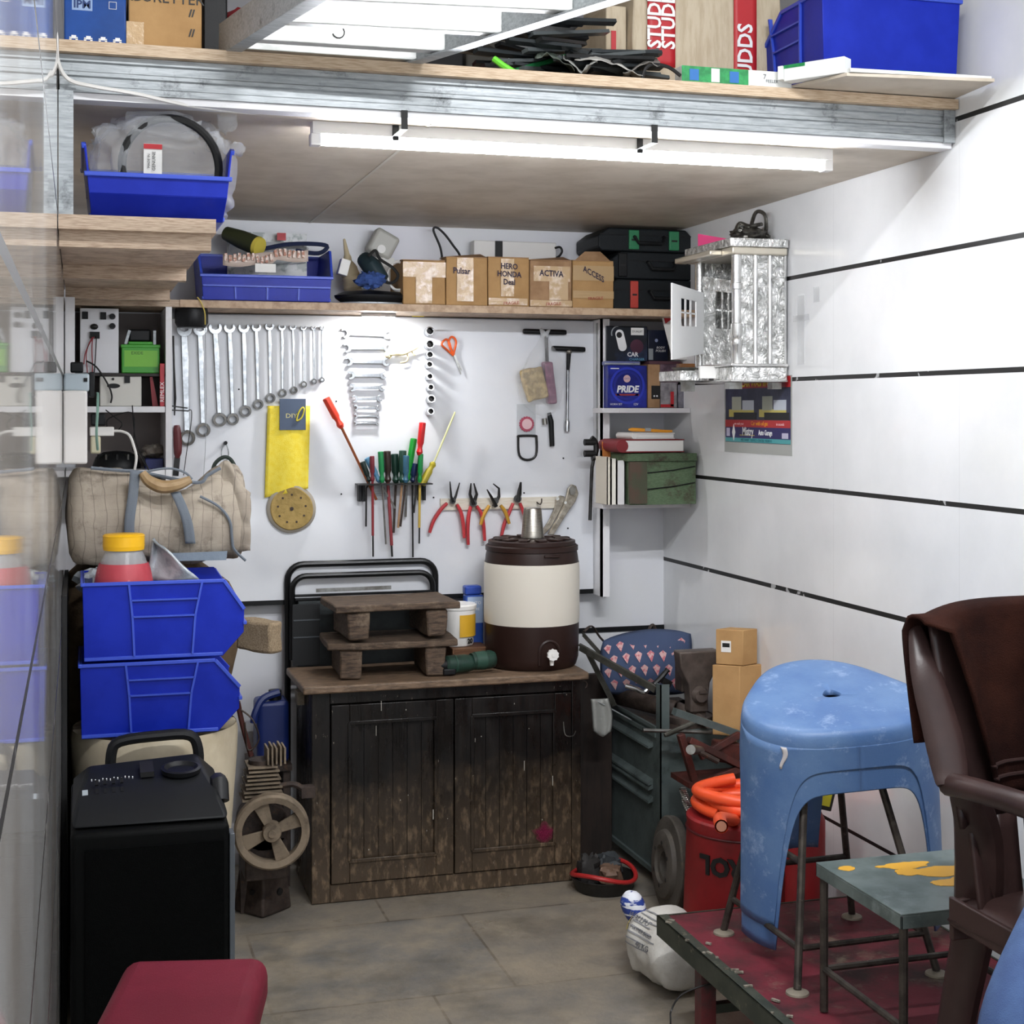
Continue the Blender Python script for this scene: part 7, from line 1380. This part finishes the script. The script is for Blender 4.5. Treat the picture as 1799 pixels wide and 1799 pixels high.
# ---------- brown plastic armchair with towel ----------
brp=mat('brown_chair_plastic','#382826',.36,col2='#2c1f1e',ns=6,bump=.08,bs=250,spec=.4)
ac=T('armchair','dark brown plastic armchair standing on the red platform','chair',(1.68,2.0,ZP))
xa,xb=1.405,1.912; yb2=2.24
def bk(u,v):   # backrest shell, u across, v up
    x=xa+.01+(xb-xa-.02)*u; z=.62+.495*v; e=abs(2*u-1); y=yb2+.05*v-.07*e**3*(1-.55*v)-.02*(1-v); z2=z-.02*e**4*v
    return V((x+(.02*(1-v)*(1 if u<.5 else -1))*e**4,y,z2))
P(ac,'backrest',M().grid(lambda u,v:bk(u,.3+.7*v),30,16),brp,solid=.009,ang=60)
for k in range(6):
    u0=.07+.145*k; P(ac,'back_slat',M().grid(lambda u,v:bk(u0+.105*u,-.12+.43*v),4,8),brp,solid=.008,ang=60)
for s_,x in ((0,xa),(1,xb)):
    sg=1 if s_==0 else -1
    wing=smooth([(x+sg*.005,yb2+.045,1.09),(x-sg*.004,yb2+.0,1.02),(x+sg*.004,yb2-.04,.92),(x+sg*.005,yb2-.06,.865),(x+sg*.0,yb2-.075,.838)],5)
    P(ac,'wing',M().tube([V(p)+V((0,.01,0)) for p in wing],[.012,.015,.018,.021,.024,.027,.029,.031,.032,.033,.034,.034,.034,.033,.033,.032,.031,.03,.029,.028,.026][:len(wing)],12,flat=.42),brp)
    arm=smooth([(x+sg*.004,yb2-.05,.838),(x,yb2-.12,.848),(x-sg*.004,yb2-.28,.86),(x,yb2-.4,.856),(x+sg*.01,yb2-.47,.82),(x+sg*.015,yb2-.485,.75)],5)
    P(ac,'armrest',M().tube(arm,[.02]*len(arm),12),brp)
    P(ac,'leg',M().tube(smooth([(x+sg*.03,yb2-.06,.83),(x+sg*.08,yb2-.02,.74),(x+sg*.09,yb2+.0,.6),(x+sg*.078,yb2+.035,.42),(x+sg*.062,yb2+.06,ZP+.001)],5),[.03,.033,.036,.038,.04,.042,.043,.043,.043,.042,.04,.038,.036,.035,.034,.033,.032,.031,.03,.03,.029],10,flat=.7),brp)
    P(ac,'leg',M().tube(smooth([(x+sg*.015,yb2-.485,.75),(x+sg*.02,yb2-.47,.6),(x+sg*.01,yb2-.48,.42),(x-sg*.005,yb2-.5,ZP+.001)],5),[.028,.03,.033,.034,.034,.033,.033,.032,.031,.031,.03,.03,.029,.028,.028,.028],10,flat=.7),brp)
P(ac,'seat',M().grid(lambda u,v:V((xa+.03+(xb-xa-.06)*u,yb2-.47+.46*v,.66-.02*sin(pi*u)*sin(pi*v)-.03*v-.04*abs(2*u-1)**10)),20,14),brp,solid=.012,ang=60)
P(ac,'seat_apron',M().bx(xa+.03,yb2-.475,.59,xb-.03,yb2-.463,.655).bx(xa+.028,yb2-.46,.585,xa+.038,yb2-.01,.635).bx(xb-.038,yb2-.46,.585,xb-.028,yb2-.01,.635).bx(xa+.03,yb2-.02,.56,xb-.03,yb2-.008,.63),brp,bev=.003)
twm=mat('brown_towel','#22110e',.95,col2='#3a1f17',ns=8,lo=.4,hi=.75,bump=.9,bs=420,spec=.1)
def twf(u,v):   # over the back: v 0 rear hem .. .42 crest .. 1 front hem
    uu=-.055+1.04*u
    if v<.34: q=(.34-v)/.34; p=bk(max(uu,0),1.0-.42*q); return p+V((min(uu,0)*.5-.014*(1-u)**8*q**.5,.04+.006*sin(8*u),.0))
    if v<.46: q=(v-.34)/.12; p=bk(max(uu,0),1.); return p+V((min(uu,0)*.5,.03*cos(pi*q),.012*sin(pi*q)+.006))
    q=(v-.46)/.54; p=bk(max(uu,0)+(.015+.2*q)*(1-u),1.0-.62*q); return p+V((0,-.03+.004*q-.006*sin(7*u+3*q)*q-.004*NZ2.noise(V((u*6,q*6,1)))-.034*max(0,.14-u)*7*(1-q)**.5,0))
tw=T('towel','dark brown terry towel draped over the brown armchair back','towel',(1.66,2.26,.83)); P(tw,'cloth',M().grid(twf,36,48),twm,solid=.007,ang=80)
for q in (.905,.945): P(tw,'hem_band',M().tube([twf(u/20,q)+V((0,-.0045,0)) for u in range(21)],.0035,6),mat('towel_band','#2a1512',.9))
# ---------- seated person, mostly outside the frame ----------
pr=T('person','person in light blue jeans seated in the brown armchair, knee at the frame corner','person',(1.7,2.0,ZP))
jean=mat('light_denim','#2c4168',.85,col2='#385077',ns=12,bump=.4,bs=500); skin=mat('skin','#8a5f48',.5); shirtm=mat('grey_shirt','#6f7478',.9)
def skinmesh(name,par,vs,es,ma,root=0,sub=2):
    me=bpy.data.meshes.new(name); rl=rootloc(par); me.from_pydata([V(p)-rl for p,_ in vs],es,[]); o=bpy.data.objects.new(name,me); C.objects.link(o); o.parent=par; me.materials.append(ma)
    md=o.modifiers.new('skin','SKIN'); md.use_smooth_shade=True
    for i,(p,r) in enumerate(vs): sv=me.skin_vertices[0].data[i]; sv.radius=(r,r) if isinstance(r,(int,float)) else r; sv.use_root=(i==root)
    s2=o.modifiers.new('sub','SUBSURF'); s2.levels=s2.render_levels=sub; return o
body=[((1.745,2.06,.78),.13),((1.75,2.10,.93),.12),((1.76,2.12,1.08),.135),((1.765,2.11,1.2),.12),((1.77,2.09,1.29),.055),((1.775,2.07,1.36),.06),
 ((1.69,2.08,.775),.08),((1.335,1.77,.70),.068),((1.212,1.685,.645),.062),((1.205,1.68,.54),.056),((1.25,1.74,.38),.04),((1.25,1.76,.31),.036),
 ((1.84,2.06,.775),.08),((1.84,1.80,.79),.066),((1.845,1.66,.75),.058),((1.845,1.64,.6),.05),((1.845,1.68,.38),.04),((1.845,1.70,.31),.036),
 ((1.60,2.10,1.19),.058),((1.66,1.98,.98),.046),((1.70,1.86,.92),.038),((1.90,2.10,1.19),.055),((1.90,1.96,.99),.044),((1.86,1.84,.92),.036)]
edges=[(0,1),(1,2),(2,3),(3,4),(4,5),(0,6),(6,7),(7,8),(8,9),(9,10),(10,11),(0,12),(12,13),(13,14),(14,15),(15,16),(16,17),(3,18),(18,19),(19,20),(3,21),(21,22),(22,23)]
bo=skinmesh('body',pr,body,edges,skin)
jn=[((1.745,2.06,.78),.138),((1.75,2.085,.86),.132)]+[(p,r+.024) for p,r in body[6:12]]+[(p,r+.024) for p,r in body[12:18]]
skinmesh('jeans',pr,jn,[(0,1),(0,2),(2,3),(3,4),(4,5),(5,6),(6,7),(0,8),(8,9),(9,10),(10,11),(11,12),(12,13)],jean)
st=[((1.745,2.07,.80),.15),(body[1][0],.145)]+[(p,r+.02) for p,r in body[2:4]]+[((1.768,2.10,1.26),.085)]+[((1.60,2.10,1.19),.07),((1.635,2.03,1.07),.06),((1.90,2.10,1.19),.066),((1.90,2.02,1.08),.058)]
skinmesh('shirt',pr,st,[(0,1),(1,2),(2,3),(3,4),(3,5),(5,6),(3,7),(7,8)],shirtm)
hd=(1.778,2.05,1.47); raw=[bo]
for (wx,wy,wz),s_ in (((1.70,1.86,.92),1),((1.86,1.84,.92),-1)):
    hv=[((wx,wy,wz),.03),((wx,wy-.05,wz-.01),(.034,.018)),((wx,wy-.09,wz-.016),(.034,.016))]; he=[(0,1),(1,2)]
    for k in range(4):
        b=len(hv); dx=(-.03+.02*k); Ls=(.06,.07,.066,.052)[k]; hv+=[((wx+dx,wy-.11,wz-.02),.0085),((wx+dx*1.1,wy-.11-Ls*.5,wz-.028),.008),((wx+dx*1.1,wy-.11-Ls*.85,wz-.05),.007)]; he+=[(2,b),(b,b+1),(b+1,b+2)]
    b=len(hv); hv+=[((wx+s_*.035,wy-.05,wz-.015),.011),((wx+s_*.05,wy-.085,wz-.025),.009)]; he+=[(1,b),(b,b+1)]
    raw.append(skinmesh('hand',pr,hv,he,skin,0,2))
bpy.context.view_layer.update(); dgr=bpy.context.evaluated_depsgraph_get(); bm=M()
for o in raw:
    me=bpy.data.meshes.new_from_object(o.evaluated_get(dgr)); me.transform(Mx.Translation(pr.location)); bm.b.from_mesh(me); bpy.data.meshes.remove(me)
for o in raw: bpy.data.objects.remove(o)
hb=M(); hb.ball(hd,(.075,.092,.115),24).ball((hd[0],hd[1]-.092,hd[2]-.008),(.013,.02,.022),10)
for s_ in (-1,1): hb.ball((hd[0]+s_*.074,hd[1],hd[2]-.005),(.014,.02,.03),10)
bmesh.ops.recalc_face_normals(hb.b,faces=hb.b.faces[:]); me=bpy.data.meshes.new('h'); hb.b.to_mesh(me); hb.b.free(); bm.b.from_mesh(me); bpy.data.meshes.remove(me)
bo=P(pr,'body',bm,skin,ang=80,recalc=False)
h=P(pr,'hair',M().ball((hd[0],hd[1]+.016,hd[2]+.024),(.08,.094,.105),20),black_pl)
for s_ in (-1,1): P(pr,'eye',M().ball((hd[0]+s_*.03,hd[1]-.08,hd[2]+.012),(.012,.01,.008),10),white_pl)
P(pr,'mouth',M().ball((hd[0],hd[1]-.082,hd[2]-.05),(.024,.01,.007),10),mat('lips','#7a4640',.5))
for fx,fy in ((1.25,1.73),(1.845,1.66)): P(pr,'shoe',M().tube(smooth([(fx,fy+.06,ZP+.045),(fx,fy-.02,ZP+.045),(fx,fy-.12,ZP+.035),(fx,fy-.18,ZP+.03)],3),[.036,.042,.043,.042,.041,.042,.04,.038,.034,.022],12,flat=.8),black_pl)
